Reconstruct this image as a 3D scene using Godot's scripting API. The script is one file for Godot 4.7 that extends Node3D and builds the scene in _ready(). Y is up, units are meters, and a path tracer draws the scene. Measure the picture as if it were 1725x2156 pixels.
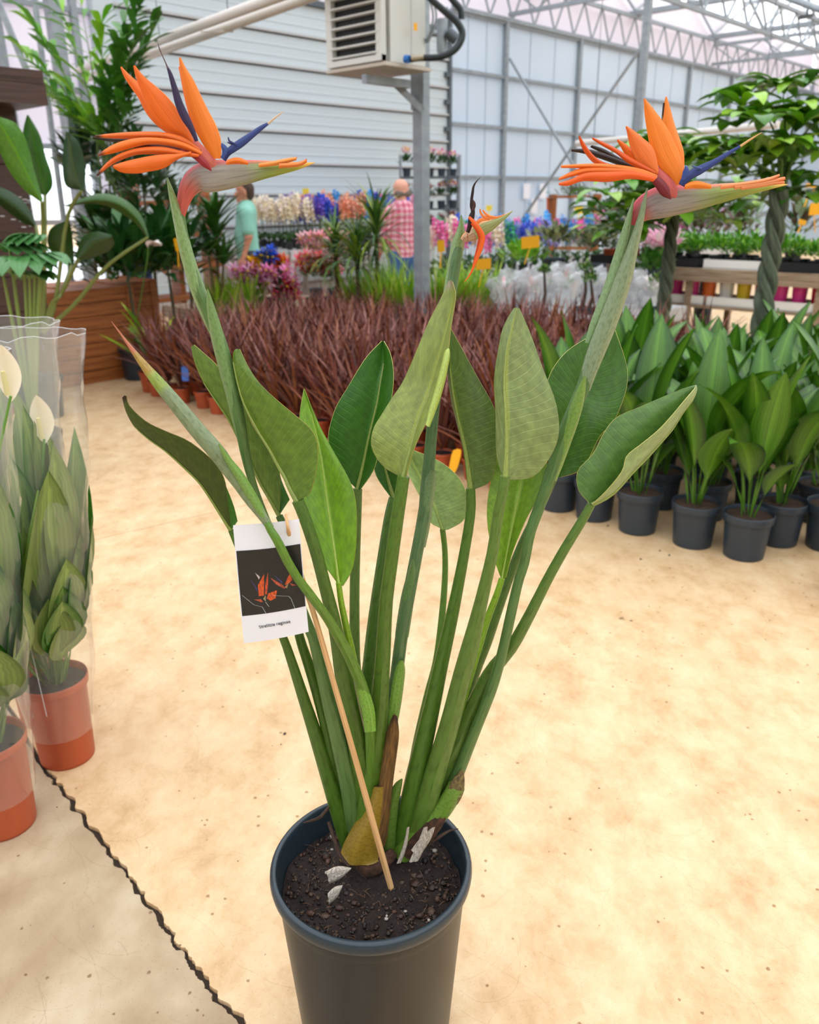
extends Node3D
# Garden-centre greenhouse with a potted bird of paradise in front.
const F := 1725.0
const EYE := Vector3(0, 1.5, 0)
var cb := Basis(Vector3.RIGHT, deg_to_rad(-20.94)) * Basis(Vector3.BACK, deg_to_rad(-0.6))
var M := {}
var used := {}
var rng := RandomNumberGenerator.new()
const HU := Vector3(0.682, 0, -0.731)   # along the long wall
const HN := Vector3(0.731, 0, 0.682)    # away from the long wall, into the hall

class MB:
	var v := PackedVector3Array()
	var uv := PackedVector2Array()
	var c := PackedColorArray()
	var ix := PackedInt32Array()
	func vert(p: Vector3, u := Vector2.ZERO, col := Color.WHITE) -> int:
		v.append(p); uv.append(u); c.append(col)
		return v.size() - 1
	func tri(a: int, b: int, d: int) -> void:
		ix.append(a); ix.append(b); ix.append(d)
	func quad(a: int, b: int, d: int, e: int) -> void:
		tri(a, b, d); tri(a, d, e)
	func grid(s: int, rows: int, cols: int, flip := false) -> void:
		for i in rows - 1:
			for j in cols - 1:
				var a := s + i * cols + j
				if flip:
					quad(a, a + cols, a + cols + 1, a + 1)
				else:
					quad(a, a + 1, a + cols + 1, a + cols)
	func face(p: Array, col := Color.WHITE) -> void:   # flat polygon, clockwise from its front
		var s := v.size()
		for q in p: vert(q, Vector2.ZERO, col)
		for k in range(1, p.size() - 1): tri(s, s + k, s + k + 1)
	func box(t: Transform3D, size: Vector3, col := Color.WHITE) -> void:
		var h := size * 0.5
		for ax in 3:
			for sg in [-1.0, 1.0]:
				var n := Vector3.ZERO; n[ax] = sg
				var a := Vector3.ZERO; a[(ax + 1) % 3] = 1.0
				var b := Vector3.ZERO; b[(ax + 2) % 3] = 1.0
				if sg > 0:
					var q := a; a = b; b = q
				face([t * ((n - a - b) * h), t * ((n + a - b) * h), t * ((n + a + b) * h), t * ((n - a + b) * h)], col)
	func mesh() -> ArrayMesh:
		var n := PackedVector3Array()
		n.resize(v.size())
		for k in range(0, ix.size(), 3):
			var a := v[ix[k]]
			var w := (v[ix[k + 2]] - a).cross(v[ix[k + 1]] - a)
			n[ix[k]] += w; n[ix[k + 1]] += w; n[ix[k + 2]] += w
		for k in n.size(): n[k] = n[k].normalized() if n[k].length_squared() > 1e-24 else Vector3.UP
		var arr := []
		arr.resize(Mesh.ARRAY_MAX)
		arr[Mesh.ARRAY_VERTEX] = v; arr[Mesh.ARRAY_NORMAL] = n; arr[Mesh.ARRAY_TEX_UV] = uv; arr[Mesh.ARRAY_TEX_UV2] = uv; arr[Mesh.ARRAY_COLOR] = c; arr[Mesh.ARRAY_INDEX] = ix
		var m := ArrayMesh.new()
		m.add_surface_from_arrays(Mesh.PRIMITIVE_TRIANGLES, arr)
		return m

# ---------- pixels to directions ----------
func ray(x: float, y: float) -> Vector3:
	return cb * Vector3((x - 862.5) / F, (1078.0 - y) / F, -1.0)
func P(x: float, y: float, d: float) -> Vector3:      # the point in that direction whose distance ahead is d
	var r := ray(x, y)
	return EYE + r * (d / -r.z)
func G(x: float, y: float, h := 0.0) -> Vector3:      # the point in that direction at height h
	var r := ray(x, y)
	return EYE + r * ((h - EYE.y) / r.y)
func axial(p: Vector3) -> float:
	return (p - EYE).dot(-cb.z)
func hall(u: float, n: float, y: float) -> Vector3:
	return Vector3(0, y, -16) + HU * u + HN * n
func C(r: float, g: float, b: float) -> Color:
	return Color(r / 255.0, g / 255.0, b / 255.0).srgb_to_linear()
func S(r: float, g: float, b: float, a := 1.0) -> Color:
	return Color(r / 255.0, g / 255.0, b / 255.0, a)
func rf(a: float, b: float) -> float:
	return rng.randf_range(a, b)
func vary(c: Color, k: float) -> Color:
	var f := 1.0 + rf(-k, k)
	return Color(c.r * f * (1.0 + rf(-k, k) * 0.4), c.g * f, c.b * f * (1.0 + rf(-k, k) * 0.4))

# ---------- nodes ----------
func numbered(called: String) -> String:
	var k: int = used.get(called, 0)
	used[called] = k + 1
	return called if k == 0 else "%s_%03d" % [called, k]
func thing(called: String, label: String, category: String, at := Vector3.ZERO, group := "", kind := "") -> Node3D:
	var o := Node3D.new()
	o.name = numbered(called)
	add_child(o, true)
	o.position = at
	tag(o, label, category, group, kind)
	return o
func tag(o: Node, label: String, category: String, group := "", kind := "") -> void:
	o.set_meta("label", label)
	if category: o.set_meta("category", category)
	if group: o.set_meta("group", group)
	if kind: o.set_meta("kind", kind)
func part(parent: Node3D, called: String, m, mat: Material, world := false, label := "") -> MeshInstance3D:
	var o := MeshInstance3D.new()
	o.name = called
	o.mesh = m.mesh() if m is MB else m
	o.material_override = mat
	parent.add_child(o, true)
	if world:
		var base := Vector3.ZERO
		var q: Node = parent
		while q != self:
			base += q.position
			q = q.get_parent()
		o.position = -base
	if label: o.set_meta("label", label)
	return o
func group_part(parent: Node3D, called: String) -> Node3D:
	var o := Node3D.new()
	o.name = called
	parent.add_child(o, true)
	return o
func struct(called: String, label := "") -> Node3D:
	var o := Node3D.new()
	o.name = called
	add_child(o, true)
	o.set_meta("kind", "structure")
	if label: o.set_meta("label", label)
	return o
var plain := RegEx.create_from_string("_\\d{3}$")
func dup(o: Node3D, at: Vector3, turn := 0.0, size := 1.0, label := "") -> Node3D:
	var r: Node3D = o.duplicate()
	r.name = numbered(plain.sub(String(o.name), ""))
	add_child(r, true)
	r.position = at
	r.rotation.y = turn
	r.scale = Vector3.ONE * size
	if label: r.set_meta("label", label)
	return r
var unit := BoxMesh.new()
var unit_tube := CylinderMesh.new()
func bar(parent: Node3D, called: String, a: Vector3, b: Vector3, w: float, h: float, mat: Material, round := false) -> MeshInstance3D:
	var o := MeshInstance3D.new()
	o.name = called
	o.mesh = unit_tube if round else unit
	o.material_override = mat
	var y := (b - a).normalized()
	var x := y.cross(Vector3.UP)
	x = HU if x.length() < 0.01 else x.normalized()
	var z := x.cross(y)
	var base := Vector3.ZERO
	var q: Node = parent
	while q != self:
		base += q.position
		q = q.get_parent()
	o.transform = Transform3D(Basis(x * w, y * a.distance_to(b), z * h), (a + b) * 0.5 - base)
	parent.add_child(o, true)
	return o

# ---------- shapes ----------
func samp(pts: Array, n: int) -> Array:               # Catmull-Rom through rows of numbers
	var out := []
	var m := pts.size() - 1
	var w: int = pts[0].size()
	for i in n + 1:
		var t := float(i) / n * m
		var k := mini(int(t), m - 1)
		var f := t - k
		var a: Array = pts[maxi(k - 1, 0)]
		var b: Array = pts[k]
		var c: Array = pts[k + 1]
		var d: Array = pts[mini(k + 2, m)]
		var r := []
		for q in w:
			r.append(0.5 * (2.0 * b[q] + (c[q] - a[q]) * f + (2.0 * a[q] - 5.0 * b[q] + 4.0 * c[q] - d[q]) * f * f + (3.0 * b[q] - a[q] - 3.0 * c[q] + d[q]) * f * f * f))
		out.append(r)
	return out
func tube(mb: MB, pts: Array, rad: Array, sides := 8, col = Color.WHITE, flat := 1.0, cap := true, face_dir := Vector3.ZERO) -> void:
	var n := pts.size()
	var e := Vector3.ZERO
	var s := mb.v.size()
	for i in n:
		var p: Vector3 = pts[i]
		var t: Vector3 = (pts[mini(i + 1, n - 1)] - pts[maxi(i - 1, 0)]).normalized()
		if face_dir != Vector3.ZERO:
			e = face_dir
		elif e == Vector3.ZERO:
			e = Vector3.RIGHT if absf(t.x) < 0.8 else Vector3.UP
		e = (e - t * e.dot(t)).normalized()
		var e2 := e.cross(t)
		for j in sides + 1:
			var a := TAU * j / sides
			var cc: Color = col.call(float(i) / (n - 1), a) if col is Callable else col[i] if col is Array else col
			mb.vert(p + (e * cos(a) * flat + e2 * sin(a)) * float(rad[i]), Vector2(float(j) / sides, float(i) / (n - 1)), cc)
	mb.grid(s, n, sides + 1)
	if cap:
		for end in [0, n - 1]:
			if float(rad[end]) < 0.0005: continue
			var ring := []
			for j in sides: ring.append(mb.v[s + end * (sides + 1) + j])
			if end == 0: ring.reverse()
			ring.reverse()
			mb.face(ring, mb.c[s + end * (sides + 1)])
func stalk(mb: MB, px: Array, n: int, col, sides := 10, flat := 0.85) -> void:    # rows of [x, y, distance, width in pixels]
	var pts := []
	var rad := []
	for r in samp(px, n):
		var p := P(r[0], r[1], r[2])
		pts.append(p)
		rad.append(maxf(r[3], 0.3) * 0.5 * axial(p) / F)
	tube(mb, pts, rad, sides, col, flat, true, cb.z)
func lathe(mb: MB, prof: Array, sides := 32, at := Vector3.ZERO, col := Color.WHITE, xf := Transform3D()) -> void:
	var s := mb.v.size()
	for i in prof.size():
		for j in sides + 1:
			var a := TAU * j / sides
			mb.vert(at + xf * Vector3(cos(a) * prof[i][0], prof[i][1], sin(a) * prof[i][0]), Vector2(float(j) / sides, float(i) / (prof.size() - 1)), col)
	mb.grid(s, prof.size(), sides + 1, true)
func blade(mb: MB, Lp: Array, Mp: Array, Rp: Array, d0: float, d1: float, el: float, er: float, ca: Color, cbk: Color, edge: Color, nl := 22, nc := 6, thick := 0.0012, bulge := 0.0, tip_col = null, lift := 0.0) -> void:
	# a leaf or petal from its two outlines and its midrib; side A faces +(across x along)
	var Ls := samp(Lp, nl)
	var Ms := samp(Mp, nl)
	var Rs := samp(Rp, nl)
	var cols := nc * 2 + 1
	var p := PackedVector3Array()
	for i in nl + 1:
		var t := float(i) / nl
		var d := lerpf(d0, d1, t) + lift * sin(PI * t)
		var s := pow(sin(PI * clampf(t * 0.94 + 0.03, 0, 1)), 0.6)
		var a := P(Ls[i][0], Ls[i][1], d + el * s)
		var m := P(Ms[i][0], Ms[i][1], d)
		var b := P(Rs[i][0], Rs[i][1], d + er * s)
		var wl := a.distance_to(m)
		var wr := b.distance_to(m)
		for j in cols:
			var k := float(j) / nc
			var q: Vector3
			if k <= 1.0:
				q = a.lerp(m, k) + cb.z * sin(PI * k) * bulge * wl
			else:
				q = m.lerp(b, k - 1.0) + cb.z * sin(PI * (k - 1.0)) * bulge * wr
			p.append(q)
	var nrm := PackedVector3Array()
	for i in nl + 1:
		for j in cols:
			var du := p[i * cols + mini(j + 1, cols - 1)] - p[i * cols + maxi(j - 1, 0)]
			var dv := p[mini(i + 1, nl) * cols + j] - p[maxi(i - 1, 0) * cols + j]
			var w := du.cross(dv)
			nrm.append(w.normalized() if w.length_squared() > 1e-16 else cb.z)
	for side in 2:
		var s := mb.v.size()
		for i in nl + 1:
			for j in cols:
				var cc: Color = ca if side == 0 else cbk
				if tip_col != null and i > nl - 2: cc = tip_col
				mb.vert(p[i * cols + j] + nrm[i * cols + j] * thick * (0.5 if side == 0 else -0.5), Vector2(float(j) / (cols - 1), float(i) / nl), cc)
		mb.grid(s, nl + 1, cols, side == 0)
	for e in [0, cols - 1]:
		var s := mb.v.size()
		for i in nl + 1:
			var k: int = i * cols + e
			var out := (p[k] - p[k + (1 if e == 0 else -1)]).normalized()
			for q in 3:
				mb.vert(p[k] + nrm[k] * thick * [0.55, 0.0, -0.55][q] + out * thick * [0.0, 0.7, 0.0][q], Vector2(0.5, float(i) / nl), edge)
		mb.grid(s, nl + 1, 3, e != 0)
func gleaf(mb: MB, o: Vector3, az: float, L: float, W: float, a0: float, a1: float, pk: float, fold: float, col: Color, n := 6, pet := 0.0, wave := 0.0, rib = null) -> Vector3:
	var h := Vector3(sin(az), 0, cos(az))
	var sd := Vector3(cos(az), 0, -sin(az))
	var p := o
	var s := mb.v.size()
	for i in n + 1:
		var t := float(i) / n
		var ang := lerpf(a0, a1, t * t if pet > 0 else t)
		var tg := Vector3.UP * cos(ang) + h * sin(ang)
		var nr := Vector3.UP * sin(ang) - h * cos(ang)
		var w := 0.035
		if t >= pet:
			var q := (t - pet) / (1.0 - pet)
			w = maxf(0.035 if pet > 0 and t < 0.99 else 0.0, pow(sin(PI * 0.5 * q / pk), 0.85) if q < pk else pow(cos(PI * 0.5 * (q - pk) / (1.0 - pk)), 0.9))
		w *= W * 0.5
		var wv := nr * wave * W * sin(t * 9.0 + o.x * 40.0)
		mb.vert(p - sd * w + nr * fold * w + wv, Vector2(0, t), col)
		mb.vert(p, Vector2(0.5, t), col if rib == null else rib)
		mb.vert(p + sd * w + nr * fold * w - wv, Vector2(1, t), col)
		p += tg * L / n
	mb.grid(s, n + 1, 3)
	return p
func ball(mb: MB, c: Vector3, r: Vector3, col: Color, rows := 4, sides := 6) -> void:
	var s := mb.v.size()
	for i in rows + 1:
		var a := PI * i / rows
		for j in sides + 1:
			var b := TAU * j / sides
			mb.vert(c + Vector3(sin(a) * cos(b) * r.x, cos(a) * r.y, sin(a) * sin(b) * r.z), Vector2(float(j) / sides, float(i) / rows), col)
	mb.grid(s, rows + 1, sides + 1)

# ---------- materials ----------
func mat(called: String, col: Color, rough := 0.6, metal := 0.0) -> StandardMaterial3D:
	var m := StandardMaterial3D.new()
	m.resource_name = called
	m.albedo_color = col
	m.roughness = rough
	m.metallic = metal
	M[called] = m
	return m
func vmat(called: String, rough := 0.5, back := Color.BLACK) -> StandardMaterial3D:
	var m := mat(called, Color.WHITE, rough)
	m.vertex_color_use_as_albedo = true
	if back != Color.BLACK:
		m.backlight_enabled = true
		m.backlight = back
	return m
func noise_tex(size: int, freq: float, ramp: Array, sd: int, oct := 4, type := FastNoiseLite.TYPE_SIMPLEX_SMOOTH, as_normal := false) -> NoiseTexture2D:
	var f := FastNoiseLite.new()
	f.noise_type = type
	f.frequency = freq
	f.seed = sd
	f.fractal_octaves = oct
	var t := NoiseTexture2D.new()
	t.width = size; t.height = size
	t.seamless = true
	t.noise = f
	t.as_normal_map = as_normal
	if ramp.size():
		var g := Gradient.new()
		var off := PackedFloat32Array()
		var cs := PackedColorArray()
		for r in ramp:
			off.append(r[0]); cs.append(r[1])
		g.offsets = off; g.colors = cs
		t.color_ramp = g
	return t

func _ready() -> void:
	rng.seed = 7
	# --- camera, sky, exposure ---
	var cam := Camera3D.new()
	cam.name = "camera"
	cam.fov = rad_to_deg(2.0 * atan(1078.0 / F))
	cam.transform = Transform3D(cb, EYE)
	cam.near = 0.05
	cam.far = 200.0
	var lens := CameraAttributesPhysical.new()
	lens.frustum_focal_length = 12.0 * F / 1078.0    # on a frame 24 mm high
	lens.exposure_aperture = 4.0
	lens.frustum_focus_distance = 1.2
	cam.attributes = lens
	add_child(cam)
	cam.current = true
	var we := WorldEnvironment.new()
	we.name = "environment"
	var env := Environment.new()
	var sky := Sky.new()
	var sm := ProceduralSkyMaterial.new()       # bright overcast
	sm.sky_top_color = Color(0.96, 0.98, 1.0)
	sm.sky_horizon_color = Color(0.93, 0.955, 1.0)
	sm.ground_horizon_color = Color(0.93, 0.93, 0.95)
	sm.ground_bottom_color = Color(0.55, 0.54, 0.52)
	sm.sky_energy_multiplier = 1.0
	sky.sky_material = sm
	env.background_mode = Environment.BG_SKY
	env.sky = sky
	env.tonemap_mode = Environment.TONE_MAPPER_LINEAR
	env.tonemap_exposure = 2.75
	env.sdfgi_enabled = true
	env.ssao_enabled = true
	env.ssil_enabled = true
	we.environment = env
	add_child(we)
	unit_tube.top_radius = 0.5
	unit_tube.bottom_radius = 0.5
	unit_tube.height = 1.0
	unit_tube.radial_segments = 14
	unit_tube.rings = 0
	materials()
	# --- setting ---
	build_floor()
	build_walls()
	build_roof()
	build_posts_and_heater()
	# --- things, largest and nearest first ---
	build_main_plant()
	build_label_card()
	build_peace_lilies()
	build_cordylines()
	build_aspidistras()
	build_right_side()
	build_left_side()
	build_middle()
	build_people()
	build_debris()

func materials() -> void:
	var leaf_bl := Color(0.52, 0.6, 0.25)
	var lt := leaf_texture()
	for q in [["strelitzia_leaf", 0.38, leaf_bl]]:
		var m := vmat(q[0], q[1], q[2])
		m.albedo_texture = lt[0]
		m.heightmap_enabled = true
		m.heightmap_texture = lt[1]
		m.heightmap_scale = 0.12
	var st := vmat("stalk", 0.38)
	st.albedo_texture = noise_tex(256, 0.02, [[0.0, Color(0.76, 0.76, 0.72)], [0.45, Color(0.95, 0.95, 0.93)], [1.0, Color(1, 1, 1)]], 5)
	st.uv1_scale = Vector3(1.5, 5, 1)
	vmat("petal", 0.5, Color(0.75, 0.45, 0.2)).albedo_texture = petal_texture()
	var sp := vmat("spathe", 0.55)
	sp.albedo_texture = noise_tex(256, 0.02, [[0.0, Color(0.72, 0.7, 0.68)], [0.4, Color(0.93, 0.93, 0.93)], [1.0, Color(1, 1, 1)]], 9, 5)
	sp.uv1_scale = Vector3(6, 0.7, 1)
	vmat("foliage", 0.42, Color(0.5, 0.56, 0.25))
	vmat("glossy_foliage", 0.34, Color(0.42, 0.5, 0.2)).albedo_texture = rib_texture()
	vmat("matte_foliage", 0.6, Color(0.4, 0.25, 0.22))
	vmat("flower", 0.6, Color(0.7, 0.6, 0.6))
	vmat("painted", 0.55)
	vmat("bark", 0.85).albedo_texture = noise_tex(256, 0.03, [[0.0, Color(0.5, 0.5, 0.5)], [1.0, Color(1, 1, 1)]], 15)
	# floor
	var fl := mat("warm_concrete", Color.WHITE, 0.62)
	fl.albedo_texture = noise_tex(1024, 0.009, [[0.0, S(190, 150, 106)], [0.28, S(207, 170, 126)], [0.5, S(216, 182, 139)], [0.75, S(222, 192, 151)], [1.0, S(227, 201, 163)]], 3, 8)
	var fn: FastNoiseLite = fl.albedo_texture.noise
	fn.fractal_gain = 0.72
	fn.domain_warp_enabled = true
	fn.domain_warp_amplitude = 20.0
	fn.domain_warp_frequency = 0.012
	fl.uv1_scale = Vector3(0.55, 0.42, 1)
	fl.detail_enabled = true
	fl.detail_blend_mode = BaseMaterial3D.BLEND_MODE_MUL
	fl.detail_uv_layer = BaseMaterial3D.DETAIL_UV_2
	fl.detail_albedo = wear_texture()
	fl.uv2_scale = Vector3(0.71, 0.71, 1)
	fl.heightmap_enabled = true
	fl.heightmap_texture = noise_tex(512, 0.03, [], 4, 5)
	fl.heightmap_scale = 0.04
	var fg: StandardMaterial3D = fl.duplicate()
	fg.resource_name = "grey_concrete"
	fg.albedo_texture = noise_tex(1024, 0.008, [[0.0, S(150, 124, 94)], [0.4, S(168, 144, 114)], [0.7, S(182, 160, 130)], [1.0, S(196, 176, 148)]], 13, 8)
	M["grey_concrete"] = fg
	mat("crack_dirt", S(58, 46, 36), 0.95)
	# hall
	var al := mat("galvanised", S(160, 168, 172), 0.45, 0.25)
	al.albedo_texture = noise_tex(256, 0.03, [[0.0, Color(0.82, 0.82, 0.84)], [1.0, Color(1, 1, 1)]], 31)
	al.uv1_triplanar = true
	al.uv1_world_triplanar = true
	mat("dark_steel", S(84, 92, 98), 0.5, 0.3)
	mat("sandwich_panel", S(196, 206, 211), 0.45)
	mat("panel_lip", S(186, 186, 186), 0.5)
	mat("joint_shade", S(86, 84, 84), 0.7)  # dark colour for the shade line under the cladding lips
	var pc := mat("poly_sheet", S(208, 217, 226), 0.4)
	pc.backlight_enabled = true
	pc.backlight = Color(0.62, 0.67, 0.71)
	var pk := mat("gable_sheet", S(234, 229, 232), 0.4)
	pk.backlight_enabled = true
	pk.backlight = Color(0.86, 0.84, 0.87)
	var gl := mat("roof_glass", S(235, 235, 240, 0.10), 0.05)
	gl.transparency = BaseMaterial3D.TRANSPARENCY_ALPHA
	mat("white_pipe", S(216, 210, 202), 0.4)
	mat("heater_white", S(206, 206, 200), 0.4)
	mat("heater_tray", S(196, 186, 172), 0.45)
	mat("near_black", S(22, 22, 24), 0.6)
	mat("hose", S(28, 38, 44), 0.35)
	mat("blue_fitting", S(40, 110, 190), 0.4)
	mat("brass", S(180, 170, 150), 0.35, 0.6)
	mat("yellow_tag", S(250, 178, 26), 0.5)
	mat("lemon_tag", S(246, 214, 70), 0.5)
	# pots, soil, wood
	var pot := mat("charcoal_pot", S(29, 31, 32), 0.36)
	pot.albedo_texture = noise_tex(512, 0.01, [[0.0, Color(0.78, 0.78, 0.78)], [0.6, Color(0.95, 0.95, 0.95)], [1.0, Color(1, 1, 1)]], 41)
	mat("slate_rim", S(36, 48, 56), 0.28)
	mat("slate_pot", S(44, 54, 64), 0.42)
	var tc := mat("terracotta_plastic", S(186, 84, 46), 0.42)
	tc.albedo_texture = noise_tex(256, 0.015, [[0.0, Color(0.85, 0.83, 0.82)], [1.0, Color(1, 1, 1)]], 43)
	vmat("soil", 0.92).albedo_texture = noise_tex(512, 0.06, [[0.0, Color(0.35, 0.33, 0.32)], [0.5, Color(0.8, 0.76, 0.74)], [1.0, Color(1, 1, 1)]], 44)
	var wood := mat("orange_wood", S(176, 106, 52), 0.55)
	wood.albedo_texture = noise_tex(512, 0.008, [[0.0, Color(0.6, 0.52, 0.46)], [0.5, Color(0.88, 0.85, 0.8)], [1.0, Color(1, 1, 1)]], 45)
	wood.uv1_triplanar = true
	wood.uv1_scale = Vector3(0.6, 8, 0.6)
	var dw: StandardMaterial3D = wood.duplicate()
	dw.albedo_color = S(78, 54, 44)
	M["dark_wood"] = dw
	var gw: StandardMaterial3D = wood.duplicate()
	gw.albedo_color = S(178, 160, 140)
	M["grey_wood"] = gw
	var bm := mat("bamboo", S(226, 184, 132), 0.6)
	bm.albedo_texture = noise_tex(256, 0.02, [[0.0, Color(0.82, 0.76, 0.68)], [1.0, Color(1, 1, 1)]], 47)
	mat("card_white", S(236, 236, 244), 0.5)
	mat("ink", S(40, 40, 52), 0.6)
	vmat("spathe_plain", 0.5)
	var op := mat("wall_opaque", S(150, 156, 150), 0.7)
	mat("pale_yard", S(236, 236, 238), 0.8)
	mat("white_plastic", S(236, 234, 230), 0.4)
	mat("black_plastic", S(30, 30, 32), 0.5)
	var sl := mat("clear_sleeve", S(226, 230, 224, 0.085), 0.07)
	sl.transparency = BaseMaterial3D.TRANSPARENCY_ALPHA
	var wr := mat("milky_wrap", S(238, 240, 244, 0.42), 0.2)
	wr.transparency = BaseMaterial3D.TRANSPARENCY_ALPHA
	for q in [["pot_pink", 226, 60, 150], ["pot_yellow", 226, 196, 40], ["pot_red", 196, 30, 60], ["pot_orange", 230, 110, 40], ["pot_white", 232, 230, 228], ["pot_blue", 60, 110, 200]]:
		mat(q[0], S(q[1], q[2], q[3]), 0.4)

func wear_texture() -> ImageTexture:      # scratches, hairlines and grit, tiling
	var n := 1400
	var im := Image.create(n, n, false, Image.FORMAT_RGB8)
	im.fill(Color.WHITE)
	var r := RandomNumberGenerator.new()
	r.seed = 17
	var dark := func(x: int, y: int, k: float) -> void:
		var c := im.get_pixel(posmod(x, n), posmod(y, n))
		im.set_pixel(posmod(x, n), posmod(y, n), Color(c.r * lerpf(1.0, 0.62, k), c.g * lerpf(1.0, 0.52, k), c.b * lerpf(1.0, 0.4, k)))
	for k in 16000:
		var x := r.randi() % n
		var y := r.randi() % n
		dark.call(x, y, r.randf_range(0.1, 0.5))
		if r.randf() < 0.4: dark.call(x + 1, y, r.randf_range(0.1, 0.4))
		if r.randf() < 0.3: dark.call(x, y + 1, r.randf_range(0.1, 0.4))
	for k in 120:
		var x := r.randi() % n
		var y := r.randi() % n
		var q := r.randi_range(2, 5)
		for i in range(-q, q + 1):
			for j in range(-q, q + 1):
				if i * i + j * j <= q * q * r.randf_range(0.3, 1.1): dark.call(x + i, y + j, r.randf_range(0.4, 1.0))
	for k in 260:
		var p := Vector2(r.randf() * n, r.randf() * n)
		var a := r.randf_range(0, TAU) if r.randf() < 0.5 else r.randf_range(0.5, 0.9)
		var st := r.randf_range(0.06, 0.45)
		var bend := r.randf_range(-0.012, 0.012)
		for i in r.randi_range(30, 240):
			p += Vector2(cos(a), sin(a))
			a += bend + r.randf_range(-0.06, 0.06)
			if r.randf() < 0.85: dark.call(int(p.x), int(p.y), st * r.randf_range(0.4, 1.0))
	return ImageTexture.create_from_image(im)
func leaf_texture() -> Array:
	var w := 256
	var h := 512
	var a := Image.create(w, h, false, Image.FORMAT_RGB8)
	var b := Image.create(w, h, false, Image.FORMAT_R8)
	var f := FastNoiseLite.new()
	f.frequency = 0.012
	f.seed = 3
	f.fractal_octaves = 4
	var sp := FastNoiseLite.new()
	sp.frequency = 0.09
	sp.seed = 8
	for y in h:
		for x in w:
			var u := absf(float(x) / (w - 1) - 0.5)
			var v := float(y) / h
			var ph := v * 24.0 - u * 10.0 + f.get_noise_2d(x * 0.4, y * 0.15) * 0.5
			var k := absf(fposmod(ph, 1.0) - 0.5) * 2.0
			var vein := smoothstep(0.88, 1.0, k)
			var fine := absf(fposmod(ph * 6.0, 1.0) - 0.5) * 2.0
			var mid := smoothstep(0.05, 0.016, u)
			var c := 0.80 + f.get_noise_2d(x * 2.0, y * 2.0) * 0.12 + vein * 0.13 + (fine - 0.5) * 0.02
			if sp.get_noise_2d(x * 3.0, y * 1.5) > 0.62 : c -= 0.12
			c = clampf(c, 0.3, 0.96)
			var col := Color(c, c, c).lerp(Color(1.0, 0.95, 0.72), mid * 0.85)
			a.set_pixel(x, y, col)
			b.set_pixel(x, y, Color(clampf(0.5 - vein * 0.35 + fine * 0.05 + mid * 0.4, 0, 1), 0, 0))
	return [ImageTexture.create_from_image(a), ImageTexture.create_from_image(b)]
func petal_texture() -> ImageTexture:
	var w := 128
	var h := 256
	var a := Image.create(w, h, false, Image.FORMAT_RGB8)
	var f := FastNoiseLite.new()
	f.frequency = 0.05
	f.seed = 5
	for y in h:
		for x in w:
			var k := 0.93 + f.get_noise_2d(x * 2.2, y * 0.12) * 0.09
			a.set_pixel(x, y, Color(clampf(k + 0.05, 0, 1), clampf(k, 0, 1), clampf(k, 0, 1)))
	return ImageTexture.create_from_image(a)
func rib_texture() -> ImageTexture:
	var a := Image.create(128, 64, false, Image.FORMAT_RGB8)
	for y in 64:
		for x in 128:
			var u := float(x) / 127.0
			var k := 0.9 + 0.055 * sin(u * 70.0) + 0.04 * sin(u * 23.0 + 1.0)
			if absf(u - 0.5) < 0.02: k = 1.0
			a.set_pixel(x, y, Color(clampf(k, 0, 1), clampf(k, 0, 1), clampf(k, 0, 1)))
	return ImageTexture.create_from_image(a)

# ---------- floor ----------
func slab(parent: Node3D, called: String, pts: PackedVector2Array, m: Material, thick := 0.12) -> void:
	var mb := MB.new()
	var id := Geometry2D.triangulate_polygon(pts)
	for p in pts: mb.vert(Vector3(p.x, 0, p.y), p)
	for k in range(0, id.size(), 3):
		var a := pts[id[k]]
		var b := pts[id[k + 1]]
		var c := pts[id[k + 2]]
		if (b - a).cross(c - a) > 0: mb.tri(id[k], id[k + 1], id[k + 2])
		else: mb.tri(id[k], id[k + 2], id[k + 1])
	var n := pts.size()
	for k in n:
		var a := pts[k]
		var b := pts[(k + 1) % n]
		var s := mb.vert(Vector3(a.x, 0, a.y), a)
		mb.vert(Vector3(b.x, 0, b.y), b)
		mb.vert(Vector3(b.x, -thick, b.y), b)
		mb.vert(Vector3(a.x, -thick, a.y), a)
		mb.quad(s, s + 1, s + 2, s + 3)
	part(parent, called, mb, m)
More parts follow.
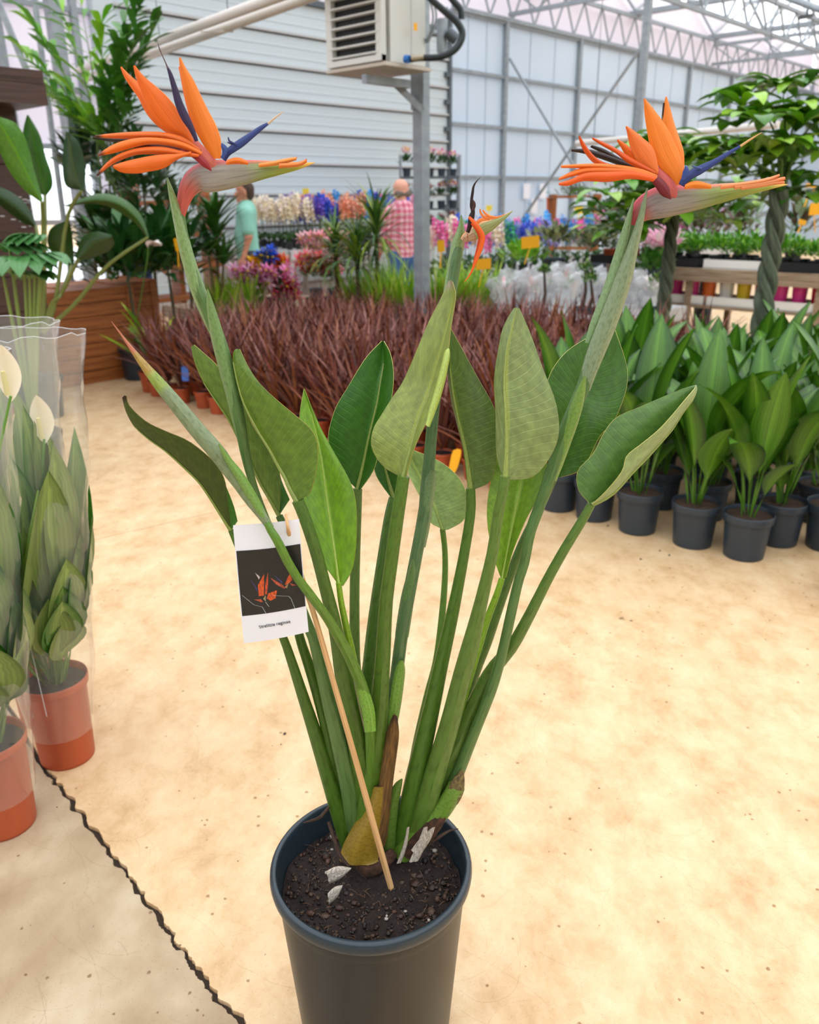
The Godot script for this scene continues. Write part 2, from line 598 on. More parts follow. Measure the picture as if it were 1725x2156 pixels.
func build_floor() -> void:
	var fl := struct("floor", "warm ochre stained concrete floor with a crack")
	# the open crack between the warm slab and the greyer one, traced on the ground
	var crack := []
	for q in [[40, 1520], [95, 1618], [125, 1655], [165, 1705], [205, 1760], [240, 1805], [275, 1850], [300, 1888], [335, 1935], [365, 1975], [390, 2010], [420, 2052], [455, 2098], [505, 2152], [560, 2225], [640, 2330]]:
		var g := G(q[0], q[1])
		crack.append([g.x, g.z])
	var NC := 260
	var line := samp(crack, NC)
	var dir := Vector2(line[NC][0] - line[0][0], line[NC][1] - line[0][1]).normalized()
	var nrm := Vector2(dir.y, -dir.x)       # towards the warm slab
	if nrm.x < 0: nrm = -nrm
	var warm_edge := PackedVector2Array()
	var grey_edge := PackedVector2Array()
	var cn := FastNoiseLite.new()
	cn.frequency = 0.09
	cn.fractal_octaves = 4
	for k in NC + 1:
		var p := Vector2(line[k][0], line[k][1]) + nrm * cn.get_noise_2d(k, 0) * 0.012
		warm_edge.append(p + nrm * (0.0062 + cn.get_noise_2d(k * 0.8, 50) * 0.006))
		grey_edge.append(p - nrm * (0.0062 + cn.get_noise_2d(k * 0.8, 90) * 0.006))
	var j0 := G(205, 1135)                     # saw cut across the hall
	var j1 := G(480, 1072)
	var jd := Vector2(j1.x - j0.x, j1.z - j0.z).normalized()
	var far_l := Vector2(j0.x, j0.z) - jd * 30.0
	var far_r := Vector2(j0.x, j0.z) + jd * 40.0
	var jn := Vector2(jd.y, -jd.x)
	if jn.y > 0: jn = -jn                       # away from the camera
	slab(fl, "slab", PackedVector2Array([far_l + jn * 0.003, far_l + jn * 60.0, far_r + jn * 60.0, far_r + jn * 0.003]), M.warm_concrete)
	# warm slab nearer: bounded by the cut, the crack and lines behind the camera
	var c_top := warm_edge[0] - dir * 3.0
	var k0 := Geometry2D.line_intersects_line(far_l, jd, warm_edge[0], -dir)
	var top: Vector2 = k0 if k0 != null else c_top
	var pts := PackedVector2Array([top + nrm * 0.004 - jn * 0.003])
	pts.append_array(warm_edge)
	pts.append(warm_edge[NC] + dir * 20.0)
	pts.append(far_r + dir * 20.0)
	pts.append(far_r - jn * 0.003)
	slab(fl, "slab", pts, M.warm_concrete)
	var q2 := PackedVector2Array([top - nrm * 0.004 - jn * 0.003])
	q2.append_array(grey_edge)
	q2.append(grey_edge[NC] + dir * 20.0)
	q2.append(far_l + dir * 20.0)
	q2.append(far_l - jn * 0.003)
	slab(fl, "slab", q2, M.grey_concrete)
	var mb := MB.new()
	mb.face([Vector3(-60, -0.011, 40), Vector3(-60, -0.011, -80), Vector3(60, -0.011, -80), Vector3(60, -0.011, 40)])
	part(fl, "crack_bed", mb, M.crack_dirt)
	var yard := struct("ground_outside", "pale bright yard seen through the door opening")
	var ym := MB.new()
	ym.box(Transform3D(Basis(HU, Vector3.UP, HN), hall(-8, -9.1, -0.02)), Vector3(26, 0.06, 18))
	part(yard, "paving", ym, M.pale_yard)

# ---------- walls ----------
func panel_quad(parent: Node3D, called: String, u0: float, u1: float, y0: float, y1: float, n: float, m: Material, t := 0.03) -> void:
	var a := hall((u0 + u1) * 0.5, n, (y0 + y1) * 0.5)
	var o := MeshInstance3D.new()
	o.name = called
	o.mesh = unit
	o.material_override = m
	o.transform = Transform3D(Basis(HU * (u1 - u0), Vector3.UP * (y1 - y0), HN * t), a)
	parent.add_child(o, true)
func build_walls() -> void:
	var w := struct("wall_left", "long greenhouse wall, white cladding and pale translucent sheets between grey rails")
	# horizontal sandwich cladding with lips, and shade strips coloured dark along the joints
	var ph := 0.45
	var mb := MB.new()
	var prof := [[0.0, 0.016], [0.004, 0.0], [0.014, 0.0], [0.02, 0.03], [0.05, 0.03], [0.058, 0.03], [0.15, 0.03], [0.156, 0.036], [0.17, 0.036], [0.176, 0.03], [0.29, 0.03], [0.296, 0.036], [0.31, 0.036], [0.316, 0.03], [0.445, 0.03], [0.45, 0.016]]
	for k in prof.size() - 1:
		var a0 := HN * float(prof[k][1]) + Vector3.UP * float(prof[k][0])
		var a1 := HN * float(prof[k + 1][1]) + Vector3.UP * float(prof[k + 1][0])
		mb.face([a0, a1, a1 + HU * 6.6, a0 + HU * 6.6])
	for e in [0.0, 6.6]: mb.face([HU * e - HN * 0.05, HU * e + HN * 0.03, HU * e + HN * 0.03 + Vector3.UP * ph, HU * e - HN * 0.05 + Vector3.UP * ph])
	mb.face([HU * 6.6 - HN * 0.05, HU * 6.6 - HN * 0.05 + Vector3.UP * ph, -HN * 0.05 + Vector3.UP * ph, -HN * 0.05])
	var pm := mb.mesh()
	for k in 9:
		var o := part(w, "cladding_panel", pm, M.sandwich_panel)
		o.position = hall(-5.5, 0.0, 0.2 + k * ph)
		panel_quad(w, "joint_shade_strip", -5.5, 1.1, 0.2 + k * ph - 0.012, 0.2 + k * ph + 0.016, 0.012, M.joint_shade, 0.03)  # dark strip painted in place of the shade under the lip
		panel_quad(w, "joint_lip", -5.5, 1.1, 0.2 + k * ph + 0.018, 0.2 + k * ph + 0.052, 0.035, M.panel_lip, 0.07)
	panel_quad(w, "plinth", -5.5, 1.1, -0.1, 0.2, 0.0, M.panel_lip, 0.1)
	panel_quad(w, "head_rail", -5.5, 1.1, 4.25, 4.33, 0.03, M.dark_steel, 0.12)
	panel_quad(w, "edge_post", 1.1, 1.18, 0, 4.6, 0.02, M.dark_steel, 0.12)
	for k in 9: panel_quad(w, "hinge", 1.0, 1.12, 0.4 + k * 0.45, 0.48 + k * 0.45, 0.07, M.dark_steel, 0.06)
	panel_quad(w, "end_post", -5.78, -5.5, 0, 5.0, 0.05, M.sandwich_panel, 0.16)
	# glazing strip over the cladding
	for k in 12: panel_quad(w, "top_pane", -5.5 + k * 0.55, -4.97 + k * 0.55, 4.33, 4.66, 0.0, M.gable_sheet, 0.02)
	for k in 12: panel_quad(w, "mullion", -5.0 + k * 0.55, -4.96 + k * 0.55, 4.33, 4.66, 0.03, M.galvanised, 0.05)
	# translucent sheets in a grid of posts and rails, with the door opening at u -6.95 .. -6.0
	var ys := [0.0, 0.95, 1.88, 2.8, 3.7, 4.63]
	var us := [1.18, 2.84, 5.49, 8.14, 10.79, 13.44, 16.09, 18.74, 20.0]
	for i in us.size() - 1:
		for j in 5: panel_quad(w, "sheet_panel", us[i], us[i + 1], ys[j], ys[j + 1], -0.02, M.poly_sheet, 0.02)
		for j in range(1, 6): bar(w, "rail", hall(us[i], 0.03, ys[j]), hall(us[i + 1], 0.03, ys[j]), 0.06, 0.06, M.galvanised)
		if i > 0: bar(w, "post", hall(us[i], 0.04, 0), hall(us[i], 0.04, 4.65), 0.09, 0.09, M.galvanised)
		for q in 2:
			var um: float = lerpf(us[i], us[i + 1], (q + 1) / 3.0)
			bar(w, "sheet_seam", hall(um, 0.0, 0), hall(um, 0.0, 4.6), 0.014, 0.014, M.poly_sheet)
	for s in [[-30.0, -22.0], [-22.0, -14.0], [-14.0, -9.6], [-9.6, -8.3], [-8.3, -6.95], [-6.0, -5.78]]:
		for j in 5: panel_quad(w, "sheet_panel", s[0], s[1], ys[j], ys[j + 1], -0.02, M.gable_sheet, 0.02)
	for j in range(2, 5): panel_quad(w, "sheet_panel", -6.95, -6.0, maxf(ys[j], 2.15), ys[j + 1], -0.02, M.gable_sheet, 0.02)
	for j in [2, 3, 4, 5]: bar(w, "rail", hall(-14, 0.03, ys[j] if j > 2 else 2.15), hall(-5.7, 0.03, ys[j] if j > 2 else 2.15), 0.06, 0.06, M.galvanised)
	for u in [-9.6, -8.3, -6.95, -6.0]: bar(w, "post", hall(u, 0.04, 0), hall(u, 0.04, 4.7), 0.08, 0.08, M.galvanised)
	# the sheets above the wall up to the roof
	for k in 24: panel_quad(w, "gable_sheet", -22.0 + k * 1.75, -20.27 + k * 1.75, 4.66, 6.0, -0.12, M.gable_sheet, 0.02)
	# end wall, far away across the hall
	var e := struct("wall_back", "far end wall of pale translucent sheets")
	for k in 10:
		for j in 5:
			var o := MeshInstance3D.new()
			o.name = "sheet_panel"
			o.mesh = unit
			o.material_override = M.poly_sheet
			o.transform = Transform3D(Basis(HN * 2.9, Vector3.UP * 0.92, HU * 0.02), hall(20.05, 1.45 + k * 2.9, 0.46 + j * 0.925))
			e.add_child(o, true)
		bar(e, "post", hall(19.98, k * 2.9, 0), hall(19.98, k * 2.9, 5.3), 0.09, 0.09, M.galvanised)
	for y in ys.slice(1): bar(e, "rail", hall(19.98, 0, y), hall(19.98, 29, y), 0.06, 0.06, M.galvanised)
	for k in 10:
		var o := MeshInstance3D.new()
		o.name = "gable_sheet"
		o.mesh = unit
		o.material_override = M.gable_sheet
		o.transform = Transform3D(Basis(HN * 2.9, Vector3.UP * 1.9, HU * 0.02), hall(20.05, 1.45 + k * 2.9, 5.6))
		e.add_child(o, true)
	# the other two sides of the hall, out of the picture
	var f := struct("wall_front", "plain grey wall closing the entrance end of the hall")
	var r := struct("wall_right", "plain grey wall on the hall's other long side")
	for k in 6:
		var o := MeshInstance3D.new()
		o.name = "sheet_panel"
		o.mesh = unit
		o.material_override = M.wall_opaque
		o.transform = Transform3D(Basis(HN * 4.9, Vector3.UP * 6.0, HU * 0.03), hall(-26.0, 2.45 + k * 4.9, 3.0))
		f.add_child(o, true)
	for k in 9:
		var o := MeshInstance3D.new()
		o.name = "sheet_panel"
		o.mesh = unit
		o.material_override = M.wall_opaque
		o.transform = Transform3D(Basis(HU * 5.2, Vector3.UP * 6.0, HN * 0.03), hall(-23.4 + k * 5.2, 29.3, 3.0))
		r.add_child(o, true)

# ---------- roof ----------
func truss(label: String, a: Vector3, b: Vector3, y0: float, y1: float, step: float, wb: float) -> void:
	var o := thing("roof_truss", label, "truss", Vector3(a.x, y0, a.z), "steel trusses under the greenhouse roof")
	var top := Vector3.UP * (y1 - y0)
	a.y = y0; b.y = y0
	bar(o, "bottom_chord", a, b, 0.07, 0.07, M.galvanised)
	bar(o, "top_chord", a + top, b + top, 0.08, 0.07, M.galvanised)
	var n := int(a.distance_to(b) / step)
	for k in n:
		var p := a.lerp(b, float(k) / n)
		var q := a.lerp(b, (k + 0.5) / n)
		var r := a.lerp(b, (k + 1.0) / n)
		bar(o, "web_bar", p + top, q, wb, wb, M.galvanised)
		bar(o, "web_bar", q, r + top, wb, wb, M.galvanised)
func build_roof() -> void:
	truss("steel lattice truss running along the top of the long wall", hall(1.2, 0.06, 0), hall(20, 0.06, 0), 4.68, 5.34, 0.72, 0.03)
	truss("steel lattice truss parallel to the long wall, carried by the tall free post", hall(-8, 3, 0), hall(20, 3, 0), 4.7, 5.3, 1.0, 0.035)
	truss("steel lattice truss in the middle of the hall, over the heater post", hall(-2.0, 6.2, 0), hall(20, 6.2, 0), 4.75, 5.3, 1.2, 0.035)
	truss("steel lattice truss spanning from the wall across the free post", hall(2.84, 0.1, 0), hall(2.84, 18, 0), 4.76, 5.2, 1.2, 0.03)
	truss("steel lattice truss spanning across the hall beyond the free post", hall(11.9, 0.1, 0), hall(11.9, 18, 0), 4.76, 5.2, 1.2, 0.03)
	var c := struct("ceiling", "ridged greenhouse roof of glass panes on aluminium bars")
	var bw := 4.55
	var ge := MB.new()
	for i in 11:
		var u0 := -26.0 + i * bw * 0.9286
		var u1 := u0 + bw * 0.9286
		var um := (u0 + u1) * 0.5
		var near := u1 > 1.0
		bar(c, "gutter", hall(u0, -0.2, 5.42), hall(u0, 29.4, 5.42), 0.16, 0.1, M.galvanised)
		bar(c, "ridge", hall(um, -0.2, 6.5), hall(um, 29.4, 6.5), 0.07, 0.09, M.galvanised)
		var cells := [0.0, 1.3, 2.6, 3.9, 5.2, 6.5, 7.8, 9.1, 10.4, 11.7, 13.0, 29.4] if near else [0.0, 9.8, 19.6, 29.4]
		for k in cells.size() - 1:
			for s in 2:
				var p0: Vector3 = hall(u0 if s == 0 else u1, cells[k], 5.48)
				var p1: Vector3 = hall(um, cells[k], 6.5)
				var q := MB.new()
				var z: Vector3 = HN * (float(cells[k + 1]) - float(cells[k]))
				q.face([p0, p1, p1 + z, p0 + z] if s == 1 else [p0, p0 + z, p1 + z, p1])
				part(c, "pane", q, M.roof_glass)
				bar(c, "glazing_bar", p0, p1, 0.04, 0.05, M.galvanised)
	# white heating pipes hanging over the bed
	var pp := thing("heating_pipe", "pair of white heating pipes hung from wires over the plants", "pipe", P(300, 100, 9.9))
	for k in 2:
		var a := P(274 + k * 26, 108 + k * 14, 10.1)
		var b := P(560 + k * 68, 2, 7.55)
		bar(pp, "tube", a - (b - a) * 0.6, b + (b - a) * 1.4, 0.085, 0.085, M.white_pipe, true)
	for f in [0.12, 0.62]:
		var a := P(287, 115, 10.1).lerp(P(594, 2, 7.55), f)
		bar(pp, "hanger", a + Vector3(0.12, 0, 0) + Vector3.UP * 0.0, a + Vector3(0.12, 2.2, 0), 0.008, 0.008, M.dark_steel, true)
		bar(pp, "clip", a - Vector3(0.14, 0.05, 0), a + Vector3(0.16, -0.05, 0), 0.02, 0.012, M.white_pipe)
	var p3 := thing("heating_pipe", "long white heating pipe crossing in front of the translucent wall", "pipe", P(1500, 278, 12.0))
	bar(p3, "tube", P(1215, 302, 13.6), P(1640, 262, 11.0), 0.085, 0.085, M.white_pipe, true)
	bar(p3, "hanger", P(1250, 298, 13.4), P(1250, 298, 13.4) + Vector3.UP * 2.9, 0.008, 0.008, M.dark_steel, true)
	bar(p3, "hanger", P(1600, 266, 11.25), P(1600, 266, 11.25) + Vector3.UP * 2.9, 0.008, 0.008, M.dark_steel, true)
	# sprinkler pipe with lamp-like head at the upper right
	var sp := thing("irrigation_boom", "dark steel pipe under the roof with a small hanging spray head", "pipe", P(1690, 20, 9.0))
	bar(sp, "tube", P(1640, -12, 9.6), P(1760, 32, 8.4), 0.06, 0.06, M.galvanised, true)
	bar(sp, "drop", P(1702, 12, 9.0), P(1700, 30, 9.0), 0.02, 0.02, M.dark_steel, true)
	bar(sp, "spray_head", P(1684, 37, 9.0), P(1710, 33, 9.0), 0.05, 0.03, M.dark_steel)

func build_posts_and_heater() -> void:
	var p := thing("steel_post", "tall galvanised post standing free in front of the translucent wall", "post", hall(2.86, 3, 0))
	bar(p, "shaft", hall(2.86, 3, 0), hall(2.86, 3, 5.4), 0.11, 0.11, M.galvanised)
	bar(p, "foot_plate", hall(2.86, 3, 0), hall(2.86, 3, 0.02), 0.25, 0.25, M.galvanised)
	var x := thing("cross_brace", "pair of thin crossed steel braces between wall post and free post", "brace", hall(2.86, 1.5, 0))
	bar(x, "brace_rod", hall(2.86, 0.12, 4.02), hall(2.86, 2.95, 0.5), 0.04, 0.04, M.galvanised)
	bar(x, "brace_rod", hall(2.9, 2.95, 3.95), hall(2.9, 0.12, 0.6), 0.04, 0.04, M.galvanised)
	# heater post
	var hp := P(888, 418, 7.5)
	hp.y = 0
	var q := thing("steel_post", "grey box-section steel post carrying the white fan heater", "post", hp)
	bar(q, "shaft", hp, hp + Vector3.UP * 5.4, 0.1, 0.1, M.galvanised)
	bar(q, "foot_plate", hp, hp + Vector3.UP * 0.02, 0.25, 0.25, M.galvanised)
	# left-hand posts by the door
	for a in [[168, 10.6, 0.14, 0.0, "broad pale steel post beside the door opening"], [122, 9.5, 0.06, -0.9, "thin round steel pole behind the fishtail palm"]]:
		var b := P(a[0], 418, a[1])
		b.y = 0
		var t := P(a[0] - a[3] * 12, 30, a[1])
		t.x = b.x - a[3] * 0.12
		t.z = b.z
		t.y = 5.3
		var o := thing("steel_post", a[4], "post", b)
		bar(o, "shaft", b, t, a[2], a[2], M.galvanised, a[3] != 0.0)
	var dg := thing("roof_stay", "slanting pale steel stay above the brown kiosk", "brace", P(30, 100, 9.0))
	bar(dg, "stay_rod", P(-6, 0, 9.0), P(57, 150, 9.0), 0.05, 0.05, M.galvanised)
	# fan heater: corner towards us, louvres facing along the bed, side panel to the hall
	var cpt := P(815, 128, 6.9)
	var h := thing("fan_heater", "white wall-hung fan heater with dark louvred front and side panel", "heater", cpt)
	var up := 1.0
	var wl := 0.6
	var sd := 0.43
	var body := MB.new()
	var ctr := cpt - HN * wl * 0.5 + HU * sd * 0.5 + Vector3.UP * up * 0.5
	body.box(Transform3D(Basis(HU, Vector3.UP, HN), ctr + HU * 0.02), Vector3(sd - 0.04, up, wl))
	part(h, "housing", body, M.heater_white, true)
	var face := MB.new()
	face.box(Transform3D(Basis(HU, Vector3.UP, HN), cpt - HN * (wl * 0.5) + Vector3.UP * (up * 0.5 + 0.02) - HU * 0.002), Vector3(0.012, up - 0.1, wl - 0.09))
	part(h, "fan_opening", face, M.near_black, true)
	for k in 14:
		var y := 0.06 + k * 0.066
		var s := cpt - HN * 0.04 + Vector3.UP * y - HU * 0.035
		bar(h, "louvre", s, s - HN * (wl - 0.08), 0.05, 0.012, M.heater_white)
	for k in 2:
		var s: Vector3 = cpt - HN * ([0.03, wl - 0.03][k] as float) - HU * 0.03
		bar(h, "frame_side", s, s + Vector3.UP * up, 0.05, 0.06, M.heater_white)
	for k in 2:
		var s: Vector3 = cpt + Vector3.UP * ([0.02, up - 0.02][k] as float) - HU * 0.03
		bar(h, "frame_rail", s, s - HN * wl, 0.06, 0.04, M.heater_white)
	var tray := MB.new()
	tray.box(Transform3D(Basis(HU, Vector3.UP, HN), ctr + Vector3.DOWN * (up * 0.5 + 0.02)), Vector3(sd + 0.09, 0.025, wl + 0.05))
	part(h, "drip_tray", tray, M.heater_tray, true)
	var seam := MB.new()
	seam.box(Transform3D(Basis(HU, Vector3.UP, HN), cpt + HU * 0.27 + Vector3.UP * up * 0.5 + HN * 0.001), Vector3(0.008, up, 0.004))
	part(h, "panel_seam", seam, M.panel_lip, true)
	var stk := MB.new()
	stk.box(Transform3D(Basis(HU, Vector3.UP, HN), P(868, 58, 7.03) + HN * 0.035), Vector3(0.035, 0.05, 0.004))
	part(h, "warning_sticker", stk, M.yellow_tag, true, "small yellow warning sticker")
	var br := MB.new()
	br.box(Transform3D(Basis(HU, Vector3.UP, HN), P(815, 172, 7.2)), Vector3(0.5, 0.06, 0.05))
	var b0 := P(850, 180, 7.45)
	br.box(Transform3D(Basis(Vector3(0.75, -0.66, 0), Vector3(0.66, 0.75, 0), Vector3.BACK), P(862, 205, 7.42)), Vector3(0.3, 0.05, 0.05))
	br.box(Transform3D(Basis(HU, Vector3.UP, HN), P(880, 190, 7.44)), Vector3(0.02, 0.28, 0.14))
	part(h, "bracket", br, M.galvanised, true)
	# hoses
	var ho := thing("heater_hose", "black rubber hose looping from the heater's blue fitting up to the valve", "hose", P(860, 125, 7.0))
	for e in [[[[858, 126, 6.98, 13], [885, 122, 6.95, 13], [925, 120, 6.95, 14], [958, 104, 6.98, 15], [974, 74, 7.0, 15], [962, 46, 7.0, 15], [930, 18, 7.0, 14], [900, -10, 7.0, 14], [880, -40, 7.0, 14]], 30], [[[972, 40, 7.05, 14], [970, 20, 7.05, 14], [955, 2, 7.05, 14], [940, -20, 7.05, 14], [930, -50, 7.05, 14]], 16]]:
		var mb := MB.new()
		stalk(mb, e[0], e[1], Color.WHITE, 10, 1.0)
		part(ho, "hose_run", mb, M.hose, true)
	var mb2 := MB.new()
	stalk(mb2, [[853, 124, 6.96, 16], [862, 125, 6.94, 16]], 2, Color.WHITE, 10, 1.0)
	part(ho, "blue_fitting", mb2, M.blue_fitting, true)
	var mb3 := MB.new()
	stalk(mb3, [[866, 123, 6.93, 10], [874, 122, 6.93, 13], [892, 120, 6.93, 10]], 4, Color.WHITE, 10, 1.0)
	part(ho, "brass_coupling", mb3, M.brass, true)
	for k in 2:
		var mb4 := MB.new()
		stalk(mb4, [[903 + k * 6, -10, 7.2, 5], [912 + k * 7, 30, 7.2, 5], [908 + k * 5, 62, 7.2, 5], [897 + k * 2, 84 + k * 5, 7.2, 5], [890, 70, 7.25, 5]], 14, Color.WHITE, 6, 1.0)
		part(ho, "cable_loop", mb4, M.galvanised, true)
	var vv := thing("heating_valve", "steel valve and pipe fittings behind the heater hoses", "valve", P(945, 72, 7.8))
	bar(vv, "pipe_stub", P(905, 70, 7.8), P(962, 72, 7.8), 0.05, 0.05, M.galvanised, true)
	bar(vv, "valve_body", P(942, 66, 7.75), P(962, 84, 7.75), 0.09, 0.09, M.dark_steel, true)
	bar(vv, "pipe_riser", P(930, 40, 7.8), P(931, 110, 7.8), 0.09, 0.09, M.galvanised, true)

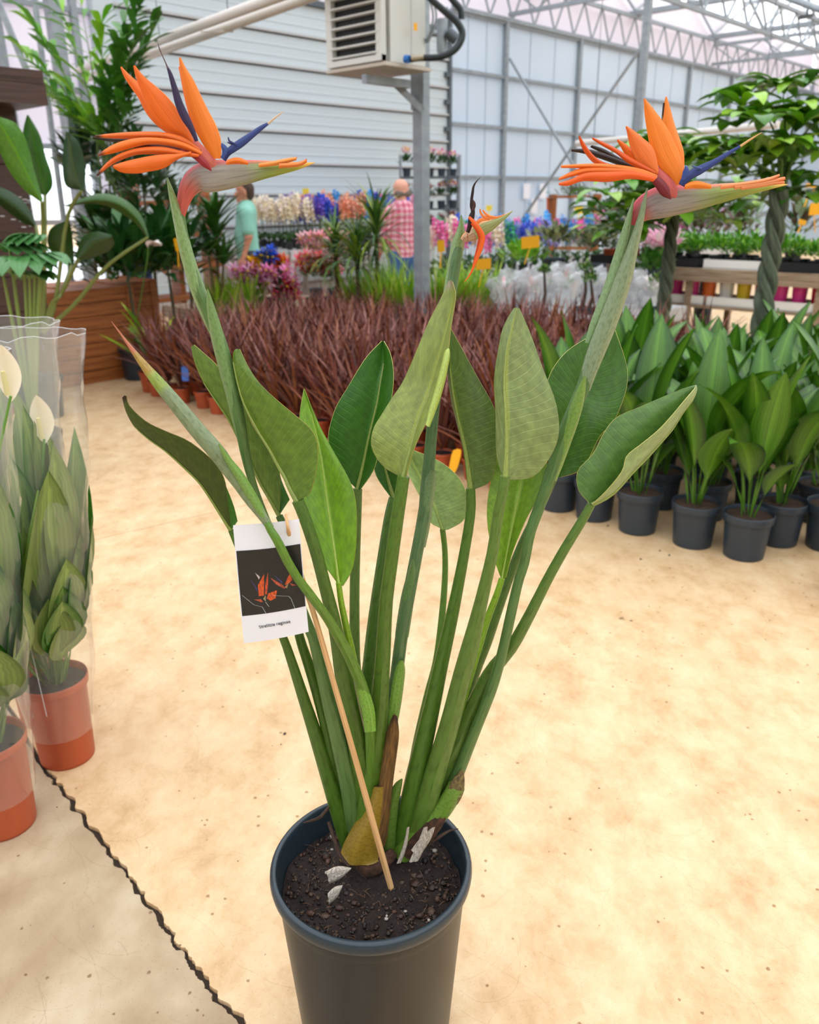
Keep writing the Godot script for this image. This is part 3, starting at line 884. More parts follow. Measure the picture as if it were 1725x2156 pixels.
# ---------- the potted bird of paradise ----------
const POT := Vector3(-0.0735, 0, -1.121)
func pts_of(o: Vector2, k: float, a: Array, d := -1.0) -> Array:    # zoomed-crop coordinates to photo pixels
	var r := []
	for q in a:
		var e := [o.x + q[0] * k, o.y + q[1] * k]
		if d >= 0: e.append(d)
		if q.size() > 2: e.append(q[2] * k)
		r.append(e)
	return r
func build_main_plant() -> void:
	var t := thing("potted_bird_of_paradise", "tall bird of paradise plant with orange and blue flowers in a charcoal pot", "plant", POT)
	# pot
	var mb := MB.new()
	lathe(mb, [[0.0, 0.004], [0.128, 0.004], [0.135, 0.0], [0.1375, 0.006], [0.140, 0.05], [0.1635, 0.365], [0.1665, 0.372], [0.168, 0.39], [0.1665, 0.394]], 72)
	part(t, "pot", mb, M.charcoal_pot, false)
	mb = MB.new()
	lathe(mb, [[0.1660, 0.390], [0.172, 0.392], [0.1752, 0.398], [0.1765, 0.406], [0.1758, 0.414], [0.1725, 0.4195], [0.168, 0.4205], [0.1645, 0.418], [0.1625, 0.41], [0.158, 0.36], [0.152, 0.28]], 72)
	part(t, "pot_rim", mb, M.slate_rim, false, "slate blue rolled pot rim")
	# soil
	var f := FastNoiseLite.new()
	f.frequency = 14.0
	f.seed = 2
	f.fractal_octaves = 4
	mb = MB.new()
	for i in 29:
		for j in 73:
			var r := 0.1575 * i / 28.0
			var a := TAU * j / 72.0
			var x := cos(a) * r
			var z := sin(a) * r
			var y := 0.366 + f.get_noise_2d(x, z) * 0.016 + 0.016 * exp(-((x - 0.01) * (x - 0.01) + (z + 0.05) * (z + 0.05)) / 0.004)
			mb.vert(Vector3(x, y, z), Vector2(x, z) * 5.0, C(46, 31, 23))
	mb.grid(0, 29, 73)
	var soil := part(t, "soil", mb, M.soil)
	mb = MB.new()
	for k in 900:
		var a := rf(0, TAU)
		var r := 0.152 * sqrt(rf(0, 1))
		var x := cos(a) * r
		var z := sin(a) * r
		var s: float = rf(0.0012, 0.0042) if rf(0, 1) < 0.93 else rf(0.004, 0.008)
		var y := 0.367 + f.get_noise_2d(x, z) * 0.016 + s * 0.4
		var col := vary([C(38, 26, 20), C(26, 20, 17), C(56, 36, 26), C(76, 54, 40)][rng.randi() % 4], 0.2)
		if rf(0, 1) < 0.02: col = C(170, 160, 150)
		ball(mb, Vector3(x, y, z), Vector3(s * rf(0.7, 1.5), s * rf(0.5, 1.0), s * rf(0.7, 1.5)), col, 3, 5)
	for k in 130:
		var a := rf(0, TAU)
		var r := 0.145 * sqrt(rf(0, 1))
		var o := Vector3(cos(a) * r, 0.373, sin(a) * r)
		var b := Vector3(rf(-1, 1), rf(-0.1, 0.25), rf(-1, 1)).normalized() * rf(0.006, 0.02)
		tube(mb, [o, o + b * 0.5 + Vector3(0, 0.002, 0), o + b], [0.0005, 0.0006, 0.0003], 4, vary(C(96, 70, 52), 0.3))
	var cr := part(soil, "soil_crumbs", mb, M.painted)
	cr.set_meta("kind", "stuff")
	# leaf colours
	var up := C(84, 146, 36)
	var up_dk := C(66, 128, 28)
	var un := C(150, 178, 84)
	var un2 := C(130, 162, 62)
	var bright := C(140, 192, 30)
	var edge := C(204, 206, 150)
	var edge_b := C(168, 160, 92)
	var st := C(96, 128, 66)
	var st_b := C(108, 140, 96)
	var lf: Array = [
		# blade outlines (L, M, R), distance at base and tip, depth of the two halves, the colours of side A and B, margin, petiole, petiole colour
		{"L": [[500, 1098], [492, 1066], [478, 1030], [462, 998], [436, 968], [396, 938], [349, 915], [309, 893], [273, 858], [263, 833]], "M": [[486, 1118], [466, 1087], [440, 1046], [417, 1014], [382, 980], [347, 949], [313, 925], [284, 899], [266, 867], [258, 838]], "R": [[484, 1092], [479, 1052], [474, 1015], [460, 985], [434, 957], [394, 927], [347, 907], [307, 887], [273, 855], [266, 833]], "d": [1.09, 1.03], "e": [0.035, -0.012], "a": C(84, 106, 26), "b": up, "edge": C(120, 116, 60), "tip": C(60, 40, 32),
			"st": [[486, 1116, 1.09, 12], [505, 1160, 1.09, 14], [535, 1225, 1.10, 15], [568, 1290, 1.11, 16], [597, 1343, 1.12, 18], [641, 1475, 1.15, 25], [667, 1555, 1.16, 30], [698, 1656, 1.17, 35], [724, 1743, 1.175, 38], [740, 1800, 1.18, 30]], "sc": C(71, 105, 30)},
		{"L": [[610, 1052], [592, 1010], [584, 975], [566, 940], [535, 900], [509, 845], [490, 814], [459, 771], [432, 746], [410, 727]], "M": [[588, 1086], [566, 1048], [545, 1012], [516, 948], [501, 922], [481, 884], [452, 841], [429, 806], [411, 765], [403, 730]], "R": [[592, 1052], [589, 1005], [588, 978], [571, 945], [537, 905], [511, 848], [492, 817], [461, 774], [434, 748], [409, 726]], "d": [1.16, 1.19], "e": [0.04, -0.006], "a": un2, "b": up, "edge": edge_b, "tip": null,
			"st": [[588, 1086, 1.16, 16], [604, 1130, 1.15, 17], [614, 1220, 1.145, 18], [624, 1300, 1.145, 19], [632, 1345, 1.145, 20], [652, 1405, 1.15, 23], [675, 1480, 1.16, 26], [697, 1570, 1.165, 26], [714, 1640, 1.175, 26], [738, 1745, 1.18, 26], [750, 1795, 1.18, 22]], "sc": C(65, 99, 28)},
		{"L": [[632, 1052], [640, 1038], [648, 1015], [652, 975], [650, 935], [640, 906], [612, 878], [580, 850], [553, 823], [532, 795], [515, 764], [503, 736]], "M": [[627, 1058], [610, 1029], [600, 1006], [585, 980], [568, 948], [548, 916], [527, 878], [510, 841], [498, 797], [491, 762], [492, 742], [498, 735]], "R": [[634, 1050], [652, 1038], [661, 1012], [668, 974], [668, 933], [655, 904], [626, 878], [591, 849], [562, 823], [539, 797], [521, 768], [505, 735]], "d": [1.06, 1.10], "e": [0.05, -0.02], "a": C(124, 158, 54), "b": up, "edge": edge_b, "tip": null,
			"st": [[627, 1054, 1.06, 26], [640, 1085, 1.06, 26], [665, 1160, 1.06, 26], [686, 1240, 1.07, 27], [701, 1298, 1.08, 29], [712, 1352, 1.09, 32], [727, 1436, 1.11, 40], [748, 1541, 1.14, 42], [760, 1620, 1.155, 42], [765, 1700, 1.17, 40], [770, 1780, 1.18, 34]], "sc": C(78, 110, 36)},
		{"L": [[704, 1218], [676, 1176], [646, 1098], [637, 1045], [632, 990], [630, 930], [632, 870], [640, 820]], "M": [[713, 1230], [706, 1170], [697, 1110], [688, 1050], [680, 990], [670, 930], [655, 870], [640, 818]], "R": [[722, 1234], [744, 1190], [751, 1110], [747, 1045], [730, 1000], [705, 955], [675, 900], [641, 819]], "d": [1.08, 1.19], "e": [-0.015, -0.012], "a": bright, "b": un, "edge": C(150, 170, 80), "tip": null,
			"st": [[713, 1226, 1.08, 12], [719, 1270, 1.085, 13], [729, 1320, 1.10, 15], [742, 1380, 1.12, 17], [752, 1450, 1.14, 20], [760, 1560, 1.16, 24], [768, 1700, 1.17, 26]], "sc": C(131, 172, 41)},
		{"L": [[746, 1024], [716, 993], [692, 930], [705, 865], [733, 815], [770, 755], [804, 718]], "M": [[753, 1031], [765, 980], [779, 913], [794, 850], [802, 800], [808, 765], [806, 718]], "R": [[760, 1030], [789, 985], [803, 920], [820, 865], [829, 800], [824, 750], [809, 718]], "d": [1.20, 1.24], "e": [-0.012, -0.03], "a": up_dk, "b": un, "edge": edge, "tip": null,
			"st": [[753, 1029, 1.20, 20], [751, 1081, 1.195, 21], [747, 1227, 1.18, 21], [747, 1352, 1.175, 22], [750, 1415, 1.175, 22], [760, 1540, 1.18, 26], [772, 1680, 1.185, 30], [780, 1770, 1.185, 28]], "sc": C(86, 115, 48)},
		{"L": [[842, 1003], [806, 980], [783, 942], [786, 905], [802, 876], [828, 835], [852, 798], [887, 716], [908, 668], [929, 628], [945, 592]], "M": [[850, 1005], [861, 960], [870, 925], [878, 895], [888, 865], [900, 835], [912, 800], [934, 722], [944, 680], [956, 625], [950, 590]], "R": [[856, 1000], [868, 958], [883, 920], [901, 885], [916, 855], [928, 825], [936, 790], [945, 735], [950, 685], [960, 625], [953, 593]], "d": [1.07, 1.13], "e": [0.015, -0.03], "a": C(168, 184, 88), "b": C(160, 182, 78), "edge": edge_b, "tip": C(196, 180, 150),
			"st": [[850, 1003, 1.07, 26], [843, 1050, 1.07, 27], [834, 1110, 1.075, 28], [824, 1185, 1.08, 28], [813, 1269, 1.09, 29], [807, 1373, 1.11, 32], [803, 1436, 1.12, 34], [798, 1510, 1.135, 38], [788, 1600, 1.15, 44], [776, 1690, 1.16, 48], [768, 1780, 1.165, 44]], "sc": C(82, 115, 38)},
		{"L": [[822, 1046], [793, 1002], [785, 960], [786, 915], [790, 878]], "M": [[829, 1050], [815, 1000], [804, 955], [795, 915], [791, 876]], "R": [[838, 1044], [838, 990], [826, 945], [808, 905], [792, 878]], "d": [1.25, 1.29], "e": [-0.01, -0.01], "a": up_dk, "b": un, "edge": edge, "tip": null,
			"st": [[829, 1048, 1.25, 20], [820, 1093, 1.24, 24], [803, 1206, 1.22, 27], [788, 1310, 1.21, 28], [778, 1394, 1.20, 28], [772, 1456, 1.195, 28], [774, 1560, 1.19, 26], [782, 1700, 1.19, 26]], "sc": C(73, 104, 35)},
		{"L": [[926, 1111], [906, 1098], [893, 1062], [872, 1022], [858, 990], [860, 954]], "M": [[932, 1116], [918, 1078], [905, 1050], [890, 1020], [874, 988], [861, 952]], "R": [[944, 1115], [976, 1095], [986, 1058], [970, 1012], [930, 974], [866, 946]], "d": [1.26, 1.33], "e": [-0.02, -0.01], "a": C(178, 206, 112), "b": up, "edge": edge, "tip": null,
			"st": [[932, 1114, 1.26, 12], [937, 1160, 1.26, 12], [937, 1220, 1.25, 13], [930, 1310, 1.23, 15], [920, 1394, 1.215, 18], [903, 1466, 1.205, 22], [880, 1580, 1.20, 28], [862, 1700, 1.20, 30]], "sc": C(94, 128, 44)},
		{"L": [[984, 1018], [976, 950], [962, 890], [950, 840], [942, 770], [947, 695]], "M": [[991, 1030], [981, 952], [967, 890], [955, 830], [948, 775], [947, 692]], "R": [[1003, 1029], [1038, 1005], [1048, 930], [1042, 864], [1003, 790], [950, 692]], "d": [1.14, 1.18], "e": [0.012, -0.012], "a": C(118, 148, 64), "b": up, "edge": edge_b, "tip": null,
			"st": [[991, 1028, 1.14, 20], [991, 1081, 1.14, 21], [978, 1164, 1.14, 22], [962, 1248, 1.14, 25], [949, 1310, 1.145, 28], [930, 1394, 1.15, 31], [912, 1477, 1.155, 35], [893, 1561, 1.16, 40], [874, 1644, 1.165, 44], [858, 1730, 1.17, 46], [848, 1790, 1.17, 40]], "sc": C(78, 115, 38)},
		{"L": [[1058, 1000], [1046, 955], [1044, 866], [1041, 800], [1050, 735], [1060, 690], [1082, 649]], "M": [[1064, 1008], [1067, 939], [1065, 866], [1062, 808], [1067, 736], [1078, 690], [1088, 648]], "R": [[1080, 1011], [1130, 998], [1173, 930], [1172, 855], [1141, 770], [1118, 705], [1094, 650]], "d": [1.05, 1.10], "e": [0.012, 0.022], "a": C(158, 178, 104), "b": up, "edge": edge_b, "tip": null,
			"st": [[1064, 1003, 1.05, 22], [1058, 1040, 1.05, 22], [1049, 1085, 1.055, 23], [1037, 1164, 1.06, 24], [1020, 1239, 1.07, 27], [1003, 1310, 1.085, 32], [987, 1373, 1.095, 38], [970, 1436, 1.11, 40], [949, 1519, 1.125, 42], [924, 1603, 1.14, 44], [902, 1680, 1.15, 46], [880, 1760, 1.16, 44], [870, 1795, 1.165, 36]], "sc": C(91, 122, 48)},
		{"L": [[1051, 1206], [1040, 1172], [1028, 1110], [1027, 1060], [1035, 1010], [1050, 950], [1107, 890]], "M": [[1057, 1220], [1067, 1171], [1078, 1113], [1090, 1055], [1098, 1017], [1106, 960], [1111, 888]], "R": [[1066, 1216], [1079, 1165], [1105, 1100], [1128, 1055], [1145, 1010], [1150, 950], [1114, 890]], "d": [1.13, 1.19], "e": [-0.012, -0.02], "a": C(150, 196, 50), "b": un, "edge": C(176, 190, 100), "tip": null,
			"st": [[1057, 1218, 1.13, 13], [1047, 1250, 1.13, 14], [1024, 1310, 1.14, 16], [1008, 1360, 1.145, 18], [985, 1430, 1.15, 22], [955, 1530, 1.165, 26], [920, 1640, 1.175, 28], [885, 1750, 1.18, 28]], "sc": C(131, 173, 43)},
		{"L": [[1161, 995], [1153, 930], [1150, 850], [1158, 790], [1200, 735], [1278, 691]], "M": [[1168, 1005], [1188, 940], [1220, 852], [1238, 817], [1263, 760], [1285, 690]], "R": [[1180, 1005], [1227, 985], [1262, 920], [1297, 878], [1322, 790], [1294, 691]], "d": [1.22, 1.27], "e": [-0.012, -0.02], "a": C(84, 136, 36), "b": un, "edge": edge, "tip": null,
			"st": [[1168, 1003, 1.22, 16], [1140, 1065, 1.215, 17], [1104, 1135, 1.21, 18], [1079, 1198, 1.205, 20], [1053, 1269, 1.20, 22], [1024, 1352, 1.195, 25], [999, 1415, 1.19, 26], [974, 1498, 1.185, 28], [935, 1600, 1.185, 32], [895, 1710, 1.185, 34], [875, 1780, 1.185, 32]], "sc": C(76, 107, 39)},
		{"L": [[1240, 1058], [1219, 1032], [1217, 992], [1250, 955], [1272, 912], [1299, 879], [1348, 857], [1391, 838], [1440, 818], [1463, 811]], "M": [[1245, 1063], [1290, 1040], [1330, 997], [1362, 965], [1391, 933], [1417, 903], [1438, 870], [1460, 842], [1468, 822], [1467, 812]], "R": [[1247, 1062], [1280, 1030], [1310, 992], [1320, 960], [1352, 934], [1387, 905], [1414, 876], [1444, 840], [1461, 820], [1465, 811]], "d": [1.12, 1.20], "e": [-0.01, -0.05], "a": C(108, 152, 62), "b": C(172, 206, 132), "edge": edge, "tip": null,
			"st": [[1245, 1062, 1.12, 18], [1225, 1098, 1.12, 20], [1190, 1155, 1.12, 21], [1154, 1219, 1.125, 22], [1116, 1294, 1.13, 24], [1079, 1360, 1.14, 27], [1041, 1406, 1.15, 31], [1012, 1456, 1.155, 34], [978, 1532, 1.16, 38], [941, 1607, 1.165, 40], [905, 1690, 1.17, 42], [880, 1765, 1.175, 38]], "sc": C(89, 120, 48)},
	]
	for q in lf:
		var b := MB.new()
		blade(b, q.L, q.M, q.R, q.d[0], q.d[1], q.e[0], q.e[1], q.a, q.b, q.edge, 28, 6, 0.0009, 0.06, q.tip)
		var o := part(t, "leaf", b, M.strelitzia_leaf, true)
		b = MB.new()
		stalk(b, q.st, 28, q.sc, 12, 0.8)
		var rib := []                     # the petiole runs on as the midrib
		var nm: int = q.M.size()
		for i in nm:
			var f2 := float(i) / (nm - 1)
			if f2 > 0.86: break
			rib.append([q.M[i][0], q.M[i][1], lerpf(q.d[0], q.d[1], f2) - 0.0012, lerpf(minf(q.st[0][3] * 0.62, 13.0), 1.6, sqrt(f2))])
		stalk(b, rib, 20, (q.sc as Color).lerp(C(196, 200, 110), 0.4), 8, 0.5)
		part(o, "petiole", b, M.stalk)
		if q.st[0][0] == 850:      # the margin of this blade is rolled towards us
			b = MB.new()
			blade(b, [[897, 895], [905, 860], [917, 820], [929, 775], [937, 742], [943, 735]], [[900, 898], [912, 858], [926, 815], [938, 768], [942, 744], [944, 734]], [[904, 899], [921, 855], [935, 810], [945, 762], [947, 745], [946, 736]], 1.055, 1.085, 0.01, 0.01, C(176, 196, 96), C(160, 182, 78), C(190, 190, 120), 14, 4, 0.0012, 0.4)
			part(o, "rolled_margin", b, M.stalk)
	# --- flower stalks and sheaths ---
	var fl := group_part(t, "flower")
	var sb := MB.new()
	stalk(sb, [[381, 452, 1.10, 17], [388, 500, 1.10, 19], [398, 550, 1.10, 21], [416, 605, 1.10, 24], [438, 655, 1.10, 27], [458, 705, 1.10, 27], [473, 750, 1.10, 27], [487, 800, 1.10, 27], [497, 850, 1.10, 25], [507, 900, 1.10, 24], [516, 950, 1.105, 22], [530, 1010, 1.11, 17], [548, 1060, 1.11, 15], [575, 1130, 1.115, 17], [615, 1230, 1.12, 20], [650, 1320, 1.125, 23], [662, 1350, 1.125, 24], [679, 1419, 1.13, 28], [698, 1496, 1.14, 33], [717, 1576, 1.15, 36], [735, 1656, 1.16, 38], [744, 1720, 1.17, 38], [752, 1790, 1.175, 32]], 60, C(90, 122, 66), 12, 0.85)
	part(fl, "stalk", sb, M.stalk, true)
	sheath(fl, [[352, 374, 0.6], [362, 410, 12], [375, 460, 20], [387, 510, 25], [399, 555, 27], [415, 605, 29], [434, 650, 30], [448, 685, 26], [460, 715, 18]], 1.09, C(128, 158, 100), C(206, 200, 110))
	sheath(fl, [[437, 609, 0.6], [442, 640, 14], [452, 685, 24], [465, 735, 28], [478, 780, 30], [492, 835, 29], [503, 885, 27], [512, 930, 20]], 1.088, C(116, 148, 88), C(206, 206, 130))
	bird_flower_one(fl)
	var fr := group_part(t, "flower")
	sb = MB.new()
	stalk(sb, [[1333, 474, 1.15, 20], [1322, 530, 1.15, 24], [1305, 590, 1.15, 26], [1285, 650, 1.15, 28], [1262, 705, 1.15, 30], [1244, 760, 1.15, 30], [1230, 810, 1.145, 29], [1212, 852, 1.14, 28], [1188, 910, 1.135, 27], [1165, 982, 1.13, 26], [1149, 1030, 1.125, 25], [1133, 1075, 1.125, 24], [1116, 1123, 1.12, 23], [1104, 1185, 1.12, 22], [1091, 1227, 1.12, 21], [1074, 1302, 1.12, 22], [1058, 1373, 1.125, 22], [1040, 1436, 1.13, 24], [1024, 1480, 1.135, 24], [1003, 1532, 1.14, 24], [978, 1594, 1.15, 26], [950, 1660, 1.16, 28], [905, 1740, 1.17, 30], [880, 1785, 1.175, 26]], 60, C(86, 120, 62), 12, 0.85)
	part(fr, "stalk", sb, M.stalk, true)
	sheath(fr, [[1335, 418, 0.6], [1326, 455, 10], [1316, 500, 20], [1303, 550, 26], [1288, 600, 28], [1270, 650, 28], [1254, 690, 26], [1242, 725, 20]], 1.142, C(126, 156, 108), C(210, 180, 110))
	sheath(fr, [[1363, 396, 0.6], [1352, 450, 12], [1336, 510, 20], [1320, 565, 30], [1302, 620, 36], [1280, 680, 38], [1258, 735, 36], [1240, 785, 30], [1230, 820, 24]], 1.13, C(132, 150, 116), C(206, 140, 106))
	sheath(fr, [[1232, 792, 0.6], [1226, 815, 14], [1216, 850, 24], [1203, 890, 27], [1188, 930, 28], [1172, 975, 27], [1160, 1010, 22]], 1.122, C(120, 156, 70), C(206, 206, 120))
	bird_flower_two(fr)
	var fm := group_part(t, "flower")
	sb = MB.new()
	stalk(sb, [[966, 520, 1.2, 18], [960, 550, 1.2, 22], [953, 600, 1.2, 23], [944, 660, 1.19, 23], [934, 730, 1.18, 22], [925, 790, 1.175, 22], [917, 840, 1.17, 23], [911, 890, 1.165, 24], [905, 960, 1.16, 25], [898, 1030, 1.15, 26], [893, 1085, 1.15, 26], [878, 1164, 1.145, 26], [862, 1248, 1.14, 27], [847, 1331, 1.145, 27], [836, 1415, 1.15, 27], [827, 1477, 1.155, 27], [818, 1540, 1.16, 28], [806, 1640, 1.17, 30], [795, 1760, 1.18, 30]], 50, C(88, 118, 76), 12, 0.85)
	part(fm, "stalk", sb, M.stalk, true)
	sheath(fm, [[971, 453, 0.6], [971, 483, 14], [966, 509, 24], [959, 542, 26], [952, 581, 24], [945, 620, 22]], 1.195, C(128, 158, 104), C(196, 196, 96))
	sheath(fm, [[912, 990, 10], [905, 1020, 24], [898, 1060, 27], [890, 1110, 28], [882, 1150, 27]], 1.14, C(110, 140, 96), C(150, 130, 90))
	sheath(fm, [[870, 1177, 2], [868, 1205, 16], [860, 1250, 26], [852, 1300, 28], [846, 1340, 27]], 1.13, C(92, 130, 72), C(120, 150, 80))
	sheath(fm, [[846, 1390, 6], [842, 1408, 22], [836, 1440, 28], [830, 1480, 29], [823, 1520, 28], [816, 1560, 26]], 1.14, C(120, 164, 66), C(170, 140, 80))
	bird_flower_dry(fm)
	# the closed bud leaning out in front of the card
	var bud := group_part(t, "flower_bud")
	sb = MB.new()
	var bt := func(f2: float, _a: float) -> Color:
		if f2 < 0.14: return C(190, 112, 84)
		if f2 < 0.22: return C(170, 140, 70)
		if f2 < 0.3: return C(140, 158, 72)
		return C(126, 142, 104)
	stalk(sb, [[235, 677, 0.97, 1], [266, 719, 0.97, 6], [298, 762, 0.97, 16], [336, 809, 0.97, 27], [377, 858, 0.97, 32], [417, 907, 0.97, 35], [458, 954, 0.97, 36], [481, 986, 0.97, 33], [504, 1017, 0.97, 30], [527, 1052, 0.97, 25], [553, 1087, 0.97, 20], [570, 1112, 0.97, 16]], 46, bt, 14, 0.75)
	part(bud, "bud_sheath", sb, M.stalk, true)
	sheath(bud, [[461, 935, 1], [480, 968, 12], [502, 1000, 20], [526, 1040, 22], [550, 1080, 18], [566, 1106, 12]], 0.958, C(118, 156, 74), C(196, 190, 110))
	sb = MB.new()
	stalk(sb, [[562, 1102, 0.965, 13], [570, 1116, 0.965, 17], [586, 1142, 0.965, 19], [605, 1181, 0.97, 20], [626, 1216, 0.98, 19], [647, 1244, 0.99, 20], [668, 1272, 1.0, 20], [690, 1302, 1.02, 21], [724, 1360, 1.05, 23], [748, 1410, 1.075, 24], [764, 1450, 1.09, 24], [776, 1500, 1.11, 23], [780, 1560, 1.13, 22], [782, 1640, 1.15, 22], [784, 1740, 1.165, 22]], 40, C(94, 134, 46), 12, 0.9)
	part(bud, "stalk", sb, M.stalk, true)
	sheath(bud, [[742, 1402, 1], [752, 1424, 14], [765, 1458, 24], [776, 1500, 26], [780, 1540, 22]], 1.08, C(120, 166, 60), C(160, 180, 90))
	# --- dead sheaths, stubs and husks at the foot ---
	sb = MB.new()
	blade(sb, [[740, 1812], [758, 1775], [785, 1715], [798, 1650], [806, 1590], [815, 1545], [829, 1506]], [[765, 1814], [788, 1775], [805, 1715], [813, 1650], [820, 1590], [828, 1545], [832, 1503]], [[795, 1806], [812, 1770], [820, 1710], [826, 1650], [834, 1590], [839, 1545], [835, 1508]], 1.135, 1.12, 0.02, 0.02, C(140, 98, 46), C(120, 80, 40), C(150, 120, 80), 20, 5, 0.0025, 0.2, C(86, 52, 34))
	part(t, "dead_sheath", sb, M.bark, true, "withered brown and yellow leaf sheath")
	sb = MB.new()
	blade(sb, [[716, 1812], [724, 1780], [745, 1740], [770, 1700], [790, 1655]], [[760, 1820], [770, 1785], [785, 1745], [797, 1705], [806, 1655]], [[802, 1812], [806, 1780], [811, 1745], [815, 1705], [818, 1655]], 1.125, 1.13, 0.03, 0.03, C(146, 118, 40), C(120, 90, 50), C(110, 84, 50), 12, 5, 0.003, 0.25)
	part(t, "dead_sheath", sb, M.stalk, true, "withered brown and yellow leaf sheath")
	sb = MB.new()
	stalk(sb, [[845, 1800, 1.16, 40], [872, 1770, 1.155, 42], [905, 1735, 1.15, 42], [935, 1700, 1.145, 40], [955, 1668, 1.14, 38], [962, 1655, 1.14, 37]], 12, C(104, 140, 50), 14, 0.8)
	part(t, "cut_stub", sb, M.stalk, true)
	sb = MB.new()
	stalk(sb, [[950, 1688, 1.138, 30], [958, 1668, 1.136, 36], [966, 1645, 1.135, 28], [974, 1622, 1.135, 6]], 8, C(136, 116, 70), 10, 0.5)
	part(t, "dead_sheath", sb, M.bark, true, "dry broken sheath tip")
	for a in [[[815, 1800, 1.165, 34], [818, 1740, 1.165, 36], [826, 1690, 1.165, 30], [838, 1655, 1.165, 18], [847, 1640, 1.165, 3]], [[858, 1800, 1.15, 30], [880, 1775, 1.145, 40], [915, 1735, 1.14, 34], [940, 1700, 1.14, 20]], [[752, 1812, 1.14, 30], [775, 1825, 1.13, 44], [805, 1815, 1.135, 36], [830, 1795, 1.14, 22]]]:
		sb = MB.new()
		stalk(sb, a, 10, C(98, 130, 50) if a[0][0] == 815 else C(92, 60, 40), 10, 0.6)
		part(t, "basal_sheath", sb, M.bark if a[0][0] != 815 else M.stalk, true)
	for a in [[[[836, 1818], [850, 1780], [858, 1742]], [[844, 1816], [856, 1782], [862, 1740]], 1.11], [[[866, 1790], [890, 1760], [912, 1742]], [[884, 1800], [905, 1770], [916, 1741]], 1.11], [[[862, 1815], [880, 1775], [893, 1742]], [[880, 1812], [896, 1778], [900, 1740]], 1.105], [[[688, 1834], [712, 1824], [740, 1828]], [[694, 1860], [716, 1850], [738, 1830]], 1.085], [[[690, 1882], [705, 1868], [722, 1864]], [[694, 1902], [710, 1888], [720, 1868]], 1.06]]:
		sb = MB.new()
		var mid := []
		for k in 3: mid.append([(a[0][k][0] + a[1][k][0]) * 0.5, (a[0][k][1] + a[1][k][1]) * 0.5])
		blade(sb, a[0], mid, a[1], a[2], a[2], 0.004, 0.004, C(226, 212, 196), C(206, 188, 170), C(190, 160, 130), 8, 3, 0.0012, 0.3)
		part(t, "dry_husk", sb, M.bark, true, "pale papery husk")
	for a in [[[692, 1700, 1.16, 7], [675, 1720, 1.14, 8], [655, 1728, 1.12, 6], [640, 1732, 1.11, 3]], [[692, 1730, 1.15, 8], [705, 1770, 1.13, 9], [715, 1800, 1.12, 9], [735, 1825, 1.11, 7]], [[905, 1775, 1.14, 10], [925, 1762, 1.14, 8], [945, 1750, 1.15, 5], [965, 1745, 1.15, 2]]]:
		sb = MB.new()
		stalk(sb, a, 10, C(82, 58, 46), 7, 1.0)
		part(t, "surface_root", sb, M.bark, true)
func sheath(parent: Node3D, px: Array, d: float, col: Color, edge: Color) -> void:
	# a pointed sheath wrapping the stalk, tip first; the margin runs down both sides
	var L := []
	var Mm := []
	var R := []
	for i in px.size():
		var a: Array = px[maxi(i - 1, 0)]
		var b: Array = px[mini(i + 1, px.size() - 1)]
		var t := Vector2(b[0] - a[0], b[1] - a[1]).normalized()
		var n := Vector2(-t.y, t.x) * float(px[i][2]) * 0.5
		L.push_front([px[i][0] - n.x if n.x > 0 else px[i][0] + n.x, px[i][1] - n.y if n.x > 0 else px[i][1] + n.y])
		R.push_front([px[i][0] + n.x if n.x > 0 else px[i][0] - n.x, px[i][1] + n.y if n.x > 0 else px[i][1] - n.y])
		Mm.push_front([px[i][0], px[i][1]])
	var mb := MB.new()
	blade(mb, L, Mm, R, d + 0.011, d - 0.006, 0.012, 0.012, col, col, edge, 22, 5, 0.0012, 0.32)
	part(parent, "sheath", mb, M.stalk, true)
func petal(parent: Node3D, called: String, o: Vector2, k: float, L: Array, R: Array, d: float, bow: float, ca: Color, edge: Color, tip = null) -> void:
	# outlines run from tip to base in the crop's units; stored base to tip
	var l := pts_of(o, k, L)
	var r := pts_of(o, k, R)
	l.reverse()
	r.reverse()
	if l[0].size() > 2 or r.size() != l.size():
		pass
	var n := maxi(l.size(), r.size())
	var ls := samp(l, n * 2)
	var rs := samp(r, n * 2)
	var m := []
	for i in ls.size(): m.append([(ls[i][0] + rs[i][0]) * 0.5, (ls[i][1] + rs[i][1]) * 0.5])
	var mb := MB.new()
	blade(mb, ls, m, rs, d, d + bow, 0.004, 0.004, ca, ca, edge, 20, 4, 0.0016, 0.14, tip)
	part(parent, called, mb, M.petal, true)
func ramp(st: Array, f: float) -> Color:
	for k in st.size() - 1:
		if f < float(st[k + 1][0]): return (st[k][1] as Color).lerp(st[k + 1][1], clampf((f - float(st[k][0])) / (float(st[k + 1][0]) - float(st[k][0])), 0, 1))
	return st[-1][1]
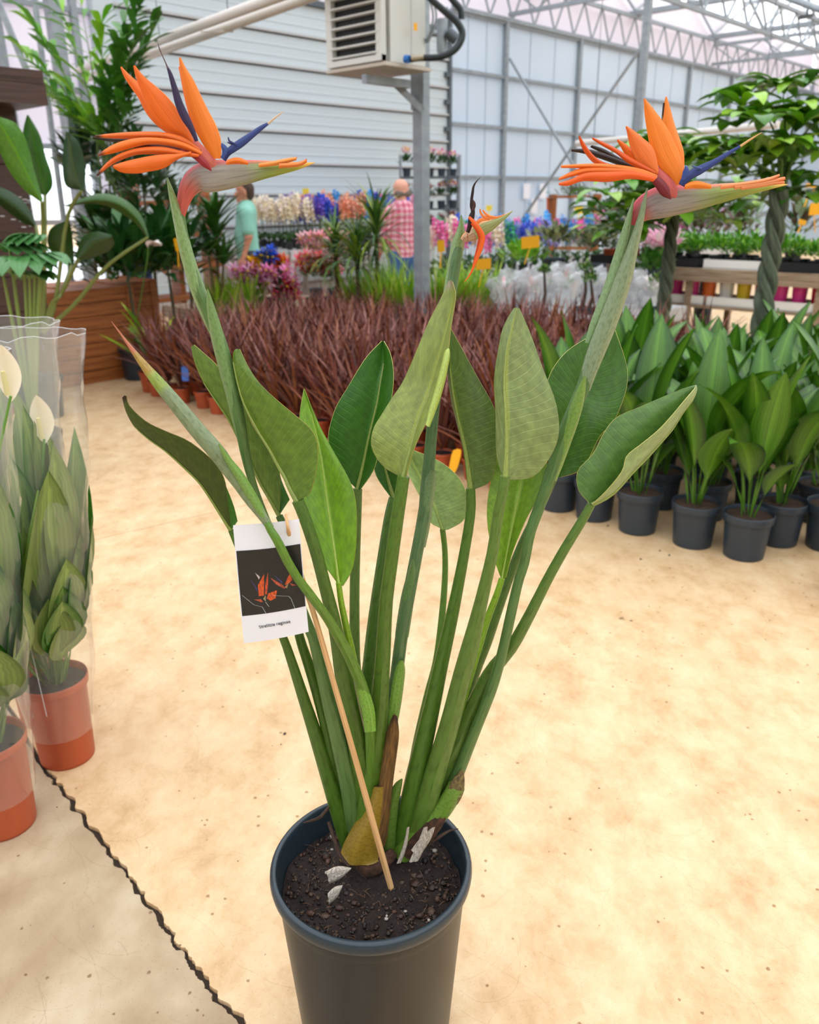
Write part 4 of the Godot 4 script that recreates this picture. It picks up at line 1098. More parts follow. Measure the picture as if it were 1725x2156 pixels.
func bird_flower_one(fl: Node3D) -> void:
	var o := Vector2(190, 80)
	var k := 0.284
	var d := 1.10
	var cl := func(f: float, a: float) -> Color:
		var w := f + sin(a * 3.0) * 0.015
		var low := ramp([[0.0, C(206, 92, 80)], [0.2, C(206, 96, 84)], [0.3, C(170, 130, 118)], [0.36, C(160, 150, 142)], [0.6, C(152, 146, 128)], [0.7, C(140, 156, 76)], [0.86, C(166, 176, 60)], [0.95, C(236, 176, 76)]], w)
		var top := ramp([[0.0, C(206, 80, 76)], [0.3, C(200, 70, 78)], [0.62, C(210, 86, 80)], [0.78, C(228, 140, 76)], [1.0, C(240, 180, 84)]], w)
		return low.lerp(top, smoothstep(0.4, 0.75, sin(a)))
	var mb := MB.new()
	stalk(mb, pts_of(o, k, [[672, 1325, 60], [690, 1220, 95], [725, 1120, 140], [790, 1050, 190], [880, 1028, 232], [1000, 1015, 218], [1150, 995, 178], [1300, 975, 132], [1450, 960, 84], [1560, 945, 48], [1668, 924, 3]], d), 44, cl, 18, 0.62)
	part(fl, "spathe", mb, M.spathe, true, "grey and pink beak-shaped spathe with a green tip")
	var og := C(248, 150, 46)
	var og2 := C(246, 130, 34)
	var ye := C(250, 186, 70)
	petal(fl, "sepal", o, k, [[665, 145], [668, 215], [680, 300], [705, 430], [745, 570], [795, 700], [850, 800], [925, 895]], [[666, 145], [706, 225], [762, 310], [815, 425], [872, 540], [925, 640], [965, 760], [965, 895]], d - 0.01, 0.0, og, ye)
	petal(fl, "sepal", o, k, [[660, 215], [680, 320], [705, 450], [760, 640], [860, 820]], [[662, 215], [700, 320], [760, 450], [860, 640], [930, 820]], d + 0.01, 0.01, og2, ye)
	petal(fl, "sepal", o, k, [[325, 205], [345, 300], [395, 420], [450, 550], [520, 640], [600, 700], [680, 722], [750, 775]], [[326, 205], [400, 290], [485, 362], [570, 440], [640, 530], [700, 630], [745, 715], [762, 770]], d - 0.015, -0.01, og2, ye)
	petal(fl, "sepal", o, k, [[228, 215], [258, 290], [310, 372], [362, 445], [412, 545], [475, 625], [560, 695], [700, 770]], [[229, 215], [285, 272], [352, 332], [420, 420], [500, 520], [580, 610], [660, 690], [740, 770]], d + 0.005, 0.01, og2, ye)
	petal(fl, "sepal", o, k, [[35, 732], [200, 742], [400, 745], [560, 750], [700, 795], [800, 840]], [[35, 728], [200, 708], [400, 698], [560, 706], [700, 745], [820, 830]], d - 0.02, -0.02, C(242, 124, 34), C(120, 60, 30), C(90, 50, 30))
	petal(fl, "sepal", o, k, [[60, 872], [170, 850], [300, 815], [430, 785], [560, 792], [700, 822], [820, 868]], [[60, 868], [170, 796], [300, 754], [440, 742], [600, 756], [720, 790], [830, 850]], d - 0.03, -0.03, C(246, 136, 40), ye, C(130, 70, 40))
	petal(fl, "sepal", o, k, [[50, 1022], [130, 955], [220, 905], [350, 862], [520, 860], [660, 872], [800, 880]], [[50, 1016], [130, 925], [230, 858], [370, 818], [540, 812], [690, 845], [810, 868]], d - 0.035, -0.03, C(240, 118, 32), C(150, 80, 40), C(80, 50, 34))
	petal(fl, "sepal", o, k, [[170, 955], [230, 992], [345, 1000], [440, 985], [550, 960], [640, 900], [740, 860]], [[170, 950], [240, 925], [330, 902], [450, 878], [560, 866], [660, 862], [750, 845]], d - 0.04, -0.03, C(244, 126, 34), C(200, 90, 40))
	petal(fl, "withered_petal", o, k, [[330, 815], [420, 820], [520, 835], [640, 858], [760, 872]], [[330, 795], [420, 778], [520, 790], [640, 815], [770, 845]], d - 0.02, -0.02, C(96, 42, 30), C(50, 26, 22))
	petal(fl, "withered_petal", o, k, [[20, 742], [120, 758], [220, 768], [330, 762], [480, 750]], [[20, 736], [120, 744], [220, 748], [330, 744], [480, 742]], d - 0.005, 0.0, C(46, 30, 26), C(40, 28, 24))
	mb = MB.new()
	stalk(mb, pts_of(o, k, [[960, 990, 10], [905, 940, 90], [880, 915, 104], [830, 860, 95], [780, 800, 80], [740, 760, 60], [715, 740, 30]], d - 0.005), 14, C(226, 130, 110), 12, 0.6)
	part(fl, "throat", mb, M.petal, true)
	mb = MB.new()
	stalk(mb, pts_of(o, k, [[900, 985, 8], [860, 940, 50], [810, 895, 56], [760, 860, 50], [700, 845, 40], [640, 850, 24]], d - 0.03), 14, C(168, 44, 50), 10, 0.6)
	part(fl, "throat", mb, M.petal, true)
	mb = MB.new()
	stalk(mb, pts_of(o, k, [[790, 765, 28], [750, 670, 46], [705, 590, 66], [660, 490, 62], [625, 370, 46], [595, 270, 32], [575, 222, 18]], d - 0.028), 24, C(58, 44, 84), 10, 0.5)
	stalk(mb, pts_of(o, k, [[576, 226, 14], [560, 185, 9], [535, 130, 8], [512, 75, 9], [502, 38, 4]], d - 0.028), 12, C(96, 72, 70), 8, 1.0)
	part(fl, "tongue_petal", mb, M.petal, true, "dark violet tongue petal")
	mb = MB.new()
	stalk(mb, pts_of(o, k, [[985, 900, 52], [1020, 850, 52], [1075, 808, 62], [1130, 770, 62], [1200, 718, 48], [1270, 665, 36], [1326, 630, 18]], d - 0.02), 24, C(52, 74, 142), 10, 0.5)
	stalk(mb, pts_of(o, k, [[975, 780, 8], [985, 800, 34], [1000, 830, 46], [990, 870, 30], [985, 895, 16]], d - 0.03), 12, C(66, 90, 160), 8, 0.4)
	stalk(mb, pts_of(o, k, [[1080, 790, 18], [1050, 775, 16], [1030, 760, 14], [1024, 735, 8]], d - 0.025), 10, C(40, 50, 110), 8, 0.6)
	stalk(mb, pts_of(o, k, [[1070, 785, 16], [1040, 782, 14], [1018, 772, 8]], d - 0.02), 8, C(40, 50, 110), 8, 0.6)
	part(fl, "tongue_petal", mb, M.petal, true, "blue arrow-shaped tongue petal")
	mb = MB.new()
	stalk(mb, pts_of(o, k, [[1318, 636, 18], [1370, 592, 14], [1410, 562, 9], [1437, 543, 3]], d - 0.02), 10, C(226, 212, 178), 8, 0.8)
	part(fl, "stigma", mb, M.petal, true)
	petal(fl, "sepal", o, k, [[1010, 915], [1060, 893], [1110, 893], [1170, 920]], [[1010, 935], [1060, 930], [1110, 930], [1170, 935]], d - 0.03, 0.0, C(246, 140, 44), ye)
	petal(fl, "bract_tip", o, k, [[1532, 886], [1450, 898], [1350, 918], [1250, 935]], [[1530, 900], [1450, 925], [1350, 945], [1250, 955]], d - 0.015, 0.0, C(246, 170, 80), C(220, 140, 70))
	petal(fl, "bract_tip", o, k, [[1605, 900], [1560, 920], [1500, 930], [1400, 935]], [[1606, 918], [1560, 945], [1500, 955], [1400, 960]], d - 0.02, 0.0, C(240, 150, 70), C(220, 140, 70))
func bird_flower_two(fl: Node3D) -> void:
	var o := Vector2(1170, 190)
	var k := 0.2899
	var d := 1.15
	var cl := func(f: float, a: float) -> Color:
		var w := f + sin(a * 3.0) * 0.015
		var low := ramp([[0.0, C(200, 66, 78)], [0.14, C(196, 70, 80)], [0.24, C(168, 116, 112)], [0.3, C(150, 136, 132)], [0.5, C(144, 134, 118)], [0.62, C(132, 148, 72)], [0.85, C(160, 174, 66)], [0.95, C(242, 190, 96)]], w)
		var top := ramp([[0.0, C(206, 60, 74)], [0.24, C(204, 60, 78)], [0.54, C(216, 84, 88)], [0.7, C(232, 146, 104)], [1.0, C(246, 190, 110)]], w)
		return low.lerp(top, smoothstep(0.4, 0.75, sin(a)))
	var mb := MB.new()
	stalk(mb, pts_of(o, k, [[545, 1030, 60], [562, 975, 90], [600, 905, 140], [665, 850, 195], [760, 815, 228], [880, 798, 212], [1020, 780, 180], [1180, 752, 142], [1340, 725, 106], [1500, 702, 66], [1600, 692, 34], [1688, 685, 3]], d), 44, cl, 18, 0.62)
	part(fl, "spathe", mb, M.spathe, true, "grey and crimson beak-shaped spathe with a green tip")
	var og := C(250, 156, 50)
	var og2 := C(246, 130, 36)
	var ye := C(252, 190, 80)
	petal(fl, "sepal", o, k, [[645, 62], [650, 160], [665, 265], [690, 400], [722, 500], [775, 575], [835, 625], [885, 690]], [[646, 62], [702, 130], [765, 212], [822, 295], [872, 400], [912, 500], [932, 600], [905, 690]], d - 0.015, 0.0, og, ye)
	petal(fl, "sepal", o, k, [[803, 48], [786, 140], [782, 250], [805, 340], [840, 440], [880, 600]], [[804, 48], [832, 140], [862, 250], [897, 350], [930, 460], [930, 620]], d + 0.01, 0.01, og, ye)
	petal(fl, "withered_petal", o, k, [[786, 92], [780, 150], [776, 220], [790, 320]], [[790, 92], [792, 150], [790, 220], [810, 320]], d + 0.02, 0.0, C(60, 34, 28), C(40, 24, 20))
	petal(fl, "sepal", o, k, [[513, 263], [528, 330], [545, 400], [590, 500], [650, 560], [730, 600]], [[514, 263], [572, 300], [635, 352], [695, 405], [728, 480], [745, 590]], d - 0.02, -0.01, C(248, 146, 70), C(250, 190, 120))
	petal(fl, "sepal", o, k, [[450, 362], [482, 420], [525, 485], [590, 545], [660, 575], [730, 610]], [[450, 360], [502, 390], [565, 442], [645, 502], [710, 560], [745, 605]], d - 0.015, 0.0, og2, ye)
	petal(fl, "sepal", o, k, [[268, 352], [345, 402], [440, 455], [525, 525], [610, 568], [720, 610]], [[268, 347], [335, 376], [405, 408], [490, 458], [580, 510], [730, 595]], d - 0.025, -0.02, C(232, 100, 28), C(110, 50, 30))
	petal(fl, "sepal", o, k, [[172, 337], [188, 400], [228, 470], [290, 532], [380, 560], [520, 580]], [[173, 333], [215, 400], [268, 470], [335, 520], [420, 545], [540, 565]], d - 0.02, -0.02, C(240, 104, 28), C(150, 60, 30))
	petal(fl, "withered_petal", o, k, [[115, 440], [220, 460], [350, 502], [480, 548], [600, 585]], [[115, 432], [235, 432], [370, 470], [480, 515], [610, 570]], d - 0.01, 0.0, C(48, 32, 28), C(200, 180, 160))
	petal(fl, "withered_petal", o, k, [[255, 410], [330, 450], [420, 500], [520, 545]], [[262, 402], [350, 430], [440, 480], [540, 535]], d, 0.0, C(40, 28, 26), C(36, 26, 24))
	petal(fl, "sepal", o, k, [[40, 560], [170, 562], [310, 568], [480, 585], [620, 605], [720, 640]], [[40, 550], [190, 540], [340, 538], [500, 552], [630, 578], [740, 620]], d - 0.03, -0.03, C(248, 146, 54), ye)
	petal(fl, "sepal", o, k, [[25, 650], [130, 622], [240, 605], [400, 612], [580, 615], [720, 650]], [[25, 642], [110, 598], [215, 564], [370, 556], [540, 570], [740, 630]], d - 0.035, -0.03, C(248, 134, 42), ye)
	petal(fl, "sepal", o, k, [[25, 686], [95, 690], [200, 656], [380, 662], [550, 640], [710, 660]], [[25, 678], [115, 650], [225, 605], [400, 596], [570, 595], [730, 640]], d - 0.045, -0.03, C(242, 108, 28), C(230, 120, 50))
	mb = MB.new()
	stalk(mb, pts_of(o, k, [[880, 790, 10], [845, 735, 100], [815, 690, 104], [785, 640, 90], [755, 600, 70], [735, 570, 40]], d - 0.01), 12, C(222, 120, 112), 12, 0.6)
	part(fl, "throat", mb, M.petal, true)
	mb = MB.new()
	stalk(mb, pts_of(o, k, [[840, 790, 8], [800, 740, 74], [765, 690, 78], [725, 650, 66], [680, 615, 44], [640, 600, 24]], d - 0.03), 12, C(130, 38, 48), 10, 0.6)
	part(fl, "throat", mb, M.petal, true)
	mb = MB.new()
	stalk(mb, pts_of(o, k, [[915, 690, 50], [945, 645, 60], [990, 610, 64], [1050, 578, 66], [1150, 525, 46], [1250, 462, 32], [1348, 404, 18]], d - 0.025), 24, C(50, 72, 140), 10, 0.5)
	stalk(mb, pts_of(o, k, [[942, 548, 6], [950, 570, 36], [945, 600, 44], [925, 650, 24]], d - 0.035), 10, C(62, 90, 166), 8, 0.4)
	stalk(mb, pts_of(o, k, [[1060, 570, 18], [1020, 560, 16], [990, 548, 5]], d - 0.03), 8, C(70, 92, 160), 8, 0.6)
	part(fl, "tongue_petal", mb, M.petal, true, "blue arrow-shaped tongue petal")
	mb = MB.new()
	stalk(mb, pts_of(o, k, [[1342, 408, 18], [1400, 368, 16], [1450, 336, 11], [1500, 306, 3]], d - 0.025), 10, C(222, 190, 120), 8, 0.8)
	part(fl, "stigma", mb, M.petal, true)
	petal(fl, "sepal", o, k, [[940, 690], [985, 668], [1045, 664], [1130, 690]], [[940, 715], [985, 710], [1045, 710], [1130, 712]], d - 0.03, 0.0, C(250, 156, 44), ye)
	for q in [[[1628, 612], [1540, 640], [1400, 665], [1200, 690], [1628, 620], [1540, 662], [1400, 690], [1200, 716]], [[1668, 632], [1580, 648], [1450, 672], [1300, 690], [1668, 646], [1580, 676], [1450, 700], [1300, 716]], [[1664, 664], [1600, 664], [1500, 678], [1350, 696], [1664, 676], [1600, 682], [1500, 700], [1350, 720]]]:
		petal(fl, "bract_tip", o, k, q.slice(0, 4), q.slice(4), d - 0.03, 0.0, C(246, 170, 110), C(240, 140, 100))
func bird_flower_dry(fl: Node3D) -> void:
	var o := Vector2(920, 360)
	var k := 0.1299
	var d := 1.19
	var cl := func(f: float, a: float) -> Color:
		if sin(a) > 0.6: return C(232, 160, 110)
		return C(150, 158, 96) if f > 0.3 else C(196, 160, 126)
	var mb := MB.new()
	stalk(mb, pts_of(o, k, [[420, 1130, 90], [470, 1080, 150], [600, 1010, 230], [750, 930, 236], [880, 868, 186], [1020, 788, 110], [1150, 708, 50], [1232, 640, 5]], d), 26, cl, 14, 0.55)
	part(fl, "spathe", mb, M.spathe, true, "half withered green spathe")
	mb = MB.new()
	stalk(mb, pts_of(o, k, [[500, 1000, 60], [535, 890, 80], [565, 740, 96], [585, 660, 70], [570, 560, 74], [565, 470, 50], [580, 350, 46], [600, 240, 34], [650, 160, 18], [712, 98, 4]], d - 0.02), 30, C(44, 26, 26), 9, 0.7)
	stalk(mb, pts_of(o, k, [[580, 640, 40], [605, 580, 50], [605, 520, 46], [580, 470, 24]], d - 0.03), 10, C(80, 50, 44), 8, 0.7)
	part(fl, "withered_petal", mb, M.petal, true, "black shrivelled petal")
	for q in [[[520, 745, 40], [600, 830, 66], [690, 940, 70], [745, 1060, 76], [725, 1200, 74], [685, 1330, 66], [625, 1480, 50], [550, 1660, 30], [445, 1800, 8], 0.0], [[560, 850, 30], [650, 960, 50], [700, 1080, 56], [675, 1220, 56], [640, 1360, 50], [590, 1530, 26], [545, 1690, 6], 0.01]]:
		mb = MB.new()
		stalk(mb, pts_of(o, k, q.slice(0, q.size() - 1), d - 0.035 + float(q[-1])), 24, C(244, 116, 30) if q[-1] == 0.0 else C(226, 92, 24), 8, 0.35)
		part(fl, "sepal", mb, M.petal, true)
	for q in [[[702, 612, 20], [712, 680, 34], [770, 740, 44], [880, 765, 44], [1000, 745, 30], [1100, 705, 12]], [[745, 630, 20], [790, 690, 40], [860, 735, 40], [960, 745, 26]], [[640, 850, 60], [720, 790, 60], [800, 780, 50], [860, 790, 20]]]:
		mb = MB.new()
		stalk(mb, pts_of(o, k, q, d - 0.02), 14, C(244, 150, 66), 8, 0.4)
		part(fl, "sepal", mb, M.petal, true)
	mb = MB.new()
	for j in 16:
		var a := Vector2(rf(430, 640), rf(1000, 1120))
		var b := a + Vector2(rf(-80, 10), rf(60, 200))
		stalk(mb, pts_of(o, k, [[a.x, a.y, 14], [(a.x + b.x) * 0.5 + 10, (a.y + b.y) * 0.5, 9], [b.x, b.y, 3]], d - 0.03 + rf(-0.01, 0.01)), 5, vary(C(186, 140, 100), 0.2), 5, 0.6)
	part(fl, "dry_fibres", mb, M.petal, true).set_meta("kind", "stuff")

# ---------- the card on its stake ----------
func build_label_card() -> void:
	var d := 1.0
	var TL := P(491, 1106, d - 0.012)
	var TR := P(630, 1093, d - 0.016)
	var BR := P(650, 1330, d + 0.005)
	var BL := P(514, 1354, d + 0.008)
	var t := thing("plant_label", "white plant card printed Strelitzia reginae on a bamboo stake", "label", P(819, 1854, 1.09))
	var nrm := (TR - TL).cross(TL - BL).normalized()
	if nrm.dot(EYE - TL) < 0: nrm = -nrm
	var mb := MB.new()
	var q := func(u: float, v: float, off: float) -> Vector3:
		var bend := sin(PI * u) * 0.003 + sin(PI * v) * 0.002
		return TL.lerp(TR, u).lerp(BL.lerp(BR, u), v) + nrm * (bend + off)
	for side in 2:
		var s := mb.v.size()
		for i in 13:
			for j in 9: mb.vert(q.call(j / 8.0, i / 12.0, 0.0004 if side == 0 else -0.0004), Vector2(j / 8.0, i / 12.0))
		mb.grid(s, 13, 9, side == 1)
	var card := part(t, "card", mb, M.card_white, true)
	mb = MB.new()
	for i in 13:
		for j in 9: mb.vert(q.call(0.018 + j / 8.0 * 0.972, 0.2 + i / 12.0 * 0.55, 0.0009), Vector2(j / 8.0, i / 12.0))
	mb.grid(0, 13, 9)
	var pm := mat("card_photo", Color.WHITE, 0.3)
	pm.albedo_texture = card_print()
	part(card, "photo_print", mb, pm, false, "dark printed photograph of two orange flowers")
	# the printed name
	var tm := TextMesh.new()
	var sf := SystemFont.new()
	sf.font_names = PackedStringArray(["Droid Sans"])
	tm.font = sf
	tm.text = "Strelitzia reginae"
	tm.font_size = 32
	tm.pixel_size = 0.001
	tm.depth = 0.002
	var o := MeshInstance3D.new()
	o.name = "lettering"
	o.mesh = tm
	o.material_override = M.ink
	card.add_child(o)
	var x := (BR - BL).normalized()
	var y := nrm.cross(x).normalized()
	var w := (q.call(0.77, 0.87, 0.0) - q.call(0.24, 0.87, 0.0) as Vector3).length()
	var k := w / 0.262
	o.transform = Transform3D(Basis(x * k, y * k, nrm * 0.2), q.call(0.505, 0.862, 0.0009))
	mb = MB.new()
	var a := P(603, 1088, d - 0.03)
	var b := P(607, 1111, d - 0.03)
	stalk(mb, [[602, 1084, 0.992, 6], [606, 1110, 0.972, 7], [612, 1135, 0.992, 10], [640, 1228, 1.018, 11], [662, 1296, 1.02, 11.5], [700, 1428, 1.04, 12], [740, 1568, 1.06, 12.5], [780, 1712, 1.08, 13.5], [819, 1852, 1.09, 13], [824, 1870, 1.09, 12]], 40, Color.WHITE, 10, 1.0)
	part(t, "stake", mb, M.bamboo, true)
func card_print() -> ImageTexture:
	var w := 288
	var h := 264
	var im := Image.create(w, h, false, Image.FORMAT_RGB8)
	var f := FastNoiseLite.new()
	f.frequency = 0.02
	for y in h:
		for x in w:
			var k := 0.13 + f.get_noise_2d(x, y) * 0.02
			im.set_pixel(x, y, Color(k * 1.02, k, k * 0.98))
	var poly := func(p: Array, c: Color) -> void:
		var pv := PackedVector2Array()
		for e in p: pv.append(Vector2(e[0], e[1]))
		for y in h:
			for x in w:
				if Geometry2D.is_point_in_polygon(Vector2(x, y), pv): im.set_pixel(x, y, c.lerp(c.darkened(0.35), clampf(f.get_noise_2d(x * 6, y * 2) + 0.4, 0, 1)))
	var og := S(236, 96, 44)
	poly.call([[100, 122], [118, 98], [112, 150], [108, 186], [84, 186], [86, 140]], og)
	poly.call([[136, 92], [132, 140], [122, 182], [112, 182], [120, 138]], S(214, 84, 52))
	poly.call([[78, 90], [98, 108], [92, 118]], S(226, 206, 206))
	poly.call([[128, 180], [168, 172], [160, 204], [136, 212], [120, 200]], og)
	poly.call([[50, 108], [86, 160], [78, 166]], S(64, 60, 110))
	poly.call([[60, 198], [92, 200], [104, 214], [92, 212]], S(200, 90, 60))
	poly.call([[104, 200], [116, 184], [114, 212]], S(196, 180, 130))
	for q in [[[8, 176], [60, 222]], [[60, 222], [96, 234]], [[96, 234], [110, 264]], [[112, 214], [126, 236]], [[150, 192], [218, 206]], [[218, 206], [228, 220]], [[228, 220], [240, 262]]]:
		for s in 90:
			var p: Vector2 = Vector2(q[0][0], q[0][1]).lerp(Vector2(q[1][0], q[1][1]), s / 89.0)
			for e in 2: im.set_pixel(clampi(int(p.x) + e, 0, w - 1), clampi(int(p.y), 0, h - 1), S(176, 190, 190))
	poly.call([[144, 116], [190, 148], [208, 168], [200, 170], [166, 146]], S(206, 92, 66))
	poly.call([[158, 104], [200, 144], [192, 146]], S(66, 66, 140))
	poly.call([[218, 130], [232, 112], [240, 140], [222, 152], [206, 156]], og)
	poly.call([[206, 164], [224, 146], [214, 172]], S(190, 150, 110))
	poly.call([[226, 150], [258, 166], [236, 164]], S(200, 90, 60))
	return ImageTexture.create_from_image(im)

# ---------- pots ----------
func pot_mesh(rt: float, rb: float, h: float, lip: float, sides := 28) -> ArrayMesh:
	var mb := MB.new()
	lathe(mb, [[0.0, 0.004], [rb * 0.94, 0.004], [rb, 0.0], [rb * 1.01, 0.008], [lerpf(rb, rt, 0.72) * 0.965, h - lip], [rt * 0.985, h - lip + 0.003], [rt, h - lip * 0.6], [rt * 1.005, h - 0.006], [rt * 0.99, h], [rt * 0.955, h - 0.003], [rt * 0.9, h - lip]], sides)
	return mb.mesh()
func soil_mesh(r: float, y: float, col: Color) -> ArrayMesh:
	var mb := MB.new()
	for i in 5:
		for j in 19:
			var a := TAU * j / 18.0
			var q := r * i / 4.0
			mb.vert(Vector3(cos(a) * q, y + (rf(-0.006, 0.006) if i < 4 and j < 18 else 0.0), sin(a) * q), Vector2(cos(a) * q, sin(a) * q) * 5.0, vary(col, 0.2))
	mb.grid(0, 5, 19)
	return mb.mesh()

# ---------- sleeved peace lilies at the left ----------
func build_peace_lilies() -> void:
	var specs := [
		[P(142, 1582, 1.975), 0.0, "sleeved peace lily with one small white flower, on the warm side of the crack", 3],
		[P(8, 1712, 1.70), 1.1, "sleeved peace lily with a large white flower, on the greyer slab beside the crack", 5],
		[Vector3(-1.14, 0, -2.17), 2.3, "sleeved peace lily standing behind the other two sleeved ones", 9]]
	for q in specs:
		rng.seed = q[3]
		var at: Vector3 = q[0]
		at.y = 0
		var t := thing("potted_peace_lily", q[2], "plant", at, "peace lilies in clear plastic sleeves")
		var ph := 0.265
		part(t, "pot", pot_mesh(0.091, 0.074, ph, 0.03, 40), M.terracotta_plastic)
		part(t, "soil", soil_mesh(0.084, ph - 0.02, C(50, 38, 30)), M.soil)
		var L0: Array = []
		var n := 38
		for k in n:
			var az: float = (PI * 0.5 if k % 2 else -PI * 0.5) + rf(-1.1, 1.1)
			var outer := float(k) / n
			var mb := MB.new()
			var L := lerpf(0.26, 0.84, outer) * rf(0.88, 1.1)
			var lean := lerpf(0.42, 0.04, outer) + rf(-0.06, 0.2) * outer
			var under := rf(0, 1) < 0.45
			var col := vary(C(36, 104, 16) if not under else C(112, 136, 66), 0.2)
			var o := Vector3(sin(az), 0, cos(az)) * rf(0.0, 0.03) + Vector3.UP * (ph - 0.02)
			gleaf(mb, o, az, L, rf(0.11, 0.15), lean, lean + rf(-0.3, 0.15), 0.42, -0.25, col, 12, 0.38, 0.035, C(150, 176, 90))
			part(t, "leaf", mb, M.glossy_foliage)
		var fl := [[18, 780, 0.17, 0.06], [80, 885, 0.12, 0.05]] if q[3] == 5 else [[86, 885, 0.12, 0.05]] if q[3] == 3 else []
		if q[3] == 5: fl = [[14, 788, 0.115, 0.045]]
		for e in fl:
			var c := P(e[0], e[1], -at.z - 0.02) - at
			var mb := MB.new()
			tube(mb, [Vector3(0, ph, 0), Vector3(c.x * 0.4, (ph + c.y) * 0.55, c.z * 0.4), c - Vector3(0, e[2] * 0.4, 0)], [0.004, 0.0035, 0.003], 7, C(110, 160, 70))
			var f := part(t, "flower_stem", mb, M.foliage)
			mb = MB.new()
			gleaf(mb, c - Vector3(0, e[2] * 0.5, 0), 3.4, e[2] * 1.05, e[3] * 1.1, 0.25, -0.35, 0.45, -0.35, C(244, 238, 214), 12, 0.0, 0.0, C(232, 226, 190))
			part(f, "white_spathe", mb, M.flower, false, "creamy white spathe")
			mb = MB.new()
			tube(mb, [c - Vector3(0, e[2] * 0.35, -0.012), c + Vector3(0, e[2] * 0.08, 0.014)], [0.006, 0.005], 8, C(226, 220, 160))
			part(f, "spadix", mb, M.flower)
		# the clear sleeve: a crinkled cone open at the top
		var mb := MB.new()
		var rows := 40
		var cols := 44
		var fz := FastNoiseLite.new()
		fz.seed = q[3]
		fz.frequency = 1.0
		for i in rows + 1:
			var v := float(i) / rows
			var y := lerpf(0.10, 1.21, v)
			for j in cols + 1:
				var a := TAU * j / cols
				var r := lerpf(0.092, 0.105, v) if v > 0.15 else lerpf(0.087, 0.0935, v / 0.15)
				if v > 0.14: r += fz.get_noise_3d(cos(a) * 2.2, v * 5.0, sin(a) * 2.2) * 0.010
				r += fz.get_noise_3d(cos(a) * 9.0, v * 3.0 + 7.0, sin(a) * 9.0) * 0.0022
				# the film lies flat across at the top, as two sheets welded along the sides
				var sx := 1.0 + 1.15 * v
				var sz := 1.0 + 0.1 * v
				var wob := Vector3(0, fz.get_noise_2d(a * 2.0, 3.0) * 0.012 * v, 0)
				mb.vert(Vector3(cos(a) * r * sx, y, sin(a) * r * sz) + wob, Vector2(float(j) / cols, v))
		mb.grid(0, rows + 1, cols + 1, true)
		part(t, "clear_sleeve", mb, M.clear_sleeve, false, "transparent plastic sleeve")
		var hem := MB.new()
		var hp := []
		var hr := []
		for j in cols + 1:
			hp.append(mb.v[rows * (cols + 1) + j])
			hr.append(0.0009)
		tube(hem, hp, hr, 5, Color.WHITE, 1.0, false)
		part(t, "sleeve_hem", hem, M.milky_wrap)
		# the weld down the front of the sleeve
		var seam := MB.new()
		var sp := []
		var sr := []
		for i in 24:
			var v := i / 23.0
			sp.append(Vector3(0.012 - v * 0.03, lerpf(0.2, 1.2, v), lerpf(0.094, 0.092, v) + 0.004))
			sr.append(0.0011)
		tube(seam, sp, sr, 5, Color.WHITE)
		part(t, "sleeve_weld", seam, M.milky_wrap)

# ---------- the bed of red cordylines ----------
func cordyline(called: String, label: String, split: bool, sd: int) -> Node3D:
	rng.seed = sd
	var t := thing(called, label, "plant", Vector3.ZERO, "red-leaved cordylines set out on the floor")
	part(t, "pot", pot_shared[0], M.terracotta_plastic)
	part(t, "soil", pot_shared[1], M.soil)
	var all := MB.new()
	var n := 46
	for k in n:
		var mb := MB.new() if split else all
		var o2 := float(k) / n
		var az := k * 2.4 + rf(-0.3, 0.3)
		var a0 := lerpf(0.75, 0.04, o2) + rf(-0.1, 0.1)
		var col := vary([C(112, 60, 52), C(90, 44, 40), C(146, 92, 82), C(136, 76, 40), C(78, 36, 32), C(164, 114, 102)][rng.randi() % 6], 0.2)
		gleaf(mb, Vector3(0, 0.12 + 0.06 * o2, 0), az, rf(0.44, 0.64), rf(0.016, 0.026), a0, a0 + rf(0.1, 0.8), 0.35, 0.35, col, 7)
		if split: part(t, "leaf", mb, M.matte_foliage)
	if not split: part(t, "foliage", all, M.matte_foliage).set_meta("kind", "stuff")
	return t
var pot_shared := []
